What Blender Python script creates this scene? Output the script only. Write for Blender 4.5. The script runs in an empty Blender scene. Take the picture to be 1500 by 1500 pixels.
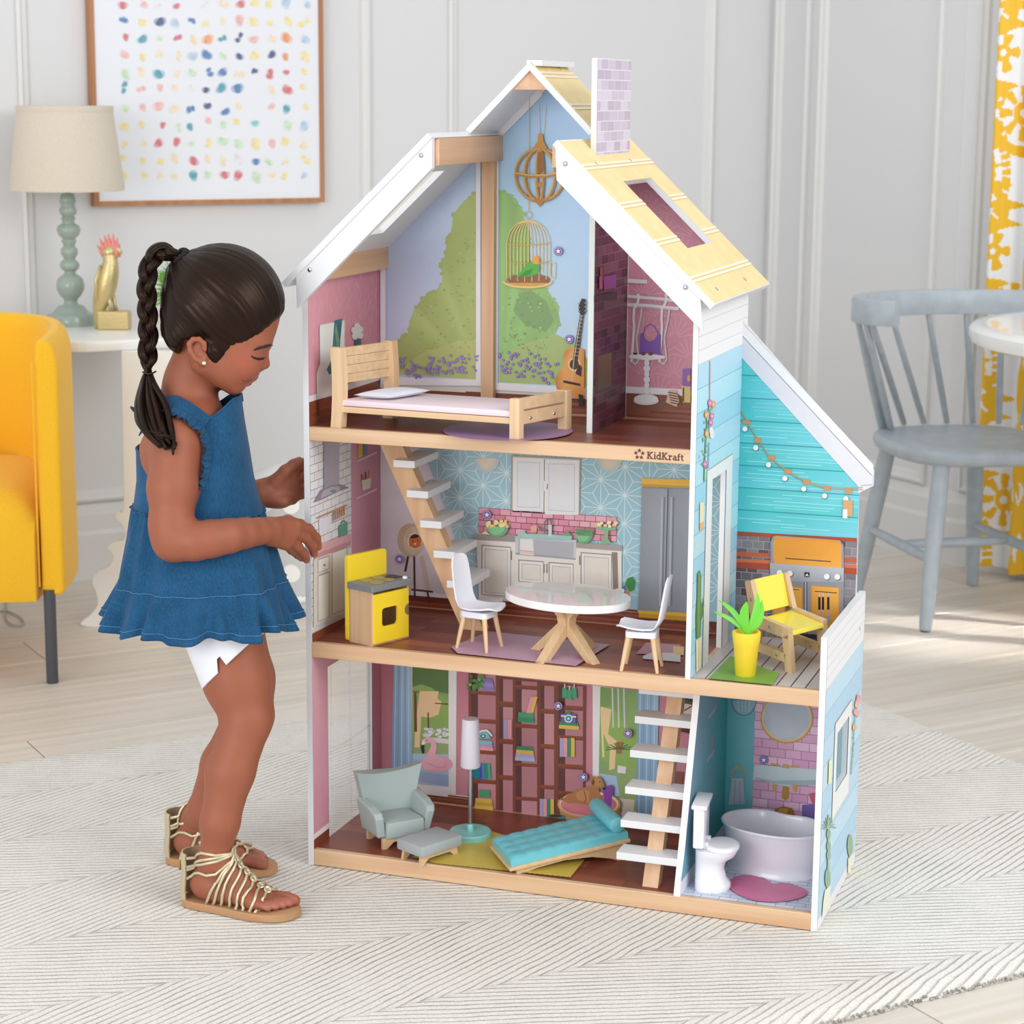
import bpy, bmesh, math, random
import numpy as np
from mathutils import Vector, Matrix, Euler
PI = math.pi
sc = bpy.context.scene
COL = sc.collection
random.seed(7)

# ------------------------------------------------------------------ camera
CAM_LOC = np.array([1.33522795, -2.92428915, 1.19255147])
CAM_ROT = np.array([[0.94574202, -0.06882842, 0.31754478],
                    [0.32483597, 0.17826106, -0.92881892],
                    [0.00732327, 0.98157305, 0.19094692]])
FPX = 3120.03                      # focal length for a 1500 pixel wide frame
cd = bpy.data.cameras.new('camera')
cd.sensor_fit = 'HORIZONTAL'
cd.sensor_width = 36.0
cd.lens = FPX / 1500.0 * 36.0
cd.clip_start = 0.05
cd.dof.use_dof = True
cd.dof.focus_distance = 3.15
cd.dof.aperture_fstop = 9.0
cam = bpy.data.objects.new('camera', cd)
COL.objects.link(cam)
cm = Matrix([list(CAM_ROT[i]) + [CAM_LOC[i]] for i in range(3)] + [[0, 0, 0, 1]])
cam.matrix_world = cm
sc.camera = cam

# ------------------------------------------------------------------ world, lamps, exposure
wd = bpy.data.worlds.new('world'); sc.world = wd
wd.use_nodes = True
bg = wd.node_tree.nodes['Background']
bg.inputs[0].default_value = (0.94, 0.97, 1.0, 1)
bg.inputs[1].default_value = 0.96

def area(name, loc, target, sx, sy, power, color=(1, 1, 1), spread=180):
    l = bpy.data.lights.new(name, 'AREA')
    l.shape = 'RECTANGLE'; l.size = sx; l.size_y = sy
    l.energy = power; l.color = color
    l.spread = math.radians(spread)
    o = bpy.data.objects.new(name, l); COL.objects.link(o)
    d = Vector(target) - Vector(loc)
    o.location = loc
    o.rotation_euler = d.to_track_quat('-Z', 'Y').to_euler()
    return o
# big window to the right of the camera, plus an unseen fill lamp added to brighten the rooms
area('window_light', (3.6, -1.4, 2.3), (0.45, 0.2, 0.6), 2.0, 2.0, 62, (1.0, 0.985, 0.96))
area('fill_light', (-0.6, -4.2, 1.5), (0.3, 0.2, 0.5), 2.4, 1.8, 74, (1.0, 0.99, 0.98))
# low sun through the window on the right, two slats of light on the oak floor
for sx_, sy_ in ((0.72, 1.93), (0.98, 2.00)):
    area('sun_shaft', (sx_ + 1.85, sy_ + 0.05, 1.10), (sx_, sy_, 0.0), 0.50, 0.09, 0.34, (1.0, 0.97, 0.92), 7)
vs = sc.view_settings
vs.view_transform = 'Standard'; vs.look = 'None'; vs.gamma = 1.0
vs.use_curve_mapping = False
vs.exposure = 0.0
sc.display_settings.display_device = 'sRGB'

# ------------------------------------------------------------------ measuring helpers
def ray(u, v):
    return CAM_ROT @ np.array([(u - 750) / FPX, -(v - 750) / FPX, -1.0])
def on(ax, val, u, v):
    """point of the real plane ax = val seen at (u, v)"""
    d = ray(u, v); i = 'xyz'.index(ax)
    return Vector(CAM_LOC + (val - CAM_LOC[i]) / d[i] * d)
def on_plane(p0, n, u, v):
    d = ray(u, v); n = np.array(n); p0 = np.array(p0)
    return Vector(CAM_LOC + (n @ (p0 - CAM_LOC)) / (n @ d) * d)
ZR = dict(A=(430, 420, 4.4118), B=(720, 420, 4.4118), K=(440, 640, 4.413), D=(680, 640, 4.1667),
          E=(440, 940, 3.947), F=(680, 960, 4.1667), G=(980, 460, 4.6875), H=(980, 740, 4.6875),
          I=(980, 1000, 3.947), P=(0, 0, 1), R3=(700, 60, 3.33333), R2=(400, 60, 3.75), J=(1170, 1000, 7.5),
          L=(1170, 1200, 8.3333), R0=(0, 0, 3), R4=(1000, 0, 3))
def zr(r, u, v):
    o = ZR[r]
    return o[0] + u / o[2], o[1] + v / o[2]

# ------------------------------------------------------------------ colour and materials
def lin(h):
    h = h.lstrip('#'); c = [int(h[i:i + 2], 16) / 255 for i in (0, 2, 4)]
    return tuple(((x + 0.055) / 1.055) ** 2.4 if x > 0.04045 else x / 12.92 for x in c) + (1.0,)
MATS = {}
def nd(nt, t, **kw):
    n = nt.nodes.new(t)
    for k, v in kw.items():
        if k in n.inputs: n.inputs[k].default_value = v
        else: setattr(n, k, v)
    return n
def mat(name, col, rough=0.5, metal=0.0, spec=0.5, bump=None, var=None, coat=0.0, sheen=0.0, sss=0.0, alpha=1.0):
    """var = (second colour, scale xyz, detail); bump = (scale xyz, strength, distance)"""
    if name in MATS: return MATS[name]
    m = bpy.data.materials.new(name); m.use_nodes = True
    nt = m.node_tree; b = nt.nodes['Principled BSDF']
    b.inputs['Base Color'].default_value = lin(col)
    b.inputs['Roughness'].default_value = rough
    b.inputs['Metallic'].default_value = metal
    b.inputs['Specular IOR Level'].default_value = spec
    b.inputs['Coat Weight'].default_value = coat
    b.inputs['Sheen Weight'].default_value = sheen
    if sss:
        b.inputs['Subsurface Weight'].default_value = sss
        b.inputs['Subsurface Radius'].default_value = (1.0, 0.35, 0.2)
        b.inputs['Subsurface Scale'].default_value = 0.006
    if alpha < 1: b.inputs['Alpha'].default_value = alpha
    tc = nd(nt, 'ShaderNodeTexCoord')
    if var:
        mp = nd(nt, 'ShaderNodeMapping'); mp.inputs['Scale'].default_value = var[1]
        nt.links.new(tc.outputs['Object'], mp.inputs['Vector'])
        no = nd(nt, 'ShaderNodeTexNoise'); no.inputs['Scale'].default_value = 1.0
        no.inputs['Detail'].default_value = var[2]
        nt.links.new(mp.outputs[0], no.inputs['Vector'])
        rp = nd(nt, 'ShaderNodeValToRGB')
        rp.color_ramp.elements[0].position = 0.35; rp.color_ramp.elements[1].position = 0.65
        rp.color_ramp.elements[0].color = lin(col); rp.color_ramp.elements[1].color = lin(var[0])
        nt.links.new(no.outputs['Fac'], rp.inputs[0])
        nt.links.new(rp.outputs[0], b.inputs['Base Color'])
    if bump:
        mp = nd(nt, 'ShaderNodeMapping'); mp.inputs['Scale'].default_value = bump[0]
        nt.links.new(tc.outputs['Object'], mp.inputs['Vector'])
        no = nd(nt, 'ShaderNodeTexNoise'); no.inputs['Scale'].default_value = 1.0
        no.inputs['Detail'].default_value = 3.0
        nt.links.new(mp.outputs[0], no.inputs['Vector'])
        bp = nd(nt, 'ShaderNodeBump'); bp.inputs['Strength'].default_value = bump[1]
        bp.inputs['Distance'].default_value = bump[2]
        nt.links.new(no.outputs['Fac'], bp.inputs['Height'])
        nt.links.new(bp.outputs[0], b.inputs['Normal'])
    MATS[name] = m
    return m
def wood(name, c1, c2, axis='x', rough=0.45, s=1.0):
    sc3 = {'x': (6, 160, 160), 'y': (160, 6, 160), 'z': (160, 160, 6)}[axis]
    sc3 = tuple(k * s for k in sc3)
    return mat(name, c1, rough, var=(c2, sc3, 4.0), bump=(sc3, 0.12, 0.0004))
def print_mat():
    if 'print' in MATS: return MATS['print']
    m = bpy.data.materials.new('print'); m.use_nodes = True
    nt = m.node_tree; b = nt.nodes['Principled BSDF']
    a = nd(nt, 'ShaderNodeVertexColor'); a.layer_name = 'Col'
    tc = nd(nt, 'ShaderNodeTexCoord')
    no = nd(nt, 'ShaderNodeTexNoise'); no.inputs['Scale'].default_value = 60; no.inputs['Detail'].default_value = 4
    nt.links.new(tc.outputs['Object'], no.inputs['Vector'])
    mr = nd(nt, 'ShaderNodeMapRange'); mr.inputs['To Min'].default_value = 1.05; mr.inputs['To Max'].default_value = 1.15
    nt.links.new(no.outputs['Fac'], mr.inputs['Value'])
    mx = nd(nt, 'ShaderNodeVectorMath'); mx.operation = 'SCALE'
    nt.links.new(a.outputs['Color'], mx.inputs[0]); nt.links.new(mr.outputs[0], mx.inputs['Scale'])
    cl = nd(nt, 'ShaderNodeVectorMath'); cl.operation = 'MINIMUM'; cl.inputs[1].default_value = (.86, .86, .87)
    nt.links.new(mx.outputs[0], cl.inputs[0]); nt.links.new(cl.outputs[0], b.inputs['Base Color'])
    b.inputs['Roughness'].default_value = 0.36
    b.inputs['Specular IOR Level'].default_value = 0.35
    MATS['print'] = m
    return m

# ------------------------------------------------------------------ objects
ROOT_M = {}
def thing(name, label, cat, loc=(0, 0, 0), rotz=0.0, group=None):
    o = bpy.data.objects.new(name, None); COL.objects.link(o)
    o.empty_display_size = 0.05
    o.location = loc; o.rotation_euler = (0, 0, rotz)
    o['label'] = label; o['category'] = cat
    if group: o['group'] = group
    ROOT_M[o] = Matrix.Translation(Vector(loc)) @ Matrix.Rotation(rotz, 4, 'Z')
    return o
def tag(o, label, cat, group=None):
    o['label'] = label; o['category'] = cat
    if group: o['group'] = group
    return o
def root_of(o):
    while o.parent: o = o.parent
    return o
class MB:
    """collects geometry; build() links it as ONE mesh object"""
    def __init__(s): s.v = []; s.f = []; s.c = []; s.usecol = False
    def add(s, vs, fs, col=None):
        n = len(s.v); s.v += [Vector(p) for p in vs]
        for f in fs:
            s.f.append([n + i for i in f])
            s.c.append(col)
        if col is not None: s.usecol = True
        return s
    def box(s, x0, x1, y0, y1, z0, z1, M=None, bev=0.0, col=None):
        bm = bmesh.new()
        bmesh.ops.create_cube(bm, size=1.0)
        for q in bm.verts:
            q.co = Vector((x0 + (q.co.x + .5) * (x1 - x0), y0 + (q.co.y + .5) * (y1 - y0), z0 + (q.co.z + .5) * (z1 - z0)))
        if bev > 0:
            bmesh.ops.bevel(bm, geom=bm.edges[:], offset=bev, segments=2, affect='EDGES', profile=0.5)
        return s.frombm(bm, M, col)
    def frombm(s, bm, M=None, col=None):
        bm.verts.index_update()
        vs = [(M @ q.co if M else q.co.copy()) for q in bm.verts]
        s.add(vs, [[q.index for q in f.verts] for f in bm.faces], col)
        bm.free(); return s
    def prism(s, pts, vec, bev=0.0, M=None, col=None):
        """polygon (3-D points in one plane) extruded along vec"""
        bm = bmesh.new()
        vs = [bm.verts.new(Vector(p)) for p in pts]
        f = bm.faces.new(vs)
        r = bmesh.ops.extrude_face_region(bm, geom=[f])
        nv = [g for g in r['geom'] if isinstance(g, bmesh.types.BMVert)]
        for q in nv: q.co += Vector(vec)
        bmesh.ops.recalc_face_normals(bm, faces=bm.faces)
        if bev > 0:
            bmesh.ops.bevel(bm, geom=bm.edges[:], offset=bev, segments=2, affect='EDGES', profile=0.5)
        return s.frombm(bm, M, col)
    def lathe(s, prof, n=24, M=None, cap=True, sx=1.0, sy=1.0, col=None):
        """prof = [(r, z), ...] around z"""
        vs = []; fs = []
        for r, z in prof:
            for k in range(n):
                a = 2 * PI * k / n
                p = Vector((r * math.cos(a) * sx, r * math.sin(a) * sy, z))
                vs.append(M @ p if M else p)
        m = len(prof)
        for i in range(m - 1):
            for k in range(n):
                fs.append([i * n + k, i * n + (k + 1) % n, (i + 1) * n + (k + 1) % n, (i + 1) * n + k])
        if cap:
            fs.append([k for k in range(n)][::-1]); fs.append([(m - 1) * n + k for k in range(n)])
        return s.add(vs, fs, col)
    def tube(s, pts, rad, n=8, closed=False, cap=True, flat=1.0, col=None, up=None):
        pts = [Vector(p) for p in pts]; m = len(pts)
        if not hasattr(rad, '__len__'): rad = [rad] * m
        vs = []; fs = []; prev = None
        for i in range(m):
            if closed: t = pts[(i + 1) % m] - pts[i - 1]
            else: t = pts[min(i + 1, m - 1)] - pts[max(i - 1, 0)]
            if t.length < 1e-9: t = Vector((0, 0, 1))
            t.normalize()
            if prev is None:
                a = Vector(up) if up else (Vector((0, 0, 1)) if abs(t.z) < 0.9 else Vector((1, 0, 0)))
            else: a = prev
            a = a - t * a.dot(t)
            if a.length < 1e-6: a = t.orthogonal()
            a.normalize(); prev = a; b = t.cross(a)
            for k in range(n):
                th = 2 * PI * k / n
                vs.append(pts[i] + (a * math.cos(th) * flat + b * math.sin(th)) * rad[i])
        for i in range(m if closed else m - 1):
            j = (i + 1) % m
            for k in range(n):
                fs.append([i * n + k, i * n + (k + 1) % n, j * n + (k + 1) % n, j * n + k])
        if cap and not closed:
            fs.append(list(range(n))[::-1]); fs.append([(m - 1) * n + k for k in range(n)])
        return s.add(vs, fs, col)
    def ball(s, c, r, n=12, M=None, col=None, sc3=(1, 1, 1)):
        bm = bmesh.new(); bmesh.ops.create_uvsphere(bm, u_segments=n, v_segments=max(6, n // 2 + 1), radius=1.0)
        for q in bm.verts:
            q.co = Vector(c) + Vector((q.co.x * r * sc3[0], q.co.y * r * sc3[1], q.co.z * r * sc3[2]))
        return s.frombm(bm, M, col)
    def loft(s, rings, closed_u=True, cap=False, col=None):
        n = len(rings[0]); vs = [p for r in rings for p in r]; fs = []
        for i in range(len(rings) - 1):
            for k in range(n if closed_u else n - 1):
                fs.append([i * n + k, i * n + (k + 1) % n, (i + 1) * n + (k + 1) % n, (i + 1) * n + k])
        if cap:
            fs.append(list(range(n))[::-1]); fs.append([(len(rings) - 1) * n + k for k in range(n)])
        return s.add(vs, fs, col)
    def build(s, name, m, parent=None, smooth=False, world=False, mod=None, angle=40):
        me = bpy.data.meshes.new(name)
        vs = s.v
        if world and parent is not None:
            inv = ROOT_M[root_of(parent)].inverted()
            vs = [inv @ p for p in vs]
        me.from_pydata([tuple(p) for p in vs], [], s.f)
        if s.usecol:
            a = me.color_attributes.new('Col', 'FLOAT_COLOR', 'CORNER')
            d = []
            for f, c in zip(s.f, s.c):
                if c is None: c = (0.8, 0.8, 0.8, 1)
                if isinstance(c[0], (tuple, list)):
                    for k in range(len(f)): d += list(c[k % len(c)])
                else: d += list(c) * len(f)
            a.data.foreach_set('color', d)
        me.materials.append(m)
        me.update()
        if smooth:
            me.polygons.foreach_set('use_smooth', [True] * len(me.polygons))
            if angle and angle < 180: 
                try: me.set_sharp_from_angle(angle=math.radians(angle))
                except Exception: pass
        o = bpy.data.objects.new(name, me); COL.objects.link(o)
        if parent is not None: o.parent = parent
        return o
def recalc(o):
    bm = bmesh.new(); bm.from_mesh(o.data)
    bmesh.ops.recalc_face_normals(bm, faces=bm.faces); bm.to_mesh(o.data); bm.free()
    return o
def struct(name, mb, m, parent=None, smooth=False):
    o = mb.build(name, m, parent, smooth); o['kind'] = 'structure'; return o
def dup(root, loc, rotz, label=None, name=None):
    r = root.copy(); COL.objects.link(r); r.location = loc; r.rotation_euler = (0, 0, rotz)
    if label: r['label'] = label
    ROOT_M[r] = Matrix.Translation(Vector(loc)) @ Matrix.Rotation(rotz, 4, 'Z')
    for ch in list(root.children):
        c = ch.copy(); COL.objects.link(c); c.parent = r
        for g in list(ch.children):
            d = g.copy(); COL.objects.link(d); d.parent = c
    return r
def arc(c, r, a0, a1, n, ax=('x', 'z')):
    """2-D arc points"""
    return [(c[0] + r * math.cos(a0 + (a1 - a0) * i / n), c[1] + r * math.sin(a0 + (a1 - a0) * i / n)) for i in range(n + 1)]
def catmull(pts, n=6, closed=False):
    pts = [Vector(p) for p in pts]; out = []; m = len(pts)
    rng = m if closed else m - 1
    for i in range(rng):
        p0 = pts[(i - 1) % m] if closed or i > 0 else pts[0]
        p1 = pts[i]; p2 = pts[(i + 1) % m]
        p3 = pts[(i + 2) % m] if closed or i + 2 < m else pts[-1]
        for k in range(n):
            t = k / n
            out.append(0.5 * ((2 * p1) + (p2 - p0) * t + (2 * p0 - 5 * p1 + 4 * p2 - p3) * t * t + (3 * p1 - p0 - 3 * p2 + p3) * t ** 3))
    if not closed: out.append(pts[-1])
    return out
def rrect(w, h, r, n=4):
    """rounded rectangle outline, centred, 2-D"""
    out = []
    for cx_, cy_, a in ((w / 2 - r, h / 2 - r, 0), (-w / 2 + r, h / 2 - r, PI / 2), (-w / 2 + r, -h / 2 + r, PI), (w / 2 - r, -h / 2 + r, 1.5 * PI)):
        for k in range(n + 1):
            t = a + PI / 2 * k / n
            out.append((cx_ + r * math.cos(t), cy_ + r * math.sin(t)))
    return out

# ------------------------------------------------------------------ flat prints on real boards
class Print:
    """flat printed artwork lying on a board plane (axis = value); polygons measured on that plane"""
    def __init__(s, ax, val, sign, reg='P', base=0.0003):
        s.ax = ax; s.val = val; s.sign = sign; s.reg = reg; s.k = 0; s.mb = MB(); s.base = base; s.jit = 0.0
    def pt(s, u, v, reg=None):
        U, V = zr(reg or s.reg, u, v)
        return on(s.ax, s.val, U, V)
    def raw(s, pts3, col):
        i = 'xyz'.index(s.ax); off = s.sign * (s.base + 0.000005 * s.k + random.random() * s.jit); s.k += 1
        ps = [Vector(p) for p in pts3]
        for p in ps: p[i] = s.val + off
        c = [lin(x) for x in col] if isinstance(col, (list, tuple)) else lin(col)
        n = Vector((0, 0, 0))
        for a in range(len(ps)): n += ps[a].cross(ps[(a + 1) % len(ps)])
        idx = list(range(len(ps)))
        if n[i] * s.sign < 0:
            idx = idx[::-1]
            if isinstance(c, list): c = [c[j % len(c)] for j in idx]
        s.mb.add(ps, [idx], c)
        return s
    def poly(s, col, pts, reg=None): return s.raw([s.pt(u, v, reg) for u, v in pts], col)
    def rect(s, col, u0, v0, u1, v1, reg=None):
        return s.poly(col, [(u0, v0), (u1, v0), (u1, v1), (u0, v1)], reg)
    def quad(s, col, *p, reg=None): return s.poly(col, p, reg)
    def ell(s, col, u, v, ru, rv, n=16, reg=None, a0=0, a1=2 * PI):
        return s.poly(col, [(u + ru * math.cos(a0 + (a1 - a0) * k / n), v + rv * math.sin(a0 + (a1 - a0) * k / n)) for k in range(n if a1 - a0 > 6.2 else n + 1)], reg)
    def line(s, col, pts, w, reg=None, closed=False):
        """polyline w measured units wide"""
        pts = list(pts)
        if closed: pts.append(pts[0])
        for (a, b) in zip(pts[:-1], pts[1:]):
            dx, dy = b[0] - a[0], b[1] - a[1]; L = math.hypot(dx, dy) or 1
            nx, ny = -dy / L * w / 2, dx / L * w / 2
            s.poly(col, [(a[0] + nx, a[1] + ny), (b[0] + nx, b[1] + ny), (b[0] - nx, b[1] - ny), (a[0] - nx, a[1] - ny)], reg)
        return s
    def rowed(s, col, quad, nu, nv, grout, gw=0.06, stagger=True, cols=None, reg=None):
        """tiles inside a measured quad (tl, tr, br, bl)"""
        tl, tr, br, bl = quad
        def q(a, b):
            x = (tl[0] * (1 - a) + tr[0] * a) * (1 - b) + (bl[0] * (1 - a) + br[0] * a) * b
            y = (tl[1] * (1 - a) + tr[1] * a) * (1 - b) + (bl[1] * (1 - a) + br[1] * a) * b
            return (x, y)
        s.poly(grout, [tl, tr, br, bl], reg)
        for j in range(nv):
            off = 0.5 if (stagger and j % 2) else 0.0
            i = -1
            for i in range(-1, nu + 1):
                a0 = max(0, (i + off + gw * .5) / nu); a1 = min(1, (i + 1 + off - gw * .5) / nu)
                if a1 - a0 < 0.004: continue
                b0 = (j + gw) / nv; b1 = (j + 1 - gw) / nv
                c = random.choice(cols) if cols else col
                s.poly(c, [q(a0, b0), q(a1, b0), q(a1, b1), q(a0, b1)], reg); s.k -= 1
        s.k += 1
        return s
    def build(s, name, parent):
        return s.mb.build(name, print_mat(), parent)
def sticker(parent, ax, val, sign, reg, u, v, r=6.5):
    p = Print(ax, val, sign, 'P', base=0.0014)
    U, V = zr(reg, u, v)
    p.ell('7A5FA8', U, V, r, r, 18)
    p.ell('E9E6F4', U, V, r * .82, r * .82, 18)
    p.ell('70549F', U, V, r * .76, r * .76, 18)
    st = []
    for k in range(10):
        a = -PI / 2 + k * PI / 5; q = r * (.6 if k % 2 == 0 else .3)
        st.append((U + q * math.cos(a), V + q * math.sin(a)))
    p.poly('F5F3FA', st)
    return p.build('star_sticker', parent)
# ================================================================== THE ROOM
ZF = -0.012                                   # wooden floor; the rug top is z = 0
AW = math.radians(47.9)
E1 = Vector((math.cos(AW), math.sin(AW), 0)); E2 = Vector((math.sin(AW), -math.cos(AW), 0)); EZ = Vector((0, 0, 1))
A0 = Vector((-1.4152, 1.6876, 0)); R0_ = Vector((0.3829, 2.9125, 0))
CORN = A0 + E1 * (R0_ - A0).dot(E1); CORN.z = ZF
def frame(o, ax, ay):
    return Matrix(((ax.x, ay.x, 0, o.x), (ax.y, ay.y, 0, o.y), (0, 0, 1, o.z), (0, 0, 0, 1)))
ML = frame(CORN, E1, -E2)                     # x along wall_left (negative to the left), y into the wall
MR = frame(CORN, E2, E1)                      # x along wall_right, y into the wall
BAY0 = Vector((0.6266, 2.6906, ZF)); BDIR = Vector((0.9358, -0.3526, 0))
MBAY = frame(BAY0, BDIR, Vector((0.3526, 0.9358, 0)))
wallm = mat('wall_paint', 'DCDCDD', 0.6, spec=0.3, bump=((35, 35, 35), 0.03, 0.002))
trimm = mat('trim_paint', 'DEDEDD', 0.45, spec=0.4)
HW = 2.7
struct('wall_left', MB().box(-3.4, 0.0, 0, 0.1, -0.02, HW, ML), wallm)
BAYS = (BAY0 - CORN).dot(E2)
struct('wall_right', MB().box(0.0, BAYS, 0, 0.1, -0.02, HW, MR), wallm)
struct('wall_bay', MB().box(0.0, 1.5, -0.001, 0.12, -0.02, HW, MBAY), wallm)
def baseboard(name, M, x0, x1):
    m = MB()
    prof = [(0, 0), (-0.022, 0), (-0.022, 0.115), (-0.016, 0.125), (-0.016, 0.165), (-0.009, 0.175), (-0.005, 0.19), (0, 0.195)]
    m.prism([M @ Vector((x0, a, b)) for a, b in prof], (M.to_3x3() @ Vector((x1 - x0, 0, 0))))
    return struct(name, m, trimm)
baseboard('baseboard_left', ML, -3.4, 0.0)
baseboard('baseboard_right', MR, 0.0, BAYS)
baseboard('baseboard_bay', MBAY, 0.0, 1.4)
tn = [0]
def panel_frame(M, x0, x1, z0, z1, w=0.03):
    """picture-frame moulding on a wall: four mitred sticks"""
    tn[0] += 1
    m = MB()
    prof = [(0, 0), (0, -0.011), (w * .25, -0.016), (w * .45, -0.011), (w * .8, -0.009), (w, 0)]
    pts = [(x0, z0), (x1, z0), (x1, z1), (x0, z1)]
    sg = [(1, 1), (-1, 1), (-1, -1), (1, -1)]
    rings = []
    for (x, z), (sx, sz) in zip(pts, sg):
        rings.append([M @ Vector((x + a * sx, b, z + a * sz)) for a, b in prof])
    rings.append(rings[0])
    m.loft(rings, closed_u=True)
    return struct('trim_%d' % tn[0], m, trimm)
def lw(u, v, off=0.0):                         # (along, height) on wall_left
    p = on_plane(CORN + E2 * off, E2, u, v); q = p - CORN
    return q.dot(E1), q.z
def rw(u, v):
    p = on_plane(CORN, E1, u, v); q = p - CORN
    return q.dot(E2), q.z
zb = lw(150, 733)[1]
s_a = lw(32, 300)[0]; s_b = lw(542, 300)[0]; s_c = lw(655, 300)[0]; s_d = lw(1040, 300)[0]
panel_frame(ML, s_a - 1.0, s_a - 0.1, zb, 2.5)
panel_frame(ML, s_a, s_b, zb, 2.5)
panel_frame(ML, s_c, s_d, zb, 2.5)
panel_frame(MR, rw(1100, 300)[0] if rw(1100, 300)[0] > 0.02 else 0.03, rw(1182, 300)[0], zb, 2.5)
panel_frame(MR, rw(1196, 300)[0], rw(1375, 300)[0], zb, 2.5)
panel_frame(MBAY, 0.04, 1.2, zb, 2.5)

# floor: pale oak planks laid along E1
fl = struct('floor', MB().box(-4.2, 1.6, -5.2, 2.6, -0.03, -0.004, frame(Vector((CORN.x, CORN.y, ZF)), E1, -E2)), mat('floor_gap', '8F877D', 0.7))
pm = [wood('plank_oak_%d' % i, a, b, 'x', 0.42, 0.22) for i, (a, b) in enumerate((('DCD2C6', 'CBC0B3'), ('E0D8CE', 'CFC5B9'), ('D6CBBE', 'E2DAD0')))]
rnd = random.Random(3)
PW = 0.185
base_me = []
for pmn in pm:
    t = MB().box(0, 1.5, 0, PW - 0.003, -0.006, 0, bev=0.0012).build('plank', pmn)
    base_me.append(t.data); bpy.data.objects.remove(t)
MF = frame(CORN, E1, E2)
for j in range(24):
    off = -4.2 + rnd.random() * 1.2 - 0.9
    for i in range(5):
        x0 = off + i * 1.503
        c = MF @ Vector((x0 + .75, j * PW + .09, 0))
        d = c - Vector(CAM_LOC); q = CAM_ROT.T @ np.array(d)
        if q[2] > -0.5: continue
        U = 750 + FPX * q[0] / -q[2]; Vv = 750 - FPX * q[1] / -q[2]
        if U < -900 or U > 2400 or Vv > 2500: continue
        o = bpy.data.objects.new('plank', rnd.choice(base_me)); COL.objects.link(o)
        o.parent = fl
        o.matrix_world = MF @ Matrix.Translation((x0, j * PW, 0)) 

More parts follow.
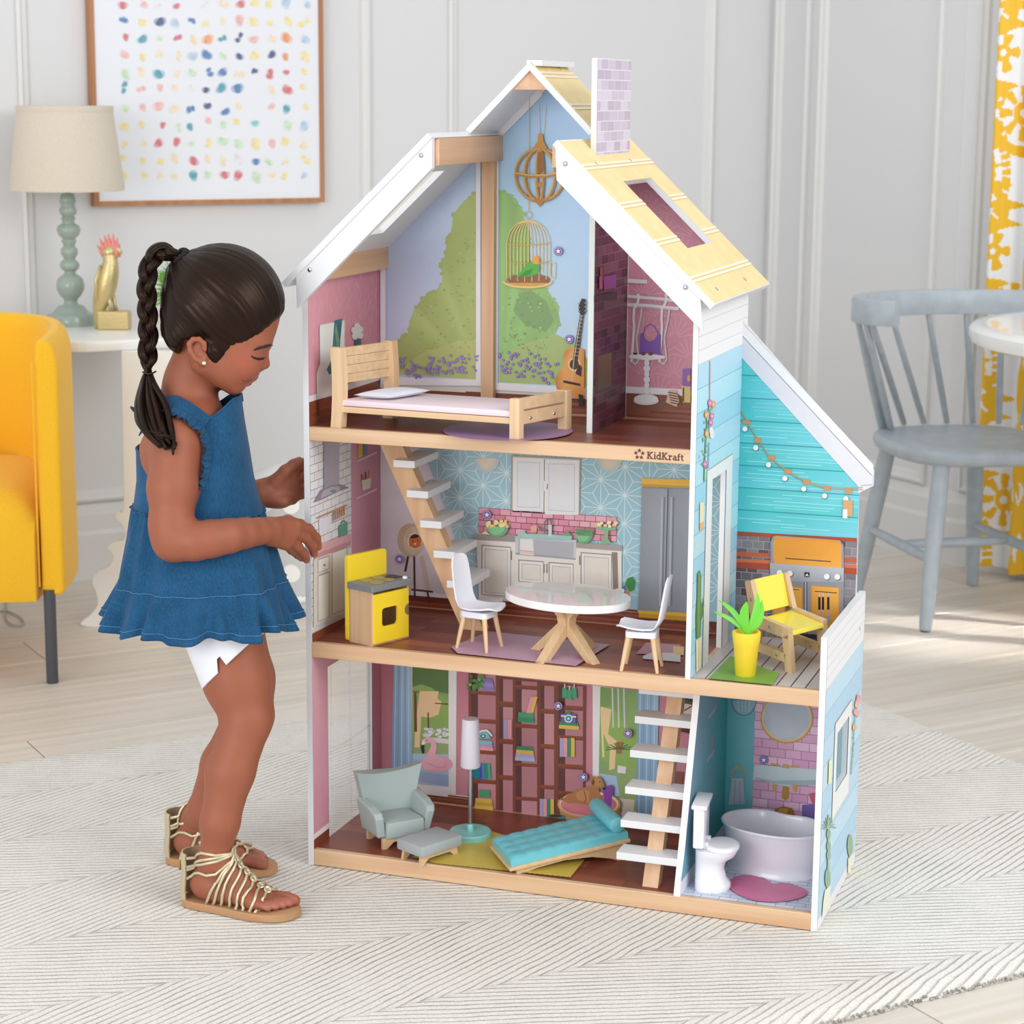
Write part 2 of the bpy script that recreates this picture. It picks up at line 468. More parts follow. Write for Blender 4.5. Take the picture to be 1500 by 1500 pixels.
# rug: chevron-ribbed wool, real cord ridges come from a fine relief
def rug_mat():
    m = bpy.data.materials.new('rug_wool'); m.use_nodes = True
    nt = m.node_tree; L = nt.links; b = nt.nodes['Principled BSDF']
    b.inputs['Roughness'].default_value = 0.95; b.inputs['Specular IOR Level'].default_value = 0.1
    tc = nd(nt, 'ShaderNodeTexCoord'); sp = nd(nt, 'ShaderNodeSeparateXYZ')
    no = nd(nt, 'ShaderNodeTexNoise'); no.inputs['Scale'].default_value = 14; no.inputs['Detail'].default_value = 3
    L.new(tc.outputs['Object'], no.inputs['Vector'])
    wob = nd(nt, 'ShaderNodeVectorMath'); wob.operation = 'MULTIPLY_ADD'
    wob.inputs[1].default_value = (0.009, 0.009, 0); 
    L.new(no.outputs['Color'], wob.inputs[0]); L.new(tc.outputs['Object'], wob.inputs[2])
    L.new(wob.outputs[0], sp.inputs[0])
    def ma(op, a, bb=None, c=None):
        n = nd(nt, 'ShaderNodeMath'); n.operation = op
        for i, x in enumerate((a, bb, c)):
            if x is None: continue
            if isinstance(x, (int, float)): n.inputs[i].default_value = x
            else: L.new(x, n.inputs[i])
        return n.outputs[0]
    BW = 0.22
    tri = ma('PINGPONG', sp.outputs['Y'], BW)               # 0..BW..0 across the chevron bands
    ph = ma('ADD', ma('MULTIPLY', sp.outputs['X'], 0.40), ma('MULTIPLY', tri, 0.92))
    PER = 0.0125
    t = ma('DIVIDE', ph, PER)
    fr = ma('FRACT', t)
    dist = ma('ABSOLUTE', ma('SUBTRACT', fr, 0.5))            # .5 at the groove
    groove = ma('SMOOTH_MIN', 1.0, 1.0, 0.0)
    mr = nd(nt, 'ShaderNodeMapRange'); mr.inputs['From Min'].default_value = 0.30; mr.inputs['From Max'].default_value = 0.47
    mr.interpolation_type = 'SMOOTHSTEP'
    L.new(dist, mr.inputs['Value'])
    # every groove has its own darkness
    wn = nd(nt, 'ShaderNodeTexNoise'); wn.inputs['Scale'].default_value = 9; wn.inputs['Detail'].default_value = 5; wn.inputs['Roughness'].default_value = 0.75
    L.new(tc.outputs['Object'], wn.inputs['Vector'])
    mr2 = nd(nt, 'ShaderNodeMapRange'); mr2.inputs['From Min'].default_value = 0.36; mr2.inputs['From Max'].default_value = 0.62
    mr2.inputs['To Min'].default_value = 0.1; mr2.inputs['To Max'].default_value = 0.85
    L.new(wn.outputs['Fac'], mr2.inputs['Value'])
    edge = nd(nt, 'ShaderNodeMapRange'); edge.inputs['From Min'].default_value = 0.0; edge.inputs['From Max'].default_value = 0.006
    edge.inputs['To Min'].default_value = 0.5; edge.inputs['To Max'].default_value = 0
    L.new(ma('MINIMUM', tri, ma('SUBTRACT', BW, tri)), edge.inputs['Value'])
    fac = ma('MAXIMUM', ma('MULTIPLY', mr.outputs[0], mr2.outputs[0]), ma('MULTIPLY', edge.outputs[0], mr2.outputs[0]))
    fine = nd(nt, 'ShaderNodeTexNoise'); fine.inputs['Scale'].default_value = 330; fine.inputs['Detail'].default_value = 2
    L.new(tc.outputs['Object'], fine.inputs['Vector'])
    mx = nd(nt, 'ShaderNodeMix'); mx.data_type = 'RGBA'
    mx.inputs[6].default_value = lin('EBE7DF'); mx.inputs[7].default_value = lin('A8A39B')
    L.new(fac, mx.inputs[0]); 
    mx2 = nd(nt, 'ShaderNodeMix'); mx2.data_type = 'RGBA'; mx2.blend_type = 'MULTIPLY'
    mr3 = nd(nt, 'ShaderNodeMapRange'); mr3.inputs['From Min'].default_value = 0.3; mr3.inputs['From Max'].default_value = 0.7
    mr3.inputs['To Min'].default_value = 0.86; mr3.inputs['To Max'].default_value = 1.04
    L.new(fine.outputs['Fac'], mr3.inputs['Value'])
    mx2.inputs[0].default_value = 1; L.new(mx.outputs[2], mx2.inputs[6]); L.new(mr3.outputs[0], mx2.inputs[7])
    L.new(mx2.outputs[2], b.inputs['Base Color'])
    h = ma('ADD', ma('MULTIPLY', ma('SUBTRACT', 1.0, mr.outputs[0]), 0.8), ma('MULTIPLY', fine.outputs['Fac'], 0.5))
    bp = nd(nt, 'ShaderNodeBump'); bp.inputs['Strength'].default_value = 0.55; bp.inputs['Distance'].default_value = 0.006
    L.new(h, bp.inputs['Height']); L.new(bp.outputs[0], b.inputs['Normal'])
    return m
rc = on('z', 0, 1500, 1112)                  # a point of the far right edge
rl = on('z', 0, 0, 1112)                     # a point of the far left edge
rn = on('z', 0, 1300, 1468)                  # a point of the near right edge
b_far = rc.dot(E1); a_far = rl.dot(E2); a_near = rn.dot(E2)
RUGO = thing('rug', 'large cream and grey chevron ribbed wool rug under the doll house', 'rug',
             (E1 * (-0.10) + E2 * 0.323), AW)
def rugp(b_, a_, z):                           # b along E1, a along E2
    return E1 * b_ + E2 * a_ + EZ * z
b_near = b_far - 2.6
nb, na = 90, 60
rb = MB(); vs = []; rr = random.Random(5)
for i in range(nb + 1):
    for j in range(na + 1):
        x = b_near + (b_far - b_near) * i / nb; y = a_far + (a_near - a_far) * j / na
        e = min(i, nb - i, j, na - j)
        jx = rr.uniform(-.004, .004) if e == 0 else 0
        vs.append(rugp(x + jx, y + jx, -0.0115 if e == 0 else -0.0006))
fs = [[i * (na + 1) + j, (i + 1) * (na + 1) + j, (i + 1) * (na + 1) + j + 1, i * (na + 1) + j + 1] for i in range(nb) for j in range(na)]
rb.add(vs, fs)
recalc(rb.build('pile', rug_mat(), RUGO, smooth=True, world=True))
tf = MB()
for (fa, n_) in (('near', 520),):
    for k in range(n_):
        x = b_near + (b_far - b_near) * (k + rr.random()) / n_
        p = rugp(x, a_near + rr.uniform(-.003, .004), -0.0075 + rr.uniform(-.003, .003))
        tf.tube([p, p + E2 * rr.uniform(.001, .004) + E1 * rr.uniform(-.004, .004) - EZ * .0015], 0.0022, 5)
o = tf.build('edge_tufts', mat('rug_edge', 'B5B0A8', 0.95, var=('8D8981', (60, 60, 60), 2)), RUGO, world=True); o['kind'] = 'stuff'
# ================================================================== THE DOLL HOUSE (structure)
T, XC, XC2, W, W2 = 0.0093, 0.6041, 0.612, 0.8015, 0.811
YB, DE = 0.2811, 0.3139
Z1, Z2B, Z2, Z3B, Z3 = 0.0264, 0.3394, 0.3629, 0.6791, 0.70
XM = 0.306
HOUSE = thing('doll_house', 'tall open-front wooden doll house with yellow roof, three storeys and balcony wing on the rug', 'doll house', (0, 0, 0))
whitem = mat('toy_white', 'E2E3E6', 0.35, bump=((40, 40, 40), 0.04, 0.0005))
edgem = mat('toy_edge', 'E4E5E8', 0.35)
pine = wood('pine', 'DDBC98', 'CFA680', 'x', 0.4, 0.35)
piney = wood('pine_y', 'DBB28E', 'CC9E78', 'y', 0.4, 0.35)
pinez = wood('pine_z', 'DEB892', 'D1A47C', 'z', 0.4, 0.35)
steel = mat('steel', 'C8CACC', 0.25, 1.0)
def hp(mb, name, m, smooth=False): return mb.build(name, m, HOUSE, smooth)
# left wall with the tall window opening
oy0, oy1, oz0, oz1 = 0.0598, 0.2400, 0.0180, 0.3085
lwm = MB().box(0, T, 0, oy0, 0, 0.925).box(0, T, oy1, DE, 0, 0.925).box(0, T, oy0, oy1, 0, oz0).box(0, T, oy0, oy1, oz1, 0.925)
LWALL = hp(lwm, 'left_wall', edgem)
pane = bpy.data.materials.new('clear_pane'); pane.use_nodes = True
pb = pane.node_tree.nodes['Principled BSDF']
pb.inputs['Base Color'].default_value = (0.97, 0.98, 1, 1); pb.inputs['Roughness'].default_value = 0.12
pb.inputs['Alpha'].default_value = 0.16
WPANE = MB().box(0.0035, 0.0050, oy0, oy1, oz0, oz1).build('window_infill', pane, LWALL)
frost = mat('frost', 'F7F8FA', 0.3, alpha=0.18)
for y in (oy0 + .022, oy0 + .098): MB().box(0.0030, 0.0056, y, y + .003, oz0, oz1).build('window_bar', frost, LWALL)
for z in (oz0 + .002, oz0 + .142): MB().box(0.0030, 0.0056, oy0, oy1, z, z + .003).build('window_bar', frost, LWALL)
# centre wall with the door to the balcony
dy0, dy1, dz1 = 0.103, 0.192, 0.6415
CWALL = hp(MB().box(XC, XC2, 0, dy0, Z2 - .001, 0.925).box(XC, XC2, dy1, DE, Z2 - .001, 0.925).box(XC, XC2, dy0, dy1, dz1, 0.925), 'centre_wall', edgem)
# right wall of the wing with its small window
ry0, ry1, rz0, rz1 = 0.104, 0.200, 0.180, 0.2720
RWALL = hp(MB().box(W, W2, 0, ry0, 0, 0.4425).box(W, W2, ry1, DE, 0, 0.4425).box(W, W2, ry0, ry1, 0, rz0).box(W, W2, ry0, ry1, rz1, 0.4425), 'right_wall', edgem)
PWALL = hp(MB().prism([(0.594, 0.001, Z1), (0.594, 0.026, 0.10), (0.594, 0.104, Z2B), (0.594, YB, Z2B), (0.594, YB, Z1)], (0.010, 0, 0)), 'bathroom_partition', edgem)
MB().box(W + .0004, W + .0014, ry0, ry1, rz0, rz1).build('window_infill', mat('teal_stand_in', '5A93A4', 0.15), RWALL)  # added opaque teal sheet standing for the dark bathroom seen through the opening
# storey boards with a solid pine lipping
BASE = hp(MB().box(T, W, 0, YB, 0.0008, Z1, bev=0.001), 'base_board', pine)
MID = hp(MB().box(T, W, 0, YB, Z2B, Z2, bev=0.001), 'middle_floor_board', pine)
TOP = hp(MB().box(T, XC, 0, YB, Z3B, Z3, bev=0.001), 'attic_floor_board', pine)
# back boards, one for each room
bm_ = mat('board_back', 'E4E0DA', 0.6)
BK1 = hp(MB().box(T, 0.594, YB, YB + .005, Z1, Z2B), 'living_room_back_board', bm_)
BK1B = hp(MB().box(0.604, W, YB, YB + .005, Z1, Z2B), 'bathroom_back_board', bm_)
BK2 = hp(MB().box(T, XC, YB, YB + .005, Z2, Z3B), 'kitchen_back_board', bm_)
att = [(T, Z3), (XC, Z3), (XC, 0.936), (XM, 1.222), (T, 0.936)]
BK3 = hp(MB().prism([(x, YB, z) for x, z in att], (0, 0.005, 0)), 'attic_back_board', bm_)
bal = [(1086, 470), (1280, 690), (1279, 712), (1258, 722), (1254, 872)]
bp_ = [on('y', YB, *q) for q in bal]
balp = [Vector((XC2, YB, Z2))] + [Vector((XC2, YB, bp_[0].z))] + bp_[1:] + [Vector((W, YB, 0.44)), Vector((W, YB, Z2))]
BKB = hp(MB().prism(balp, (0, 0.006, 0)), 'balcony_back_board', edgem)
# chimney board standing in the attic, passing up between the roof slopes
CHB = hp(MB().box(0.4195, 0.4285, 0.0955, 0.2750, Z3, 1.2500, bev=0.0008), 'chimney_board', mat('chimney_edge', 'DCE0DC', 0.5))
# ---- roof
def slope_frame(x, z, sgn, ang):
    ca, sa = math.cos(ang), math.sin(ang)
    ux = Vector((sgn * ca, 0, -sa)); un = Vector((sgn * sa, 0, ca))
    return Matrix(((ux.x, 0, un.x, x), (0, 1, 0, 0), (ux.z, 0, un.z, z), (0, 0, 0, 1)))
AR = math.atan2(0.222, 0.233); LR = 0.3235
yel = mat('roof_yellow', 'F6DFA6', 0.45, var=('F2D79A', (30, 30, 30), 2))
cream = mat('roof_cream', 'F7EBD0', 0.5)
tan_ = mat('roof_groove', 'D9BE8B', 0.6)
def roof_lower(sgn, name):
    M = slope_frame(XM + sgn * 0.098, 1.134 if sgn > 0 else 1.1415, sgn, AR)
    s0, s1, k0, k1 = (0.0875, 0.2245, 0.104, 0.257) if sgn > 0 else (0.0777, 0.2202, 0.050, 0.186)
    Y0, Y1, th = -0.0165, 0.3470, 0.009
    m = MB()
    for a, b, c, d in ((0, s0, Y0, Y1), (s1, LR, Y0, Y1), (s0, s1, Y0, k0), (s0, s1, k1, Y1)):
        m.box(a, b, c, d, -th, 0, M)
    o = hp(m, name, edgem)
    f = MB()
    for a, b, c, d in ((0.003, s0, Y0 + .003, Y1), (s1, LR - .002, Y0 + .003, Y1), (s0, s1, Y0 + .003, k0), (s0, s1, k1, Y1)):
        f.box(a, b, c, d, 0, 0.0006, M)
    f.build('roof_face', yel, o)
    for s in (0.052, 0.128, 0.201, 0.2735):
        for q, (w, mm) in enumerate(((0.0042, cream), (0.0042, cream))):
            a = s + q * 0.0068 - .003
            segs = [(Y0 + .003, Y1)] if not (s0 - .004 < s < s1) else [(Y0 + .003, k0), (k1, Y1)]
            for c, d in segs:
                MB().box(a, a + w, c, d, 0.0006, 0.0014, M).build('roof_batten', cream, o)
                MB().box(a + w, a + w + .0011, c, d, 0.0006, 0.0009, M).build('roof_groove', tan_, o)
    for s, y in ((0.050, 0.055), (0.050, 0.235), (0.302, 0.055), (0.302, 0.235)):
        b = MB(); b.lathe([(0.0034, 0), (0.0032, 0.0008), (0.0018, 0.0016), (0, 0.0018)], 12, M @ Matrix.Translation((s, y, 0.0006)))
        b.build('screw', steel, o, True)
    return o
RFR = roof_lower(1, 'lower_roof_panel'); RFL = roof_lower(-1, 'lower_roof_panel')
def roof_upper(sgn):
    M = slope_frame(XM, 1.2455, sgn, math.radians(45))
    o = hp(MB().box(0, 0.1425, 0.1520 if sgn > 0 else 0.1514, 0.318, -0.009, 0, M), 'upper_roof_panel', edgem)
    MB().box(0.004, 0.1425, 0.155, 0.318, 0, 0.0006, M).build('roof_face', yel, o)
    for s in (0.021, 0.029, 0.087, 0.095):
        MB().box(s, s + .0042, 0.155, 0.318, 0.0006, 0.0014, M).build('roof_batten', cream, o)
        MB().box(s + .0042, s + .0053, 0.155, 0.318, 0.0006, 0.0009, M).build('roof_groove', tan_, o)
    b = MB(); b.lathe([(0.0034, 0), (0.0032, 0.0008), (0.0018, 0.0016), (0, 0.0018)], 12, M @ Matrix.Translation((0.012, 0.27, 0.0006)))
    b.build('screw', steel, o, True)
roof_upper(1); roof_upper(-1)
hp(MB().box(XM - .006, XM + .018, 0.156, 0.318, 1.2395, 1.2475), 'ridge_cap', edgem)
rw_ = [on('y', 0.158, *q) for q in ((753, 126), (775, 104), (801, 124))]
hp(MB().prism([(XM - .030, .158, 1.2045), (XM, .158, 1.2325), (XM + .030, .158, 1.2045)], (0, 0.155, 0)), 'ridge_beam', piney)
# front barge boards with their screws
def barge(pts, screws):
    ps = [on('y', -0.0125, *q) for q in pts]
    o = hp(recalc_mb(MB().prism(ps, (0, 0.012, 0), bev=0.0008)), 'barge_board', edgem)
    for q in screws:
        p = on('y', -0.0125, *q); b = MB()
        b.lathe([(0.0038, 0), (0.0036, 0.0010), (0.002, 0.0018), (0, 0.002)], 12, Matrix.Translation(p) @ Matrix.Rotation(PI / 2, 4, 'X'))
        b.build('screw', steel, o, True)
    return o
def recalc_mb(m): return m
barge([(813, 207), (815, 264), (1015, 471.5), (1028.5, 484), (1026, 431)], [(828, 240), (1004, 421)])
barge([(632.5, 199), (632.5, 247), (434.7, 452), (433, 403)], [(617, 227.5), (454, 395)])
# beams and post in natural pine
pz0, pz1 = on('y', YB - .012, 706, 450), on('y', YB - .012, 724, 450)
hp(MB().box(pz0.x, pz1.x, YB - .016, YB, Z3, 1.128), 'attic_post', pinez)
zbm = on('y', 0.0, 632, 242).z
bx = XM - 0.098
hp(MB().prism([(bx - .002, 0, zbm), (bx - .002, 0, 1.128), (bx + .012, 0, 1.134), (bx + .012, 0, zbm)], (0, YB, 0)), 'purlin_beam', piney)
hp(MB().prism([(2 * XM - bx + .002, 0, zbm), (2 * XM - bx + .002, 0, 1.122), (2 * XM - bx - .012, 0, 1.128), (2 * XM - bx - .012, 0, zbm)], (0, YB, 0)), 'purlin_beam', piney)
z0_ = on('y', YB, 572, 393).z; z1_ = on('y', YB, 572, 357).z
for sx in (T,):  # eaves beams sit under the roof boards
    d = .016 if sx == T else -.016
    hp(MB().prism([(sx, 0.0, z0_), (sx + d, 0.0, z0_), (sx + d, 0, z1_ - .004), (sx, 0, z1_ - .016)], (0, YB, 0)), 'eaves_beam', piney)
# ---- lower stair
LST = hp(MB().prism([(0.540, 0.022, Z1), (0.540, 0.044, Z1), (0.540, 0.191, Z2B), (0.540, 0.169, Z2B)], (0.024, 0, 0)), 'lower_stair_stringer', pinez)
for y, z in ((0.126, 0.2960), (0.106, 0.2545), (0.082, 0.2075), (0.058, 0.157), (0.0365, 0.111), (0.0165, 0.0665)):
    MB().box(0.500, 0.594, y, y + .040, z, z + .0115, bev=.0008).build('stair_tread', whitem, LST)
# ---- upper stair
UY = 0.135
def ux_(u, v): p = on('y', UY, *zr('K', u, v)); return p.x, p.z
us = [ux_(600, 195), ux_(680, 380), ux_(778, 595), ux_(870, 800), ux_(945, 975)]
kx = (us[4][0] - us[0][0]) / (us[4][1] - us[0][1])
def sx_(z): return us[0][0] + kx * (z - us[0][1])
UST = hp(MB().prism([(sx_(Z2) - .018, 0.160, Z2), (sx_(Z2) + .020, 0.160, Z2), (sx_(Z3B) + .020, 0.160, Z3B), (sx_(Z3B) - .018, 0.160, Z3B)], (0, 0.024, 0)), 'upper_stair_stringer', pinez)
for i in range(6):
    z = us[0][1] + (us[4][1] - us[0][1]) * i / 4
    x = sx_(z)
    if z < Z2 + .02: continue
    MB().box(x, x + .036, UY, UY + .103, z, z + .0115, bev=.0008).build('stair_tread', whitem, UST)
# screws in walls
for ax, val, q, s in (('x', W2, (1259, 921), 1), ('x', XC2, (1023.5, 668.6), 1)):
    p = on(ax, val, *q); b = MB()
    b.lathe([(0.003, 0), (0.0028, 0.0008), (0.0015, 0.0014), (0, 0.0016)], 12, Matrix.Translation(p) @ Matrix.Rotation(PI / 2, 4, 'Y'))
    hp(b, 'screw', steel, True)
# ================================================================== PRINTED ARTWORK ON THE DOLL HOUSE BOARDS
def p_tiles(s, cols, a0, a1, b0, b1, nu, nv, grout, gw=0.05, stag=0.5):
    """tiles on the plane in metres; a, b are the two free axes in order"""
    fx = [i for i in range(3) if 'xyz'[i] != s.ax]
    def P3(a, b):
        v = [0, 0, 0]; v[fx[0]] = a; v[fx[1]] = b; v['xyz'.index(s.ax)] = s.val; return v
    s.raw([P3(a0, b0), P3(a1, b0), P3(a1, b1), P3(a0, b1)], grout)
    da = (a1 - a0) / nu; db = (b1 - b0) / nv; g = gw * db
    for j in range(nv):
        off = stag * (j % 2)
        for i in range(-1, nu + 1):
            x0 = max(a0, a0 + (i + off) * da + g / 2); x1 = min(a1, a0 + (i + 1 + off) * da - g / 2)
            if x1 - x0 < 0.0004: continue
            s.raw([P3(x0, b0 + j * db + g / 2), P3(x1, b0 + j * db + g / 2), P3(x1, b0 + (j + 1) * db - g / 2), P3(x0, b0 + (j + 1) * db - g / 2)], random.choice(cols))
            s.k -= 1
    s.k += 1
def p_rect(s, col, a0, a1, b0, b1):
    fx = [i for i in range(3) if 'xyz'[i] != s.ax]
    def P3(a, b):
        v = [0, 0, 0]; v[fx[0]] = a; v[fx[1]] = b; v['xyz'.index(s.ax)] = s.val; return v
    s.raw([P3(a0, b0), P3(a1, b0), P3(a1, b1), P3(a0, b1)], col)
def p_line3(s, col, pts, w):
    """thin line; pts are (a, b) in metres on the plane"""
    fx = [i for i in range(3) if 'xyz'[i] != s.ax]
    s.jit = 3e-5
    for (a, b), (c, d) in zip(pts[:-1], pts[1:]):
        dx, dy = c - a, d - b; L = math.hypot(dx, dy) or 1
        nx, ny = -dy / L * w / 2, dx / L * w / 2
        q = []
        for x, y in ((a + nx, b + ny), (c + nx, d + ny), (c - nx, d - ny), (a - nx, b - ny)):
            v = [0, 0, 0]; v[fx[0]] = x; v[fx[1]] = y; v['xyz'.index(s.ax)] = s.val; q.append(v)
        s.raw(q, col); s.k -= 1
    s.k += 1; s.jit = 0.0
BR = ['7C4030', '8A4B37', '70382A', '955540', '804434']
def floor_print(parent, z, x0, x1, y0, y1, skip=None):
    p = Print('z', z, 1, 'P')
    p_rect(p, '6E3A2C', x0, x1, y0, y1)
    n = 9; dy = (y1 - y0) / n
    for j in range(n):
        x = x0 - random.random() * 0.12
        while x < x1:
            L = random.uniform(.10, .22)
            a, b = max(x, x0), min(x + L, x1)
            if b > a + .002: p_rect(p, random.choice(BR), a + .0004, b - .0004, y0 + j * dy + .0004, y0 + (j + 1) * dy - .0004); p.k -= 1
            x += L
    p.k += 2
    o = p.build('printed_floor', parent)
    return p, o
floorgloss = None
f3, _ = floor_print(TOP, Z3, T, XC, 0.010, 0.256)
f2, _ = floor_print(MID, Z2, T, XC - .0, 0.010, 0.270)
f1, _ = floor_print(BASE, Z1, T, 0.594, 0.010, 0.272)
# ------------------------------------------------------------ attic back
zt = on('y', YB, *zr('A', 900, 632)).z
def roofz(x): return 0.934 + 0.953 * (x if x < XM else 2 * XM - x) - 0.004
p = Print('y', YB, -1, 'P')
def xz(x, z): return (x, YB, z)
xp = pz0.x
p.raw([xz(T, zt), xz(xp, zt), xz(xp, roofz(xp)), xz(T, roofz(T))], ['C3C6DC', 'C0C6DC', 'B4CBE6', 'B4C0DA'])
xq = .4195
p.raw([xz(xp, zt), xz(xq, zt), xz(xq, roofz(xq)), xz(XM, roofz(XM)), xz(xp, roofz(xp))], ['C3D6EA', 'BBD2EC', 'A9C9EA', '9CC0E6', 'A9CBEC'])
p.build('printed_sky', BK3)
p = Print('y', YB, -1, 'P', base=.0006)
bush1 = [(581, 498), (592, 492), (598, 487), (600, 470), (606, 455), (612, 446), (618, 437), (628, 430), (640, 424), (648, 412), (648, 398), (645, 388), (652, 375), (655, 352), (661, 338), (664, 315), (671, 305), (680, 294), (690, 288), (699, 277), (706, 274), (706, 556), (581, 545)]
p.poly(['A4B06C', 'A8B56E', 'A3B36A', 'A9B872', 'B2C078'], bush1)
p.poly('B4BE76', [(600, 530), (625, 512), (650, 508), (672, 498), (690, 500), (706, 490), (706, 556), (582, 548)])
bush2 = [(732, 282), (738, 281), (748, 284), (754, 294), (762, 301), (767, 312), (770, 330), (776, 338), (777, 380), (786, 398), (792, 412), (803, 426), (812, 440), (817, 452), (821, 474), (816, 484), (812, 492), (838, 500), (850, 510), (862, 528), (862, 566), (732, 560)]
p.poly(['8FBF70', '95C074', '8FB470', '88A868', '90A66C'], bush2)
p.poly('A4B873', [(732, 525), (755, 508), (785, 498), (815, 490), (838, 500), (856, 515), (862, 566), (732, 560)])
p.poly('7F9F66', [(760, 430), (778, 425), (800, 440), (812, 470), (800, 485), (770, 478), (752, 455)])
rb_ = random.Random(4)
for k in range(60):
    side = k % 2
    edge = bush1[:20] if side == 0 else bush2[:16]
    i = rb_.randrange(len(edge) - 1); t = rb_.random()
    u = edge[i][0] * (1 - t) + edge[i + 1][0] * t; v = edge[i][1] * (1 - t) + edge[i + 1][1] * t
    p.ell('A3B26C' if side == 0 else '92BA70', u, v, rb_.uniform(1.5, 4), rb_.uniform(1.5, 4), 8)
p.k += 1
for k in range(150):
    u = rb_.uniform(605, 704); v = rb_.uniform(320, 520)
    if v < 490 - (u - 600) * 1.7: continue
    p.ell(rb_.choice(['96A45F', 'B2BF78', '9BAB62']), u, v, rb_.uniform(.8, 2.6), rb_.uniform(.8, 2), 7)
    u = rb_.uniform(736, 806)
    p.ell(rb_.choice(['86A665', '9DC47C', '7E9C5E']), u, rb_.uniform(430, 520), rb_.uniform(.8, 2.6), rb_.uniform(.8, 2), 7)
p.k += 2
p.build('printed_bush', BK3)
p = Print('y', YB, -1, 'P', base=.0030)
for k in range(95):
    u = rb_.uniform(583, 702); top = 517 + abs((u - 640)) * .02 + (8 if 600 < u < 620 else 0); v = top + rb_.random() ** .8 * 30
    p.ell('8F76C4', u, v, 2.1, 2.1, 8)
    p.ell('B9A8DC', u, v, .8, .8, 6)
p.build('printed_flowers', BK3)
p = Print('y', YB, -1, 'P', base=.0030)
for k in range(80):
    u = rb_.uniform(731, 818); v = 514 + max(0, (u - 785)) * .5 + rb_.random() * 38
    if v > 562: continue
    p.ell('8168B8', u, v, 2.1, 2.1, 8)
    p.ell('B9A8DC', u, v, .8, .8, 6)
p.build('printed_flowers', BK3)
# white window mouldings of the attic
p = Print('y', YB, -1, 'A', base=.0034)
wt = 'E3E2E8'
p.quad(wt, (566, -130), (600, -160), (600, 590), (568, 590))
p.quad(wt, (570, 578), (1212, 600), (1212, 640), (570, 632))
p.quad(wt, (1184, -900), (1214, -920), (1214, 640), (1184, 640))
p.quad(wt, (10, -980), (52, -980), (45, 662), (10, 662), reg='B')
p.quad(wt, (10, 618), (440, 645), (610, 660), (610, 700), (10, 664), reg='B')
p.quad(wt, (725, 190), (795, 124), (795, 140), (733, 203), reg='P')
p.build('printed_window_moulding', BK3)
# birdcage
p = Print('y', YB, -1, 'R3', base=.0038)
gd, gl, gdk = 'C79A4A', 'E2BE78', '9A6E2C'
p.line('C9A764', [(256, 200), (252, 830)], 3)
p.line('D2C3A0', [(300, 300), (305, 455)], 3); p.line('D2C3A0', [(335, 310), (325, 455)], 3)
p.line(gd, arc((252, 850), 16, 0, 2 * PI, 12), 3)
p.ell('8C5A34', 250, 1165, 105, 30)
p.ell(gd, 247, 1180, 116, 28, a0=0, a1=PI); p.line(gl, [(130 + 118 - 118 * math.cos(t), 1172 + 30 * math.sin(t)) for t in [PI * k / 12 for k in range(13)]], 10)
for k in range(13):
    x = 145 + k * 17.5; f = (x - 250) / 105
    top = [(250 + (x - 250) * math.sin(t), 875 + 115 * (1 - math.cos(t))) for t in [PI / 2 * j / 6 for j in range(7)]]
    p.line(gl, top + [(x, 1150 + 25 * math.sqrt(max(0, 1 - f * f)) * (1 if k % 2 else -1))], 4)
for v in (985, 1075): p.line(gd, [(145 + 105 - 105 * math.cos(t), v + 10 * math.sin(t)) for t in [PI * k / 10 for k in range(11)]], 5)
p.line(gl, [(358, 1080), (382, 1085), (380, 1160), (356, 1150)], 4, closed=True)
p.build('printed_birdcage', BK3)
p = Print('y', YB, -1, 'R3', base=.0052)
p.poly('58A83C', [(190, 1160), (225, 1110), (250, 1080), (285, 1078), (308, 1100), (300, 1135), (260, 1150), (215, 1150)])
p.poly('E59B2E', [(272, 1085), (275, 1055), (295, 1048), (306, 1065), (300, 1090)])
p.poly('3F8A2C', [(200, 1152), (240, 1120), (275, 1110), (262, 1142)]); p.poly('D8452E', [(304, 1062), (312, 1070), (303, 1075)])
p.build('printed_parrot', BK3)
# gilded hanging lantern
p = Print('y', YB, -1, 'R3', base=.0052)
for rx in (118, 74, 16):
    p.line('A5752F', [(308 + rx * math.cos(t), 655 + 128 * math.sin(t)) for t in [2 * PI * k / 24 for k in range(24)]], 15, closed=True)
    p.line('D0A055', [(304 + rx * math.cos(t), 653 + 128 * math.sin(t)) for t in [2 * PI * k / 24 for k in range(24)]], 5, closed=True)
p.line('B27F36', [(190, 648), (260, 660), (345, 658), (425, 640)], 16); p.line('DDB063', [(192, 644), (260, 655), (345, 653), (420, 636)], 5)
p.poly('B98637', [(300, 452), (322, 452), (326, 490), (345, 525), (275, 525), (298, 490)])
p.poly('A8742E', [(278, 770), (335, 765), (322, 790), (308, 810), (292, 790)])
p.poly('8E5F24', [(300, 540), (325, 540), (332, 620), (320, 645), (300, 645), (295, 620)])
p.poly('B27F36', [(285, 690), (335, 690), (322, 712), (298, 712)])
p.build('printed_lantern', BK3)
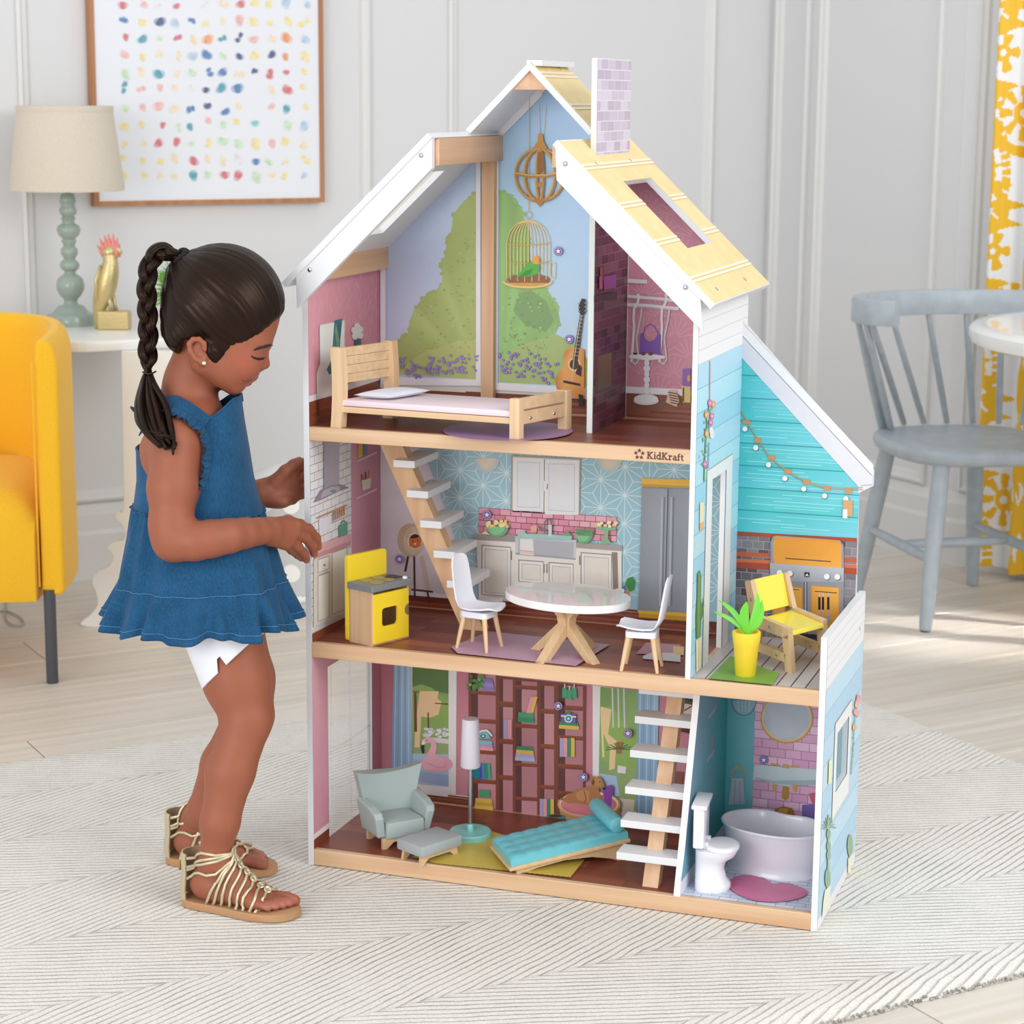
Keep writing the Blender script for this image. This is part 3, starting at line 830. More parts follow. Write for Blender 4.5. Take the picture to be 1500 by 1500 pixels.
# guitar leaning on the printed window
p = Print('y', YB, -1, 'B', base=.0042)
p.line('5A3A2A', [(460, 720), (560, 730), (585, 700)], 6)
p.poly(['C77A35', 'D98E42', 'E0A057', 'C87832'], [(478, 420), (500, 395), (560, 388), (605, 405), (607, 720), (560, 722), (470, 690), (425, 655), (418, 600), (440, 550), (475, 500), (470, 455)])
p.ell('4A2A1A', 540, 500, 30, 34); p.line('F0D9B0', [(540 + 36 * math.cos(t), 500 + 40 * math.sin(t)) for t in [2 * PI * k / 20 for k in range(20)]], 5, closed=True)
p.poly('3E2A20', [(578, 170), (600, 172), (562, 485), (528, 478)])
for k in range(12):
    t = k / 12; p.line('B9A68C', [(578 - 48 * t, 185 + 280 * t), (599 - 36 * t, 188 + 280 * t)], 3)
p.poly('1F1A18', [(588, 75), (612, 80), (610, 170), (596, 182), (570, 165), (568, 120)])
for v in (100, 125, 150): p.ell('9A948C', 570, v + 8, 7, 5); p.ell('9A948C', 612, v + 4, 6, 5)
p.poly('2A2322', [(575, 500), (590, 520), (585, 580), (548, 560), (555, 535)])
p.poly('241C1A', [(470, 602), (580, 625), (578, 640), (470, 618)])
p.line('D8D2C8', [(590, 180), (535, 470), (520, 610)], 2); p.line('D8D2C8', [(582, 180), (540, 470), (528, 610)], 2)
p.poly('2B2624', [(568, 690), (600, 700), (600, 770), (570, 770)])
p.build('printed_guitar', BK3)
# pink wardrobe corner on the right of the attic
p = Print('y', YB, -1, 'B', base=.0004)
x0p, x1p = .4285, XC
p.raw([xz(x0p, zt), xz(x1p, zt), xz(x1p, roofz(x1p)), xz(x0p, roofz(x0p))], 'CC8A9C')
r_ = 0.034
for j in range(14):
    for i in range(7):
        cx_ = x0p + (i + .5 * (j % 2)) * r_ * 1.5; cz_ = zt + j * r_ * 0.92
        for k in range(9):
            a = PI * (k + .5) / 9
            x1_ = cx_ + .86 * r_ * math.cos(a); z1_2 = cz_ + .98 * r_ * math.sin(a)
            if not (x0p < x1_ < x1p and x0p < cx_ < x1p) or z1_2 > roofz(x1_): continue
            p_line3(p, 'DBA3B0', [(cx_ + .16 * r_ * math.cos(a), cz_ + .16 * r_ * math.sin(a)), (x1_, z1_2)], .0010); p.k -= 1
p.k += 1
p.build('printed_fan_wallpaper', BK3)
p = Print('y', YB, -1, 'B', base=.0012)
zr2 = on('y', YB, *zr('B', 1000, 694)).z
p_rect(p, '84503C', x0p, XC, Z3, zr2)
for k in range(5): p_rect(p, BR[k], x0p + .02 * k, XC - .01 * k, Z3 + .004 * k, Z3 + .004 * k + .0035)
p.poly('E4E3E6', [(800, 640), (1290, 664), (1290, 706), (800, 682)])
p.build('printed_skirting', BK3)
p = Print('y', YB, -1, 'B', base=.0030)
w1, w2 = 'DDD8DC', 'B9B2BA'
p.poly(w1, [(805, -60), (1010, -45), (1010, -20), (805, -30)]); p.line(w1, [(808, -40), (806, 55)], 10)
p.line(w1, [(800, 52), (1110, 78), (1210, 92)], 18); p.line(w2, [(800, 62), (1200, 100)], 4)
p.line(w1, [(850, 112), (1010, 120), (1215, 140)], 20); p.line(w2, [(850, 124), (1215, 152)], 5)
for x in (930, 1110):
    p.line('E6E1E4', [(x + 20, 45), (x + 24, 80), (x + 15, 110), (x - 5, 140), (x - 8, 200), (x - 5, 260), (x - 15, 400), (x - 22, 485)], 16)
    p.line('CFC8CE', [(x + 45, 135), (x + 35, 210), (x + 10, 330), (x + 25, 470), (x + 5, 500), (x - 20, 480)], 12)
p.build('printed_hangers', BK3)
p = Print('y', YB, -1, 'B', base=.0032)
p.line('8A62B8', [(985, 300), (995, 260), (1025, 240), (1055, 255), (1080, 300)], 7)
p.poly('7E55AE', [(965, 300), (985, 300), (990, 330), (1020, 355), (1060, 340), (1080, 300), (1098, 305), (1100, 450), (960, 440)])
p.build('printed_handbag', BK3)
p = Print('y', YB, -1, 'B', base=.0040)
p.poly('E8E4E6', [(895, 440), (1020, 430), (1125, 445), (1125, 462), (1010, 475), (895, 458)])
for k in range(6): p.ell('EDEAEA', 1008, 490 + k * 36, 17 if k % 2 == 0 else 22, 22)
p.ell('D9D4D6', 1004, 735, 82, 28); p.ell('F0EDED', 1003, 722, 78, 30)
p.ell('7A4A28', 985, 432, 16, 11); p.ell('7A4A28', 1033, 432, 16, 11); p.line('B98A50', [(1000, 430), (1018, 430)], 4)
p.poly('2E2A2C', [(920, 425), (945, 428), (945, 438), (920, 436)])
p.build('printed_pedestal_table', BK3)
p = Print('y', YB, -1, 'B', base=.0036)
p.poly('8C63A8', [(1240, 530), (1290, 525), (1290, 640), (1235, 635)]); p.ell('E0A060', 1278, 590, 10, 22)
p.poly('D8BE78', [(1232, 640), (1290, 645), (1290, 748), (1240, 745)]); p.line('5A4024', [(1245, 650), (1243, 740)], 10)
p.poly('D9B9A2', [(1150, 665), (1200, 665), (1215, 740), (1200, 775), (1130, 745)])
for k in range(5): p.line('5A342A', [(1145 + k * 4, 680 + k * 16), (1205 + k * 2, 690 + k * 17)], 7)
p.line('8A5A34', [(1210, 690), (1228, 765)], 6)
p.build('printed_boxes', BK3)
p = Print('y', YB, -1, 'P', base=.0006)
p_rect(p, '73402F', T, .4195, Z3, zt - .010)
for k in range(6): p_rect(p, BR[k % 5], T + .03 * k, .41 - .02 * k, Z3 + .0045 * k, Z3 + .0045 * k + .004)
p.build('printed_floor_band', BK3)
for q in ((818, 368), (834, 497)): sticker(BK3, 'y', YB - .004, -1, 'P', *q)
# attic floor rugs
p = Print('z', Z3, 1, 'B', base=.0024)
p.ell('9A78A4', 105, 940, 420, 66, 40)
p.build('printed_round_rug', TOP)
# chimney board: lavender brick above the roof, plum fireplace brick in the attic
p = Print('x', .4285, 1, 'P')
p_tiles(p, ['B7A9BE', 'C3B7CB', 'CFC5D6', 'BBAFC4'], .0965, .2742, 1.10, 1.2490, 5, 10, 'DAD4DF', .10)
p.build('printed_chimney_brick', CHB)
p = Print('x', .4285, 1, 'B')
p_tiles(p, ['5B3446', '6A3E50', '4C2B3C', '724A5C'], .0965, .2742, Z3, 1.06, 5, 26, '8D6878', .06)
p.quad('5A3C40', (670, 440), (785, 405), (785, 655), (672, 690)); p.quad(['7A5A44', '8E6C50', '6E6A4A', '5E5A40'], (684, 452), (775, 424), (775, 642), (686, 672))
p.build('printed_fireplace', CHB)
p = Print('x', .4285, 1, 'R3', base=.0024)
p.quad('4A2634', (562, 1240), (672, 1225), (674, 1260), (562, 1275))
p.quad('8E4A92', (605, 1150), (668, 1140), (668, 1205), (608, 1215)); p.quad('C65A80', (585, 1150), (602, 1145), (602, 1210), (585, 1212)); p.quad('B05A30', (590, 1105), (600, 1105), (600, 1145), (590, 1145))
p.build('printed_vanity_shelf', CHB)
# attic left wall
def left_band(parent, reg, pts, col, name, base=.0004):
    p = Print('x', T, 1, reg, base=base); p.poly(col, pts); return p.build(name, parent)
yb = YB
p = Print('x', T, 1, 'A')
def yz(y, z): return (T, y, z)
zs = on('x', T, *zr('A', 105, 745)).z; zs2 = on('x', T, *zr('A', 105, 705)).z
p.raw([yz(0, zs2), yz(yb, zs2), yz(yb, z0_), yz(0, z0_)], ['D795A4', 'C67A8C', 'CD8494', 'DD9CAB'])
rq = random.Random(8)
for k in range(420):
    y, z = rq.uniform(.004, yb - .004), rq.uniform(zs2, z0_ - .012)
    p_line3(p, rq.choice(['E3AFBA', 'C98596', 'E6B9C2']), [(y, z), (y + .003, z + .008)], .0008); p.k -= 1
p.k += 1
p.raw([yz(0, zs), yz(yb, zs), yz(yb, zs2), yz(0, zs2)], 'E9DDE2')
p.raw([yz(0, Z3), yz(yb, Z3), yz(yb, zs), yz(0, zs)], '84432E')
for k in range(5): p_line3(p, BR[k], [(.01, Z3 + .006 * k + .004), (.27, Z3 + .006 * k + .004)], .0018)
p.build('printed_pink_wallpaper', LWALL)
p = Print('x', T, 1, 'A', base=.0016)
p.poly('5A3020', [(150, 700), (158, 700), (158, 830), (150, 830)])
p.poly('DDD3D2', [(162, 250), (170, 243), (325, 215), (325, 640), (300, 690), (145, 730), (142, 560), (165, 490)])
p.poly('EFE8E6', [(162, 255), (320, 222), (318, 460), (165, 490)]); p.poly('E8DEDD', [(145, 570), (170, 495), (230, 480), (250, 560), (250, 690), (147, 715)])
p.poly(['2F6675', '3C7F86', '2B5A6C', '4A8A84'], [(258, 220), (310, 205), (300, 300), (290, 430), (255, 550), (225, 570), (208, 535), (240, 470)])
for k in range(6): p.line('8FB08A', [(270 + 4 * k, 240 + 20 * k), (262 + 3 * k, 300 + 20 * k)], 4)
p.build('printed_armchair', LWALL)
p = Print('x', T, 1, 'A', base=.0016)
for u, v in ((405, 255), (385, 280), (425, 275), (405, 300), (390, 320), (425, 315)): p.ell('DAD4D4', u, v, 20, 22, 10)
p.poly('2F5866', [(388, 345), (430, 335), (432, 385), (390, 390)])
p.build('printed_flower_vase', LWALL)
# ------------------------------------------------------------ kitchen
zk = on('y', YB, *zr('D', 1050, 1040)).z; zk2 = on('y', YB, *zr('D', 1050, 1085)).z
p = Print('y', YB, -1, 'K')
p_rect(p, ['A3C6D2', '9CC4D2', '93BCCB', '9FC3CF'], T, XC, Z2, Z3B)
# white star lattice
hx = .040; hz = hx * math.sqrt(3)
def star(cx_, cz_, R_):
    pts = [(cx_ + R_ * math.cos(a), cz_ + R_ * math.sin(a)) for a in [PI / 6 + k * PI / 3 for k in range(6)]]
    for k in range(6):
        a, b = pts[k], pts[(k + 1) % 6]
        m_ = ((a[0] + b[0] + cx_) / 3, (a[1] + b[1] + cz_) / 3)
        for q0, q1 in (((cx_, cz_), a), ((cx_, cz_), m_), (a, m_), (b, m_), (a, b)):
            if min(q0[0], q1[0]) < .10 or max(q0[0], q1[0]) > XC or max(q0[1], q1[1]) > Z3B or min(q0[1], q1[1]) < zk: continue
            p_line3(p, 'CFE2E8', [q0, q1], .0013); p.k -= 1
R_ = .046
for j in range(6):
    for i in range(8):
        star(.07 + (i + .5 * (j % 2)) * R_ * math.sqrt(3), zk + .02 + j * R_ * 1.5, R_)
p.k += 1
p.build('printed_star_wallpaper', BK2)
p = Print('y', YB, -1, 'K', base=.0010)
p.poly(['D8CFD4', 'CFC6D0', 'D0C8D2', 'D6CDD6'], [(520, 40), (760, 40), (840, 200), (940, 470), (1010, 690), (1010, 1050), (520, 1050)])
p.poly('E4DFE4', [(720, 985), (1320, 1075), (1320, 1110), (720, 1040)])
p.build('printed_lilac_wall', BK2)
p = Print('y', YB, -1, 'D', base=.0014)
p.poly('E2DEE0', [(940, 1040), (1080, 1055), (1080, 1092), (940, 1078)])
zz = on('y', YB, *zr('K', 900, 1045)).z
p_rect(p, '6A3325', T, XC, Z2, zk2)
for k in range(6): p_rect(p, BR[k % 5], T + .05 * k, XC - .03 * k, Z2 + .0045 * k, Z2 + .0045 * k + .004)
p.build('printed_skirting', BK2)
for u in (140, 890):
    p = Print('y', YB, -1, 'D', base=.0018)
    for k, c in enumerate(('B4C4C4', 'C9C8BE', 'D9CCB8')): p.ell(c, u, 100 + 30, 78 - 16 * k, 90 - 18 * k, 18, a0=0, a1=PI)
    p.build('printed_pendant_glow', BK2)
# wicker stool with a cat basket in the corner
p = Print('y', YB, -1, 'K', base=.0018)
p.line('4A2A20', [(700, 765), (680, 870)], 14); p.line('4A2A20', [(738, 770), (742, 1035)], 12); p.line('C9B8A8', [(785, 770), (830, 985)], 24)
p.line('5A3424', [(720, 985), (860, 1000)], 12); p.line('5A3424', [(822, 990), (838, 1075)], 12)
p.ell('BFA88E', 715, 665, 86, 108, 22); p.ell('CDB89E', 735, 670, 66, 92, 22)
for k in range(7): p.line('A08870', [(650 + 8 * k, 590 + 14 * k), (700 + 8 * k, 570 + 14 * k)], 3)
p.ell('DCCDB8', 742, 672, 48, 54, 18); p.ell('3A2420', 745, 672, 40, 46, 18)
p.poly('C76A3A', [(705, 645), (722, 655), (755, 652), (772, 640), (785, 670), (780, 705), (745, 718), (708, 705)]); p.ell('2A1A14', 730, 672, 4, 4); p.ell('2A1A14', 760, 670, 4, 4); p.ell('F0D0B0', 745, 690, 8, 6)
p.build('printed_cat_basket', BK2)
# wall cupboard
p = Print('y', YB, -1, 'D', base=.0022)
p.poly('A79C90', [(290, 110), (715, 130), (708, 488), (285, 462)])
p.poly('DAD5CC', [(300, 120), (706, 140), (700, 478), (296, 456)])
for a, b, c, d, s_ in ((303, 488, 128, 450, 0), (495, 700, 138, 470, 6)):
    p.poly('E2E5EC', [(a, c), (b, c + 6), (b, d + s_), (a, d)]); p.poly('C4C8D2', [(a + 22, c + 22), (b - 22, c + 26), (b - 22, d - 18 + s_), (a + 22, d - 22)]); p.poly('DFE3EB', [(a + 26, c + 27), (b - 27, c + 31), (b - 27, d - 23 + s_), (a + 26, d - 27)])
p.line('5B5558', [(492, 135), (489, 462)], 4)
p.poly('F2F2F2', [(468, 275), (510, 262), (516, 320), (480, 330)]); p.line('55565A', [(512, 285), (508, 320)], 5); p.line('C9C9CC', [(485, 275), (484, 322)], 4)
p.build('printed_wall_cupboard', BK2)
# pink tiled splash-back
p = Print('y', YB, -1, 'D', base=.0022)
p.rowed('D98CA0', [(92, 430), (935, 488), (930, 640), (90, 580)], 13, 4, '5B2F48', .05, cols=['D98FA2', 'E0A0B0', 'D2849A', 'E6AEBA'])
p.build('printed_splash_back', BK2)
p = Print('y', YB, -1, 'D', base=.0040)
cw, cl_ = 'E4E0D8', 'EFECE6'
p.poly(cw, [(78, 610), (965, 690), (965, 1065), (95, 985)])
p.poly('9A948F', [(60, 590), (320, 592), (325, 640), (58, 625)]); p.poly('A7A19C', [(690, 640), (968, 660), (968, 695), (690, 675)])
p.poly('C9CBD0', [(316, 600), (690, 625), (685, 748), (318, 715)]); p.poly('B2B4BC', [(335, 620), (675, 640), (670, 735), (335, 708)]); p.poly('9CA0A8', [(318, 715), (685, 748), (685, 738), (318, 703)])
for a, b, c, d in ((110, 290, 655, 960), (335, 490, 745, 880), (520, 672, 760, 900), (715, 905, 700, 980)):
    sl = .075
    def q_(u, v): return (u, v + (u - a) * sl)
    p.poly('8E8378', [q_(a, c), q_(b, c), q_(b, d), q_(a, d)]); p.poly(cl_, [q_(a + 6, c + 6), q_(b - 4, c + 6), q_(b - 4, d - 4), q_(a + 6, d - 4)])
    p.poly('B5ABA0', [q_(a + 20, c + 22), q_(b - 18, c + 22), q_(b - 18, d - 16), q_(a + 20, d - 16)]); p.poly('E0DBD2', [q_(a + 24, c + 26), q_(b - 21, c + 26), q_(b - 21, d - 19), q_(a + 24, d - 19)])
for u, v in ((293, 720), (492, 800), (510, 800), (710, 750)): p.line('8A8078', [(u, v - 28), (u, v + 28)], 8)
p.poly('8E8278', [(905, 700), (940, 702), (945, 920), (912, 930)])
p.poly('E6E2DE', [(345, 612), (425, 618), (430, 720), (345, 712)]); p.line('D08A80', [(346, 690), (430, 700)], 5); p.line('D08A80', [(346, 700), (430, 710)], 3)
p.build('printed_base_cupboards', BK2)
p = Print('y', YB, -1, 'D', base=.0090)
for (u, v, ru, rv) in ((215, 560, 66, 42), (742, 605, 52, 38)):
    p.ell('6CA878', u, v - 22, ru, rv * 1.6, 18, a0=0, a1=PI); p.ell('86C08E', u - 8, v - 18, ru * .8, rv * 1.2, 18, a0=0, a1=PI)
for k in range(34): p.ell(random.choice(['E9D28A', 'F2E3AE', 'E0BE6A']), 215 + random.uniform(-62, 62), 528 + random.uniform(-22, 12), 11, 9, 8)
p.k += 1
p.poly('E8D49A', [(115, 585), (140, 568), (170, 590)])
for k in range(3): p.line('5E9A6A', [(690 + 4 * k, 560 + 14 * k), (800 - 2 * k, 566 + 14 * k)], 12)
p.poly('7DB88A', [(812, 540), (942, 548), (930, 560), (890, 565), (888, 615), (908, 645), (845, 640), (866, 612), (866, 562), (824, 556)])
for k in range(16): p.ell(random.choice(['EAD8A8', 'F2E6C4', 'DFC088']), 875 + random.uniform(-60, 62), 528 + random.uniform(-16, 12), 12, 9, 8)
p.poly('6CA878', [(608, 600), (640, 565), (672, 602)]); p.poly('9CC8C0', [(330, 600), (370, 565), (395, 585), (560, 590), (670, 600), (665, 620), (330, 610)])
p.k += 1
p.line('7A6A70', [(500, 585), (500, 520), (518, 492), (540, 500), (545, 540)], 9); p.line('A898A0', [(440, 580), (458, 535), (470, 580)], 7); p.line('7A6A70', [(460, 545), (545, 570)], 5)
p.poly('E4A890', [(415, 540), (450, 530), (455, 570), (420, 575)]); p.poly('BFD6E0', [(525, 530), (545, 530), (545, 600), (525, 598)])
p.build('printed_dishes', BK2)
p = Print('y', YB, -1, 'D', base=.0030)
p.poly('C99A2E', [(1088, 250), (1390, 258), (1390, 312), (1085, 300)]); p.poly('E3B646', [(1088, 250), (1390, 258), (1390, 300), (1086, 284)])
p.poly('8A909A', [(1086, 303), (1390, 318), (1370, 1075), (1068, 1060)])
for a, b in ((1090, 1246), (1252, 1388)): p.poly(['8F959F', '9CA2AB', '9298A2', '888E98'], [(a, 312), (b, 318), (b - 18, 1066), (a - 20, 1056)])
p.line('43474F', [(1247, 312), (1228, 1064)], 6)
for u in (1212, 1268): p.line('747A84', [(u + 6, 365), (u - 8, 1030)], 26); p.line('A9AFB8', [(u, 365), (u - 14, 1030)], 14)
p.poly('C99A2E', [(1068, 1056), (1372, 1072), (1370, 1122), (1068, 1098)]); p.poly('E0B341', [(1068, 1056), (1372, 1072), (1371, 1095), (1068, 1075)])
p.build('printed_fridge', BK2)
p = Print('y', YB, -1, 'D', base=.0034)
p.poly('3E8A4A', [(985, 895), (1000, 860), (1030, 850), (1048, 880), (1040, 930), (1010, 940)]); p.poly('DD7E3A', [(985, 930), (1010, 935), (1000, 980), (988, 975)])
p.poly('3E78A8', [(955, 920), (985, 905), (985, 950), (950, 960)]); p.ell('F0F2F4', 970, 935, 12, 12)
p.poly('D8B23A', [(875, 935), (890, 885), (905, 900), (915, 945)]); p.line('4A4A4A', [(796, 910), (820, 918), (845, 915), (855, 895)], 5)
p.build('printed_fridge_magnets', BK2)
for q in ((642, 790, 'K'), (140, 475, 'D')): sticker(BK2, 'y', YB - .008, -1, q[2], q[0], q[1])
# kitchen floor rug
p = Print('z', Z2, 1, 'D', base=.0024)
rugk = [(-80, 1290), (150, 1195), (890, 1275), (680, 1408), (-40, 1330)]
p.poly(['B892A8', 'B48CA4', 'BE9AAE', 'B68EA6'], rugk)
p.build('printed_pink_rug', MID)
p = Print('z', Z2, 1, 'D', base=.0020)
p.poly('B58A98', [(1050, 1330), (1110, 1262), (1320, 1275), (1310, 1345)]); p.poly('D4D4DC', [(1090, 1345), (1150, 1320), (1320, 1330), (1320, 1382), (1090, 1362)]); p.poly('D6B88A', [(1275, 1285), (1340, 1288), (1340, 1340), (1275, 1335)])
p.build('printed_doormat', MID)
# kitchen left wall
yt = on('x', T, *zr('K', 328, 400)).y
p = Print('x', T, 1, 'K')
p_tiles(p, ['E9E8EC', 'E2E1E6', 'EFEEF0', 'DDDCE2'], 0.001, yt, Z2 + .03, Z3B, 5, 22, '6F6C72', .07)
p_rect(p, ['C88C9E', 'B5788C', 'BC8092', 'D09AAA'], yt, YB, Z2, Z3B)
p.build('printed_white_tiles', LWALL)
p = Print('x', T, 1, 'K', base=.0018)
p.poly(['A8A4B2', 'BDB9C6', 'ADA9B6', '9A96A4'], [(145, 20), (248, -20), (245, 318), (145, 352)])
p.poly('8C8894', [(78, 425), (125, 345), (190, 312), (250, 305), (308, 325), (300, 332), (250, 348), (125, 408)]); p.poly('B4B0BC', [(125, 395), (140, 350), (195, 322), (245, 318), (250, 345)]); p.ell('5E94A0', 205, 350, 20, 9)
p.build('printed_cooker_hood', LWALL)
p = Print('x', T, 1, 'K', base=.0018)
p.line('B98454', [(98, 525), (297, 440)], 9)
p.poly('DEDCE6', [(112, 535), (190, 500), (192, 600), (116, 640)])
for k in range(6): p.line('C08A5C', [(208 + 14 * k, 478 - 6 * k), (208 + 14 * k, 545 - 8 * k)], 7)
p.poly('5FA088', [(240, 572), (298, 545), (300, 660), (246, 690)]); p.line('3E4A4A', [(255, 560), (270, 540), (285, 545)], 5)
p.poly('D9A9B0', [(120, 690), (320, 625), (322, 668), (85, 765)]); p.poly('C98E98', [(82, 762), (322, 668), (320, 700), (85, 792)])
p.build('printed_utensil_rail', LWALL)
p = Print('x', T, 1, 'K', base=.0020)
p.poly('D6D2CA', [(78, 792), (305, 705), (305, 1130), (78, 1230)])
for a, b, c, d in ((105, 180, 790, 880), (105, 180, 895, 1195), (195, 295, 745, 1150)):
    p.poly('A39C94', [(a, c), (b, c - (b - a) * .36), (b, d - (b - a) * .4), (a, d)]); p.poly('E8E5DE', [(a + 5, c + 6), (b - 4, c - (b - a - 9) * .36 + 6), (b - 4, d - (b - a - 9) * .4 - 6), (a + 5, d - 6)])
p.ell('9A948C', 148, 828, 8, 9)
p.poly('84452F', [(74, 1270), (330, 1140), (330, 1190), (76, 1340)])
p.build('printed_side_cupboards', LWALL)
p = Print('x', T, 1, 'K', base=.0012)
for v in (160, 398): p.line('D9C2C8', [(358, v), (490, v - 62)], 12)
p.poly('D8AE4A', [(370, 40), (400, 30), (398, 128), (368, 135)]); p.poly('6A8E9C', [(405, 50), (430, 40), (430, 112), (405, 120)])
p.poly('E4D8BE', [(392, 282), (455, 262), (448, 330), (398, 345)]); p.line('C04A3A', [(400, 280), (395, 240)], 12); p.line('D8A040', [(440, 268), (448, 215)], 10); p.line('6A4A3A', [(420, 275), (418, 225)], 8)
p.build('printed_pantry_shelves', LWALL)
# ------------------------------------------------------------ living room back
zl = on('y', YB, *zr('E', 690, 890)).z; zl2 = on('y', YB, *zr('E', 690, 862)).z
p = Print('y', YB, -1, 'E')
p_rect(p, ['C98A98', 'C78896', 'C4818F', 'B97484'], T, .594, zl2, Z2B)
p_rect(p, 'E5DFE2', T, .594, zl, zl2 + .001)
p_rect(p, '70392A', T, .594, Z1, zl)
for k in range(7): p_rect(p, BR[k % 5], T + .04 * k, .59 - .02 * k, Z1 + .004 * k, Z1 + .004 * k + .0035)
p.build('printed_pink_wall', BK1)
def view(reg, pts, name, base=.0010):
    p = Print('y', YB, -1, reg, base=base); return p
p = Print('y', YB, -1, 'E', base=.0010)
p.poly('E4E3E4', [(640, 110), (905, 150), (900, 880), (640, 860)])
p.poly(['6E8A56', '7E9862', 'A2B27E', '9CB07C'], [(648, 130), (858, 160), (858, 835), (648, 820)])
p.poly('5E7A4A', [(648, 130), (858, 160), (858, 300), (648, 260)]); p.poly('8CAA5E', [(648, 260), (700, 245), (760, 265), (800, 300), (858, 330), (858, 560), (648, 560)])
p.poly('E8C49A', [(692, 285), (800, 285), (795, 330), (818, 345), (800, 420), (745, 440), (700, 430), (690, 610), (662, 610), (665, 480)])
p.line('6A4A34', [(665, 290), (668, 520)], 16); p.line('8A6A4A', [(650, 285), (690, 290)], 10); p.line('5A3A2A', [(740, 410), (742, 520)], 8); p.line('5A3A2A', [(780, 355), (858, 360)], 6)
for k in range(40): p.ell(random.choice(['D8D4DE', 'C4C0D0', 'E4E2E8']), random.uniform(715, 855), random.uniform(500, 550), 9, 8, 7)
p.k += 1
p.poly('A8C4DE', [(648, 645), (858, 650), (858, 838), (648, 820)]); p.poly('D9D4DA', [(735, 550), (858, 562), (858, 590), (735, 575)])
p.poly('9CB0D0', [(648, 740), (858, 770), (858, 836), (648, 800)])
p.build('printed_window_view', BK1)
p = Print('y', YB, -1, 'E', base=.0024)
p.ell('E6A6B6', 790, 705, 92, 48, 20); p.poly('E8B0BE', [(700, 690), (735, 650), (760, 600), (755, 580), (735, 585), (712, 592), (705, 565), (735, 548), (775, 560), (792, 600), (785, 650), (830, 680), (830, 730), (720, 740)])
p.poly('3A3436', [(700, 590), (718, 590), (720, 640), (708, 648), (700, 620)]); p.poly('F4E6E8', [(706, 572), (722, 570), (722, 592), (704, 596)]); p.ell('2A2426', 733, 570, 4, 4); p.line('D890A4', [(740, 700), (800, 725), (850, 720)], 6)
p.build('printed_flamingo', BK1)
p = Print('y', YB, -1, 'E', base=.0024)
p.poly(['8FB0CC', 'A3C2DC', '8FB0CE', '84A4C4'], [(542, 120), (642, 130), (650, 760), (528, 790)])
for k in range(5): p.line('7E9EBE' if k % 2 else 'B4CEE4', [(556 + 18 * k, 122), (545 + 21 * k, 770)], 6)
p.build('printed_curtain', BK1)
p = Print('y', YB, -1, 'F', base=.0010)
p.poly('E4E3E4', [(785, 180), (1120, 225), (1120, 1020), (785, 980)])
p.poly(['7A9A58', '86A864', '9CB27A', '90A878'], [(832, 190), (1070, 215), (1070, 960), (820, 870)])
p.poly('8FB05E', [(832, 320), (900, 310), (980, 420), (1060, 440), (1060, 700), (832, 640)])
p.poly('A8C0DC', [(826, 720), (930, 735), (950, 860), (822, 840)]); p.poly('D8CFC0', [(940, 870), (1040, 880), (1035, 960), (940, 950)])
p.line('E8D49A', [(838, 320), (850, 620)], 12); p.poly('E8C99A', [(835, 310), (900, 330), (880, 480), (930, 520), (920, 690), (885, 700), (890, 560), (838, 450)])
for u in (905, 940, 975): p.line('C9CCD2', [(u, 200), (u + 5, 440)], 9)
p.poly('A86A4A', [(925, 530), (970, 525), (965, 600), (930, 600)])
for k in range(9): p.line('4E6A3E', [(945, 570), (945 + 80 * math.cos(PI + k * PI / 8), 575 - 45 * math.sin(k * PI / 8))], 6)
p.poly('E0DEE0', [(940, 670), (990, 680), (985, 720), (935, 715)])
p.build('printed_garden_view', BK1)
p = Print('y', YB, -1, 'F', base=.0030)
p.poly(['86A8C8', '9CBEDA', '86A6C6', '7C9EBE'], [(1062, 205), (1190, 215), (1180, 990), (1052, 970)])
for k in range(5): p.line('7A9ABA' if k % 2 else 'B0CCE2', [(1078 + 22 * k, 210), (1068 + 22 * k, 975)], 6)
p.build('printed_curtain', BK1)
p = fprint0 = Print('y', YB, -1, 'F', base=.0030)
p.poly('5A2E24', [(1330, 250), (1410, 255), (1390, 480), (1320, 460)]); p.poly('D8CFC8', [(1345, 290), (1400, 300), (1390, 440), (1335, 430)]); p.poly('3A6A4A', [(1350, 270), (1400, 285), (1395, 300), (1350, 290)]); p.poly('A83A34', [(1345, 330), (1395, 300), (1395, 310), (1345, 340)])
p.build('printed_picture', BK1)
p = Print('y', YB, -1, 'F', base=.0030); p.poly('8A5A4A', [(1260, 700), (1340, 710), (1320, 1010), (1250, 1000)]); p.build('printed_basket', BK1)
# bookcase
p = Print('y', YB, -1, 'F', base=.0030)
p.poly('7C4636', [(30, 105), (745, 185), (738, 1000), (460, 998), (30, 935)])
sh = '5A2C20'; bk_ = 'B27C84'
colsx = [(46, 196), (218, 300), (318, 448), (470, 552), (578, 728)]
rows = {0: [(60, 215), (238, 385), (412, 575), (600, 755), (780, 930)], 1: [(135, 270), (305, 500), (530, 720), (750, 945)], 2: [(140, 165), (190, 400), (425, 640), (660, 845), (868, 962)],
        3: [(160, 300), (330, 515), (545, 765), (790, 985)], 4: [(150, 272), (300, 455), (480, 630), (660, 795), (820, 905)]}
def sk(u, v): return (u, v + (u - 120) * .06)
for ci, (a, b) in enumerate(colsx):
    for (t, w_) in rows[ci]:
        p.poly(bk_ if (ci + t) % 3 else 'BE8A92', [sk(a, t), sk(b, t), sk(b, w_), sk(a, w_)])
        p.poly('5E3A3A', [sk(a, t), sk(a + (b - a) * .28, t), sk(a + (b - a) * .28, w_), sk(a, w_)])
        p.poly('8A4A38', [sk(a, w_), sk(b, w_), sk(b, w_ + 16), sk(a, w_ + 16)])
p.k += 1
p.build('printed_bookcase', BK1)
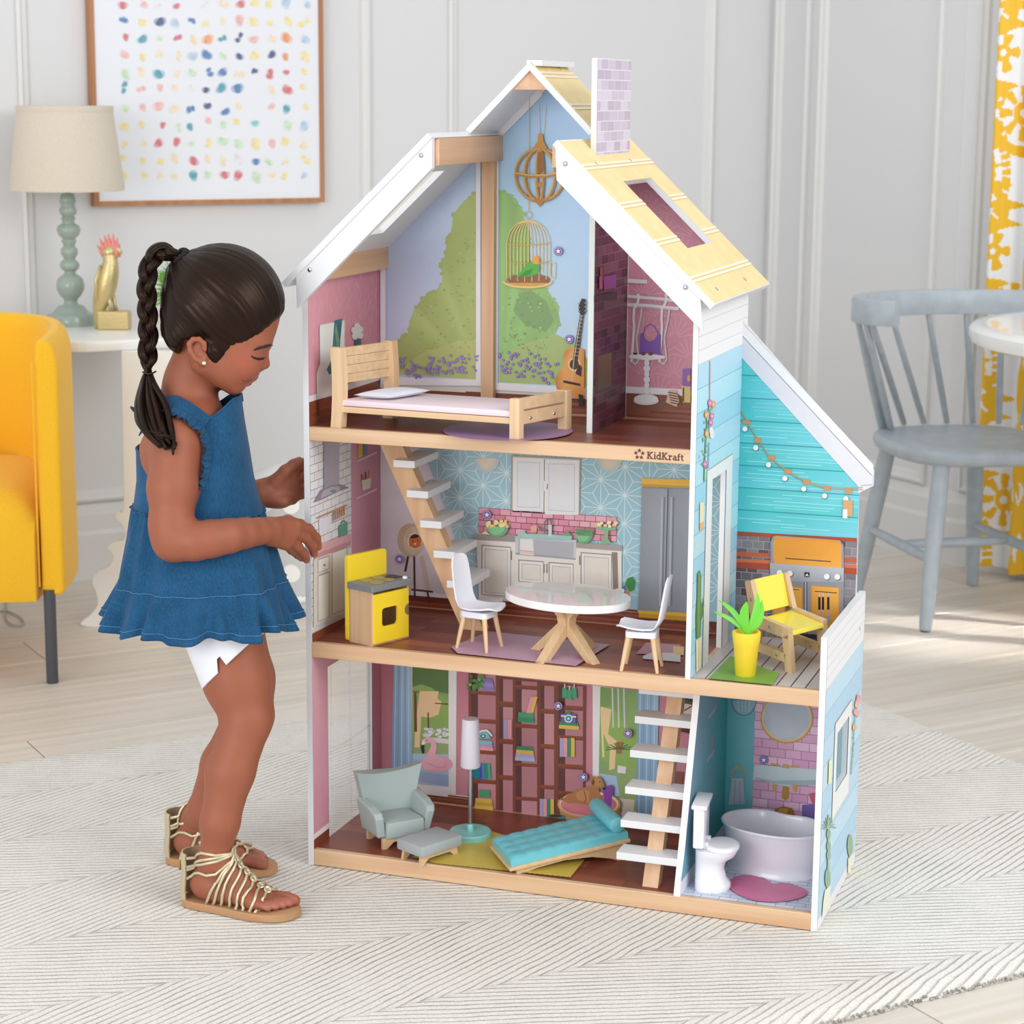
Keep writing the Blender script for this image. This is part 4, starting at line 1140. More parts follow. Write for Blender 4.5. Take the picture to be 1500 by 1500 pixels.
def fprint(base=.0062): return Print('y', YB, -1, 'F', base=base)
def book_up(u, v, w, h, cols, lean=0):
    for k, c in enumerate(cols):
        p = fprint(); p.poly(c, [(u + k * w + lean, v - h), (u + (k + 1) * w - 1 + lean, v - h + 2), (u + (k + 1) * w - 1, v + 1), (u + k * w, v)]); p.build('printed_book', BK1)
def book_flat(u, v, L_, h, cols):
    for k, c in enumerate(cols):
        p = fprint(); p.poly(c, [(u + 3 * k, v - (k + 1) * h), (u + L_ - 4 * k, v - (k + 1) * h + 8), (u + L_ - 4 * k, v - k * h + 8), (u + 3 * k, v - k * h)]); p.build('printed_book', BK1)
lv, gr, yl, pk, bl = 'A79CC8', '3E8A66', 'D8B652', 'DE9AA4', '9CB4D8'
book_flat(95, 205, 95, 24, ['8F7CC0', 'A08CCC', '8A78B8'])
book_up(250, 500, 24, 115, [lv, pk])
book_flat(335, 400, 100, 30, [gr, '4E9A70']); book_up(385, 345, 22, 100, [pk, yl], 28)
book_flat(318, 635, 120, 22, ['A8B8D8', 'B8A4C8', yl, gr])
book_up(590, 612, 23, 115, [lv, pk, gr, yl]); book_flat(585, 440, 122, 22, [yl, gr])
book_up(100, 750, 18, 100, ['3E5AA0', '5A78B8', gr, '4EA88A'], -6)
p = fprint(.0070); p.ell('1E7A88', 82, 715, 24, 34); p.build('printed_vase', BK1)
book_flat(70, 930, 115, 22, [yl, 'C9A048', yl])
p = fprint(.0070); p.poly('4E9A70', [(100, 810), (165, 815), (165, 860), (100, 855)]); p.build('printed_box', BK1)
book_up(468, 980, 22, 112, [lv, pk, gr, yl])
book_flat(90, 570, 95, 20, [pk, lv, '7ABCC0'])
p = fprint(.0080)
p.poly('7AB8C0', [(95, 500), (110, 465), (150, 460), (172, 500)]); p.line('C9E0E2', [(88, 480), (110, 455), (150, 450), (180, 485)], 12); p.ell('3E4A5A', 125, 485, 16, 12); p.ell('D8E4E6', 125, 485, 8, 6)
p.build('printed_telephone', BK1)
p = fprint(.0080)
p.poly('6A5AA0', [(600, 345), (692, 350), (692, 410), (600, 402)]); p.line('E4E4EA', [(600, 362), (692, 368)], 8); p.ell('D8E8EA', 645, 378, 25, 25); p.ell('2E8A80', 645, 378, 18, 18); p.ell('BFE0DA', 645, 378, 8, 8); p.poly('3E8A66', [(630, 335), (660, 338), (660, 350), (630, 347)])
p.build('printed_camera', BK1)
for u, v in ((622, 188), (652, 200), (680, 190)):
    p = fprint(.0080); p.poly('4EA07A', [(u - 13, v), (u + 13, v + 2), (u + 17, v + 66), (u - 16, v + 62)]); p.line('D8E4DA', [(u, v - 22), (u, v + 3)], 6); p.build('printed_bottle', BK1)
p = fprint(.0080)
for k in range(26): p.ell(random.choice(['5E8A4A', '78A45E', '4E7A3E']), random.uniform(35, 125), random.uniform(115, 205), 12, 11, 7)
p.build('printed_fern', BK1)
p = Print('y', YB, -1, 'F', base=.0080)
p.poly(['A87A4E', 'B98A5C', '96683E', 'A87A4E'], [(578, 870), (600, 980), (660, 1020), (800, 1045), (930, 1045), (945, 1020), (960, 900)])
p.ell('C9A070', 770, 900, 192, 82, 26); p.ell('E8D6BE', 770, 898, 180, 74, 26); p.ell(['C87A84', 'C46A78', 'D08A90'], 768, 902, 172, 68, 26)
for k in range(5): p.line('8C6038', [(600 + 60 * k, 985 + 10 * k), (640 + 60 * k, 1000 + 8 * k)], 3)
p.poly('8A4AA0', [(850, 800), (905, 780), (918, 800), (905, 925), (870, 915)])
p.build('printed_dog_basket', BK1)
p = Print('y', YB, -1, 'F', base=.0092)
p.poly('AE7A50', [(605, 870), (640, 845), (690, 815), (740, 795), (790, 790), (785, 765), (775, 730), (790, 720), (800, 738), (830, 725), (850, 745), (870, 795), (862, 808), (830, 800), (840, 850), (870, 890), (895, 925), (880, 935), (845, 915), (770, 905), (690, 890), (650, 895)])
p.poly('C08C5E', [(690, 830), (740, 805), (775, 820), (770, 890), (730, 880), (700, 870)]); p.poly('B98A5C', [(800, 745), (830, 738), (850, 760), (845, 785), (810, 790)])
p.line('7A4E2E', [(605, 875), (612, 830)], 7); p.line('7A4E2E', [(740, 810), (755, 870), (740, 890)], 5); p.ell('2A1A14', 863, 802, 9, 7); p.ell('1F1410', 838, 762, 4, 4); p.poly('7A4E2E', [(785, 765), (800, 740), (808, 765), (795, 785)])
p.build('printed_dog', BK1)
p = Print('y', YB, -1, 'F', base=.0092)
p.poly('2E7A84', [(510, 970), (625, 975), (618, 1025), (520, 1020)]); p.ell('4A8E96', 567, 972, 58, 14); p.ell('4A3226', 567, 970, 46, 10); p.line('7AB8BC', [(515, 1000), (620, 1006)], 4)
p.build('printed_dog_bowl', BK1)
for q in ((575, 308), (728, 742), (1000, 475)): sticker(BK1, 'y', YB - .009, -1, 'F', *q)
# living room left wall
p = Print('x', T, 1, 'E')
za, zb_ = on('x', T, *zr('E', 78, 1145)).z, on('x', T, *zr('E', 78, 1112)).z
cpk = ['CF97A6', 'CB93A2', 'D39DAB', 'D8A6B4']
for (a, b, c, d) in ((0.0005, oy0, zb_, Z2B), (oy1, YB, zb_, Z2B), (oy0, oy1, oz1, Z2B)): p_rect(p, cpk if a < .1 else ['B57484', 'B57484', 'BE8090', 'BE8090'], a, b, c, d)
for (a, b) in ((0.0005, oy0), (oy1, YB)): p_rect(p, 'E6DDE2', a, b, za, zb_); p_rect(p, '7E402D', a, b, Z1, za)
p.build('printed_pink_side_wall', LWALL)
# yellow rug on the floor
p = Print('z', Z1, 1, 'F', base=.0022)
ry = [on('z', Z1, *zr('E', 640, 1250)), on('z', Z1, *zr('F', 150, 1075)), on('z', Z1, *zr('F', 740, 1255)), on('z', Z1, *zr('F', 650, 1365)), on('z', Z1, *zr('F', 320, 1330)), on('z', Z1, *zr('E', 780, 1290))]
zz_ = []
for i in range(len(ry)):
    a, b = ry[i], ry[(i + 1) % len(ry)]
    n = max(2, int((b - a).length / .004))
    for k in range(n):
        t = k / n; q = a.lerp(b, t)
        if k % 2: 
            d = (b - a).normalized(); q = q + Vector((d.y, -d.x, 0)) * .0018 * (1 if i else 1)
        zz_.append(q)
p.raw(zz_, 'C2AE4E')
p.build('printed_yellow_rug', BASE)
# ------------------------------------------------------------ bathroom
p = Print('y', YB, -1, 'I')
xt = on('y', YB, *zr('I', 490, 400)).x
p_rect(p, ['5FB4BC', '74B8C2', '7CB4C4', '62B0BA'], .604, xt, Z1, Z2B)
p_tiles(p, ['DDAECB', 'E2B9D3', 'D6A3C4', 'E6C2D8'], xt, W, Z1, Z2B, 6, 22, '86678E', .06)
p.build('printed_bathroom_wall', BK1B)
p = Print('y', YB, -1, 'I', base=.0016)
p.ell('BE9A5C', 682, 205, 152, 145, 30); p.ell('DCBC84', 682, 203, 145, 138, 30); p.ell(['B4BCC8', 'C2C9D3', 'B0B8C6'], 682, 200, 136, 130, 30)
p.build('printed_mirror', BK1B)
p = Print('y', YB, -1, 'I', base=.0016)
p.ell('8FB4C4', 435, 100, 70, 88, 18, a0=0, a1=PI); p.line('5A6A80', [(435 + 70 * math.cos(t), 100 + 88 * math.sin(t)) for t in [PI * k / 12 for k in range(13)]], 5)
for k in range(4): p.line('B4CCD6', [(400 + 22 * k, 105), (405 + 20 * k, 170)], 5)
p.build('printed_lamp', BK1B)
p = Print('y', YB, -1, 'I', base=.0018)
p.line('C9A45C', [(397 + 36 * math.cos(t), 535 + 48 * math.sin(t)) for t in [2 * PI * k / 20 for k in range(20)]], 8, closed=True); p.ell('C9A45C', 395, 486, 12, 10)
p.poly('B4BCCA', [(365, 550), (430, 550), (440, 700), (345, 705)]); p.line('98A0B0', [(385, 560), (378, 700)], 5); p.line('98A0B0', [(412, 560), (412, 700)], 5)
p.build('printed_towel_ring', BK1B)
p = Print('y', YB, -1, 'I', base=.0018)
p.poly('C3D2D8', [(490, 480), (540, 475), (870, 500), (870, 545), (860, 590), (720, 590), (690, 600), (600, 580), (500, 555), (492, 520)]); p.poly('A4B8C0', [(500, 545), (600, 565), (870, 560), (865, 590), (720, 592), (600, 580), (500, 558)])
g_ = 'C9A45C'
p.poly(g_, [(660, 470), (690, 472), (700, 495), (655, 492)]); p.line(g_, [(590, 468), (640, 475)], 10); p.line(g_, [(705, 480), (755, 482)], 10); p.poly('B08A44', [(660, 595), (692, 598), (695, 660), (675, 680), (652, 662)])
for u in (612, 730): p.poly(g_, [(u - 14, 585), (u + 14, 588), (u + 10, 630), (u - 10, 628)])
p.build('printed_wash_basin', BK1B)
p = Print('y', YB, -1, 'I', base=.0018)
p.poly('9C7436', [(600, 770), (615, 730), (660, 712), (715, 725), (742, 790), (600, 800)]); p.poly('C49A52', [(615, 765), (640, 725), (690, 725), (680, 780)])
p.build('printed_bath_tap', BK1B)
p = Print('y', YB, -1, 'I', base=.0018)
p.poly('7E68B0', [(770, 705), (860, 700), (860, 800), (770, 780)]); p.poly('C86A82', [(808, 640), (860, 630), (860, 700), (830, 700)])
p.build('printed_towel_basket', BK1B)
sticker(BK1B, 'y', YB - .003, -1, 'I', 548, 446)
p = Print('x', .604, 1, 'I')
p.raw([(.604, .004, Z1 + .022), (.604, .028, 0.10), (.604, .105, Z2B), (.604, YB, Z2B), (.604, YB, Z1 + .022)], ['6E9CB0', '74A2B6', '7CA0BC', '3EA4A8', '38A0A2'])
p.raw([(.604, .001, Z1), (.604, .005, Z1 + .022), (.604, YB, Z1 + .022), (.604, YB, Z1)], 'D8DCE6')
for (u, v) in ((250, 190), (240, 440)): p.line('B8A4BC', [(u - 22, v + 10), (u + 22, v - 50)], 8); p.line('B8A4BC', [(u - 24, v + 22), (u + 18, v - 30)], 4); p.line('9A8AA8', [(u + 8, v - 50), (u + 14, v - 130)], 14)
p.line('8A9AB0', [(240, 480), (236, 620)], 4)
p.build('printed_teal_wall', PWALL)
p = Print('z', Z1, 1, 'I')
p_tiles(p, ['C6CCDA', 'BEC6D6', 'CDD3DF'], .604, W, 0.0095, .272, 7, 21, '5E6470', .07)
p.build('printed_tile_floor', BASE)
p = Print('z', Z1, 1, 'I', base=.0022)
hl = [(345, 1185), (352, 1150), (380, 1128), (430, 1118), (490, 1120), (545, 1135), (585, 1160), (600, 1170), (650, 1165), (710, 1172), (765, 1190), (800, 1212), (800, 1230), (770, 1250), (700, 1268), (620, 1276), (520, 1272), (450, 1255), (395, 1230), (360, 1205)]
p.poly(['C0648C', 'BC5C86', 'C87098', 'C4688E'], hl)
p.build('printed_heart_rug', BASE)
# ------------------------------------------------------------ balcony
p = Print('y', YB, -1, 'G')
zg = on('y', YB, *zr('H', 800, 205)).z
nb_ = 10
ztop = bp_[0].z - .03
for k in range(11):
    z0q = zg + k * .0352; z1q = z0q + .0352
    if z0q > ztop: break
    xr = lambda z: min(W - .0005, XC2 + (bp_[0].z - .035 - z) / (bp_[0].z - bp_[1].z) * (bp_[1].x - XC2))
    if xr(z1q) < XC2 + .004: continue
    p.raw([(XC2, YB, z0q), (xr(z0q), YB, z0q), (xr(z1q), YB, z1q), (XC2, YB, z1q)], ['49BCBE', '5CBCC4', '6EC2CC', '45B4B8'] if k % 2 else ['56BEC6', '74C0D0', '62BEC8', '46B8BC'])
    for q in range(5):
        zq = z0q + .0352 * (q + 1 + .4 * random.random()) / 6.5; xa = XC2 + random.random() * .08; p_line3(p, random.choice(['8CD2DA', '7ECBD2', '9AD8E0']), [(min(xa, xr(zq) - .004), zq), (min(xa + .06 + random.random() * .1, xr(zq) - .001), zq)], .0010)
    p_line3(p, '2E8A92', [(XC2, z0q), (xr(z0q), z0q)], .0015)
p.build('printed_teal_boards', BKB)
p = Print('y', YB, -1, 'G', base=.0010)
p.poly('D4D3DB', [(498, 55), (1405, 1035), (1398, 1180), (1330, 1215), (492, 290)])
p.line('9C9AA2', [(500, 145), (1395, 1110)], 7); p.line('8E8C94', [(1320, 1178), (1395, 1172)], 5)
p.poly('E2E2E8', [(500, 60), (1402, 1040), (1398, 1105), (500, 140)])
p.build('printed_eaves_board', BKB)
p = Print('y', YB, -1, 'G', base=.0014)
wr = catmull([(480, 640, 0), (530, 730, 0), (610, 860, 0), (700, 985, 0), (815, 1075, 0), (940, 1145, 0), (1080, 1185, 0), (1230, 1195, 0), (1330, 1190, 0)], 5)
p.line('B0946A', [(q.x, q.y) for q in wr], 7); p.line('8E744E', [(q.x + 5, q.y + 14) for q in wr], 3)
bulbs = [(533, 740, 523, 788), (612, 865, 597, 917), (705, 985, 685, 1034), (818, 1078, 797, 1128), (946, 1152, 927, 1199), (1087, 1194, 1070, 1247), (1234, 1214, 1216, 1268)]
for a, b, c, d in bulbs:
    p.poly('C08A5C', [(a - 24, b - 16), (a + 24, b - 14), (a + 24, b + 18), (a - 24, b + 16)])
for a, b, c, d in bulbs:
    p.ell('3A7A86', c + 3, d + 3, 20, 20, 14); p.ell('F3F6F8', c, d, 18, 18, 14)
p.build('printed_string_lights', BKB)
p = Print('y', YB, -1, 'G', base=.0022)
p.poly('C69A6E', [(1198, 1275), (1265, 1278), (1262, 1390), (1196, 1385)]); p.poly('F0F1F2', [(1196, 1340), (1226, 1340), (1226, 1402), (1194, 1400)])
p.build('printed_wall_lamp', BKB)
p = Print('y', YB, -1, 'H', base=.0008)
zf1 = on('y', YB, *zr('H', 470, 900)).z
p_tiles(p, ['6E6A72', '7A757C', '625E68', '5A4A50', '85818A'], XC2, W - .0005, Z2, zg, 11, 13, '9C9694', .08)
for a, b, cc in ((180, 208, 'A0472F'), (318, 348, 'B5583A'), (365, 430, 'A0472F'), (365, 388, 'C46A48')): p.poly(cc, [(455, a), (1290, a + 45), (1290, b + 45), (455, b)])
p.build('printed_brick_wall', BKB)
p = Print('y', YB, -1, 'H', base=.0030)
p.poly('8C8E9A', [(700, 400), (700, 250), (715, 215), (740, 205), (1175, 238), (1200, 270), (1205, 440)]); p.poly(['D9963A', 'E3A248', 'D68E34', 'CF8630'], [(722, 395), (720, 250), (732, 212), (1172, 240), (1186, 275), (1186, 430)])
p.line('5A4A3A', [(800, 362), (1115, 385)], 8)
p.poly(['A6A8B2', 'B4B6BE', '9C9EA8', '9496A0'], [(696, 395), (1203, 430), (1203, 525), (696, 520)])
p.poly('8C8E98', [(696, 520), (1203, 525), (1195, 900), (720, 860)])
for a, b in ((720, 922), (975, 1175)): p.poly('C08A3E', [(a, 545), (b, 560), (b, 850), (a, 830)]); p.poly(['E0A048', 'E6AA54', 'D8963C', 'D08E38'], [(a + 8, 552), (b - 8, 566), (b - 8, 842), (a + 8, 824)])
p.line('5A5A66', [(940, 525), (940, 880)], 26); p.line('A8AAB4', [(940, 525), (940, 880)], 10)
for u, v in ((762, 462), (832, 467), (1086, 488), (1158, 490)): p.ell('6A6C76', u + 4, v + 4, 23, 23); p.ell('E4E5E8', u, v, 20, 20)
p.poly('24262A', [(932, 456), (968, 459), (967, 493), (932, 490)]); p.poly('E8E8EA', [(938, 484), (950, 465), (962, 486), (955, 486), (950, 478), (944, 485)])
p.line('4A3A30', [(1003, 588), (1155, 600)], 6); p.line('4A3A30', [(830, 575), (895, 578)], 5)
for u in (1035, 1060, 1096): p.poly('1F2022', [(u - 8, 625), (u + 8, 627), (u + 8, 715), (u - 8, 715)]); p.line('B8BAC0', [(u, 600), (u, 628)], 8); p.line('A8AAB2', [(u, 715), (u, 790)], 8)
p.poly('9A9CA6', [(1080, 760), (1112, 762), (1110, 800), (1082, 800)])
p.poly('2A2C30', [(880, 880), (1015, 890), (1012, 915), (875, 905)]); p.line('34363A', [(905, 915), (888, 980)], 8); p.line('34363A', [(990, 915), (1010, 1020)], 8)
p.build('printed_grill', BKB)
# balcony floor: grey boards and green mat
p = Print('z', Z2, 1, 'H')
p_rect(p, '5A3A34', XC2, W, .0095, .272)
nbd = 9
for k in range(nbd):
    a = XC2 + (W - XC2) * k / nbd; b = XC2 + (W - XC2) * (k + 1) / nbd
    p_rect(p, ['BDB6B6', 'C4BEBE', 'B8B0B2'][k % 3], a, b - .0022, .0095, .272); p.k -= 1
p.k += 1
p.build('printed_balcony_boards', MID)
p = Print('z', Z2, 1, 'H', base=.0022)
p.poly(['6E9A3C', '7AA444', '86B04C', '74A040'], [(268, 1200), (420, 1045), (760, 1165), (710, 1243)])
p.build('printed_green_mat', MID)
# ------------------------------------------------------------ outside faces
p = Print('x', XC2, 1, 'G')
zw = on('x', XC2, *zr('G', 300, 303)).z
def wallrows(p, X, z0, z1, y0, y1, n, cols, groove, hole=None):
    dz = (z1 - z0) / n
    for k in range(n):
        a, b = z0 + k * dz, z0 + (k + 1) * dz
        segs = [(y0, y1, a, b)]
        if hole:
            h0, h1, g0, g1 = hole; out = []
            for (c, d, e, f) in segs:
                if f <= g0 or e >= g1: out.append((c, d, e, f)); continue
                out += [(c, h0, e, f), (h1, d, e, f)]
                if e < g0: out.append((h0, h1, e, g0))
                if f > g1: out.append((h0, h1, g1, f))
            segs = out
        for (c, d, e, f) in segs: p_rect(p, cols[k % len(cols)], c, d, e, f); p.k -= 1
        p.k += 1
        if hole and g0 < a < g1: p_line3(p, groove, [(y0, a), (h0, a)], .0012); p_line3(p, groove, [(h1, a), (y1, a)], .0012)
        else: p_line3(p, groove, [(y0, a), (y1, a)], .0012)
        p.k -= 2
    p.k += 4
hole = (dy0, dy1, Z2 - .01, dz1)
wallrows(p, XC2, zw, 0.922, .0005, DE - .0005, 5, ['EAE9ED', 'E6E4EA'], 'C9C5C6')
wallrows(p, XC2, Z2, zw, .0005, YB - .001, 13, ['A9D2E6', '9CCCE2', 'B0D8E8'], '6FA9BE', hole)
p.build('printed_siding', CWALL)
p = Print('x', XC2, 1, 'P', base=.0012)
fw = on('x', XC2, 1035, 690).y
p_rect(p, 'E9E6E6', fw, dy0, Z2, dz1 + .018); p_rect(p, 'E9E6E6', dy1, dy1 + .040, Z2, dz1 + .018); p_rect(p, 'E9E6E6', dy0, dy1, dz1, dz1 + .018)
for y in (fw, dy1 + .040): p_line3(p, 'B9A89A', [(y, Z2), (y, dz1 + .018)], .0014)
p_line3(p, 'B9A89A', [(fw, dz1 + .018), (dy1 + .04, dz1 + .018)], .0014)
p.build('printed_door_frame', CWALL)
def flowers(p, reg, pts, reg_stem, s=1.0):
    p.line('6FA05A', pts, 7 * s)
    for k in range(26):
        t = random.random() * (len(pts) - 1); i = int(t); f = t - i
        u = pts[i][0] * (1 - f) + pts[i + 1][0] * f + random.uniform(-22, 22) * s; v = pts[i][1] * (1 - f) + pts[i + 1][1] * f
        p.ell(random.choice(['7FB060', '94C070', '5E9050']), u, v, 6 * s, 9 * s, 7)
    p.k += 1
p = Print('x', XC2, 1, 'G', base=.0016)
p.line('C99A90', [(277, 320), (274, 590)], 5)
flowers(p, 'G', [(270, 620), (255, 760), (245, 900), (240, 1000), (235, 1150)], None)
for u, v, c in ((275, 610, 'D06AB0'), (299, 620, 'E8904A'), (250, 690, 'F09A4A'), (288, 700, 'D078C0'), (280, 745, 'C868B4'), (252, 820, 'F0A050'), (283, 800, 'F2F0F0'), (240, 1030, 'D068B4'), (288, 830, 'ECE8EA')):
    p.ell(c, u, v, 15, 26, 10); p.ell('F4D8A0', u, v, 5, 8, 8)
p.line('5A6AB0', [(268, 880), (262, 1060)], 4)
p.build('printed_hanging_flowers', CWALL)
p = Print('x', XC2, 1, 'G', base=.0016)
p.poly('E9D9B4', [(205, 1295), (235, 1290), (232, 1420), (203, 1440)]); p.poly('E0B070', [(203, 1440), (232, 1420), (230, 1470), (203, 1490)])
p.build('printed_wall_lamp', CWALL)
p = Print('x', XC2, 1, 'H', base=.0016)
p.poly('5E8A52', [(188, 470), (205, 445), (215, 480), (212, 640), (222, 700), (232, 630), (235, 690), (225, 760), (212, 800), (210, 900), (180, 920), (178, 760), (186, 640)]); p.line('86AE70', [(200, 470), (197, 900)], 5)
p.poly('E8DDBE', [(178, 930), (220, 895), (215, 1110), (180, 1150)]); p.line('C4B48A', [(198, 920), (196, 1130)], 4)
p.build('printed_cactus_pot', CWALL)
p = Print('x', W2, 1, 'P')
zv = on('x', W2, 1205, 1018).z
hole2 = (ry0, ry1, rz0, rz1)
wallrows(p, W2, zv, .4420, .0005, DE - .0005, 5, ['EDEDF0', 'E8E8EC'], 'C6C6CC')
wallrows(p, W2, .018, zv, .0005, DE - .0005, 9, ['B2D0E4', 'A9CCE2', 'B8D6E8'], '88AFC8', hole2)
p_rect(p, 'E4E0E6', .0005, DE - .0005, 0, .018)
p.build('printed_siding', RWALL)
p = Print('x', W2, 1, 'P', base=.0012)
a0, a1, b0, b1 = 0.083, 0.222, 0.143, 0.292
for (c, d, e, f) in ((a0, ry0, b0, b1), (ry1, a1, b0, b1), (ry0, ry1, b0, rz0), (ry0, ry1, rz1, b1)): p_rect(p, 'EFEAE4', c, d, e, f); p.k -= 1
for q in (((a0, b0), (a1, b0)), ((a1, b0), (a1, b1)), ((a1, b1), (a0, b1)), ((a0, b1), (a0, b0))): p.k += 1; p_line3(p, 'CFC0AE', q, .0022)
p.build('printed_window_frame', RWALL)
p = Print('x', W2, 1, 'J', base=.0018)
flowers(p, 'J', [(635, 150), (610, 300), (600, 500), (590, 700), (572, 900), (568, 1000)], None, .8)
for u, v, c in ((645, 165, 'F0908A'), (640, 200, 'E89AB0'), (610, 320, 'F0A070'), (635, 340, 'E8A0B0'), (600, 490, 'F0A878'), (625, 240, 'F2B090')): p.ell(c, u, v, 24, 36, 10)
p.build('printed_flowers', RWALL)
p = Print('x', W2, 1, 'J', base=.0018)
p.poly('EFE4B8', [(318, 860), (352, 840), (348, 1100), (312, 1120)])
p.build('printed_wall_lamp', RWALL)
p = Print('x', W2, 1, 'L', base=.0018)
gp = ['86A688', '94B092', '789A7A']
for k in range(9): p.line(gp[k % 3], [(350, 120 - k * 4), (350 + (k - 4) * 24, -60 + abs(k - 4) * 40)], 14)
p.line('9CB49A', [(352, 80), (348, 640)], 22)
for v in (180, 330, 440): p.ell(gp[0], 352, v, 26, 60, 10)
p.ell('86A684', 340, 720, 34, 120, 14); p.poly('F0E4CC', [(305, 870), (372, 800), (365, 1080), (270, 1200), (285, 1000)])
p.build('printed_pot_plant', RWALL)
p = Print('x', W2, 1, 'L', base=.0018)
p.ell('8CAA86', 615, 320, 34, 140, 14); p.poly('EFE6C4', [(590, 480), (645, 410), (625, 640), (585, 665)])
p.build('printed_pot_plant', RWALL)
# ================================================================== DOLL FURNITURE
def fr2(o, a, b=None):
    """frame at o with x axis at angle a (degrees) and y axis at angle b (default a + 90)"""
    a = math.radians(a); b = a + PI / 2 if b is None else math.radians(b)
    return Matrix(((math.cos(a), math.cos(b), 0, o[0]), (math.sin(a), math.sin(b), 0, o[1]), (0, 0, 1, o[2]), (0, 0, 0, 1)))
beech = wood('beech', 'E6C7A0', 'DBB68C', 'x', 0.45, 0.5)
beechz = wood('beech_z', 'E6C7A0', 'D8B286', 'z', 0.45, 0.5)
ply = wood('birch_ply', 'DDBE95', 'D3B287', 'z', 0.45, 0.5)
plas = mat('plastic_white', 'E9E9F2', 0.3, sss=0.0)
yellow = mat('toy_yellow', 'F3D32F', 0.28, coat=0.2)
def bolt(mb, M): mb.lathe([(0.0028, 0), (0.0026, 0.0009), (0.0014, 0.0015), (0, 0.0016)], 12, M)
# ---- bed
BD = thing('doll_bed', 'pale wooden doll bed with slatted headboard and pink mattress in the attic', 'doll bed', (0.2, 0.06, Z3))
Mb = fr2((0.0500, 0.0125, Z3), -3.5, 72)
Lb, Wb = 0.292, 0.112
def post(mb, x, y, h, bend):
    for_ = [(0, -.000), (h * .45, bend), (h, 0)]
    rings = []
    for k in range(7):
        t = k / 6; off = bend * math.sin(PI * t)
        w, d = .0085, .0065
        rings.append([Mb @ Vector((x + off + sx * w, y + sy * d, h * t)) for sx, sy in ((-1, -1), (1, -1), (1, 1), (-1, 1))])
    mb.loft(rings, cap=True)
for y in (0.003, Wb + .012):
    m = MB(); post(m, 0, y, .1215, .003); m.build('headboard_post', beechz, BD, world=True)
for k in range(4): MB().box(-.0035, .0035, .009, Wb + .006, .066 + k * .0136, .066 + k * .0136 + .0132, Mb, bev=.0006).build('headboard_plank', beech, BD, world=True)
for y in (0.003, Wb + .012): MB().box(Lb - .0075, Lb + .0075, y - .0065, y + .0065, 0, .0615, Mb, bev=.0008).build('footboard_post', beechz, BD, world=True)
for a, b in ((.044, .0605), (.022, .0415)): MB().box(Lb - .004, Lb + .0045, .009, Wb + .006, a, b, Mb, bev=.0006).build('footboard_plank', beech, BD, world=True)
for y in (.003, Wb + .008): MB().box(.008, Lb - .007, y - .004, y + .004, .0235, .0325, Mb, bev=.0005).build('side_rail', beech, BD, world=True)
MB().box(.006, Lb - .007, -.001, Wb + .010, .0330, .0430, Mb, bev=.003).build('mattress', mat('mattress_pink', 'EFDCE2', 0.8), BD, True, world=True)
for y in (.030, .090):
    m = MB(); bolt(m, Mb @ Matrix.Translation((Lb + .0045, y, .030)) @ Matrix.Rotation(PI / 2, 4, 'Y')); m.build('bolt', steel, BD, True, world=True)
# pillow (its own thing)
def cushion(mb, cx_, cy_, cz_, hx_, hy_, hz_, M, n=14, pw=.5):
    rings = []
    for j in range(n + 1):
        v = -1 + 2 * j / n
        rings.append([Vector((u, v, 0)) for u in [-1 + 2 * i / n for i in range(n + 1)]])
    def P3(u, v, s):
        k = max(0, (1 - u * u) * (1 - v * v)) ** pw
        pin = 1 - .06 * (1 - k)
        return M @ Vector((cx_ + hx_ * u * (1 - .05 * (1 - v * v)), cy_ + hy_ * v * (1 - .05 * (1 - u * u)), cz_ + s * hz_ * k))
    for s in (1, -1):
        vs = [P3(p.x, p.y, s) for r in rings for p in r]
        fs = [[j * (n + 1) + i, j * (n + 1) + i + 1, (j + 1) * (n + 1) + i + 1, (j + 1) * (n + 1) + i][::s] for j in range(n) for i in range(n)]
        mb.add(vs, fs)
PL = thing('doll_pillow', 'small white pillow lying on the doll bed', 'pillow', (0.10, 0.08, Z3 + .043))
m = MB(); cushion(m, .052, .058, .0497, .030, .050, .0066, Mb, pw=.42); m.build('pillow_case', mat('pillow_white', 'E6E8F2', 0.85), PL, True, world=True)
# ---- oven
OV = thing('doll_oven', 'yellow toy oven with grey hob and natural wood sides beside the stairs', 'toy oven', (0.09, 0.06, Z2))
Mo = fr2((0.1060, 0.0085, Z2), 66, 160)
WO, DO, HO = .080, .046, .0855
piO = wood('oven_side', 'D8B794', 'C7A27C', 'z', 0.5, 0.6)
m = MB(); m.box(0, .004, 0, DO, 0, HO, Mo).box(WO - .004, WO, 0, DO, 0, HO, Mo).box(.004, WO - .004, 0, DO, 0, .004, Mo).box(.004, WO - .004, DO - .004, DO, .004, HO, Mo); m.build('carcass', piO, OV, world=True)
dm = MB(); ow, oh = WO - .008, HO - .008
def door_ring(x, z): return Mo @ Vector((x, -.0035, z))
out = rrect(ow, oh, .001, 1); inn = rrect(.034, .030, .006, 5)
cx_, cz_ = WO / 2, .045
outer = [(cx_ + a, .0425 + b) for a, b in [(ow / 2, oh / 2), (-ow / 2, oh / 2), (-ow / 2, -oh / 2), (ow / 2, -oh / 2)]]
inner = [(cx_ - .004 + a, .043 + b) for a, b in rrect(.034, .029, .006, 5)]
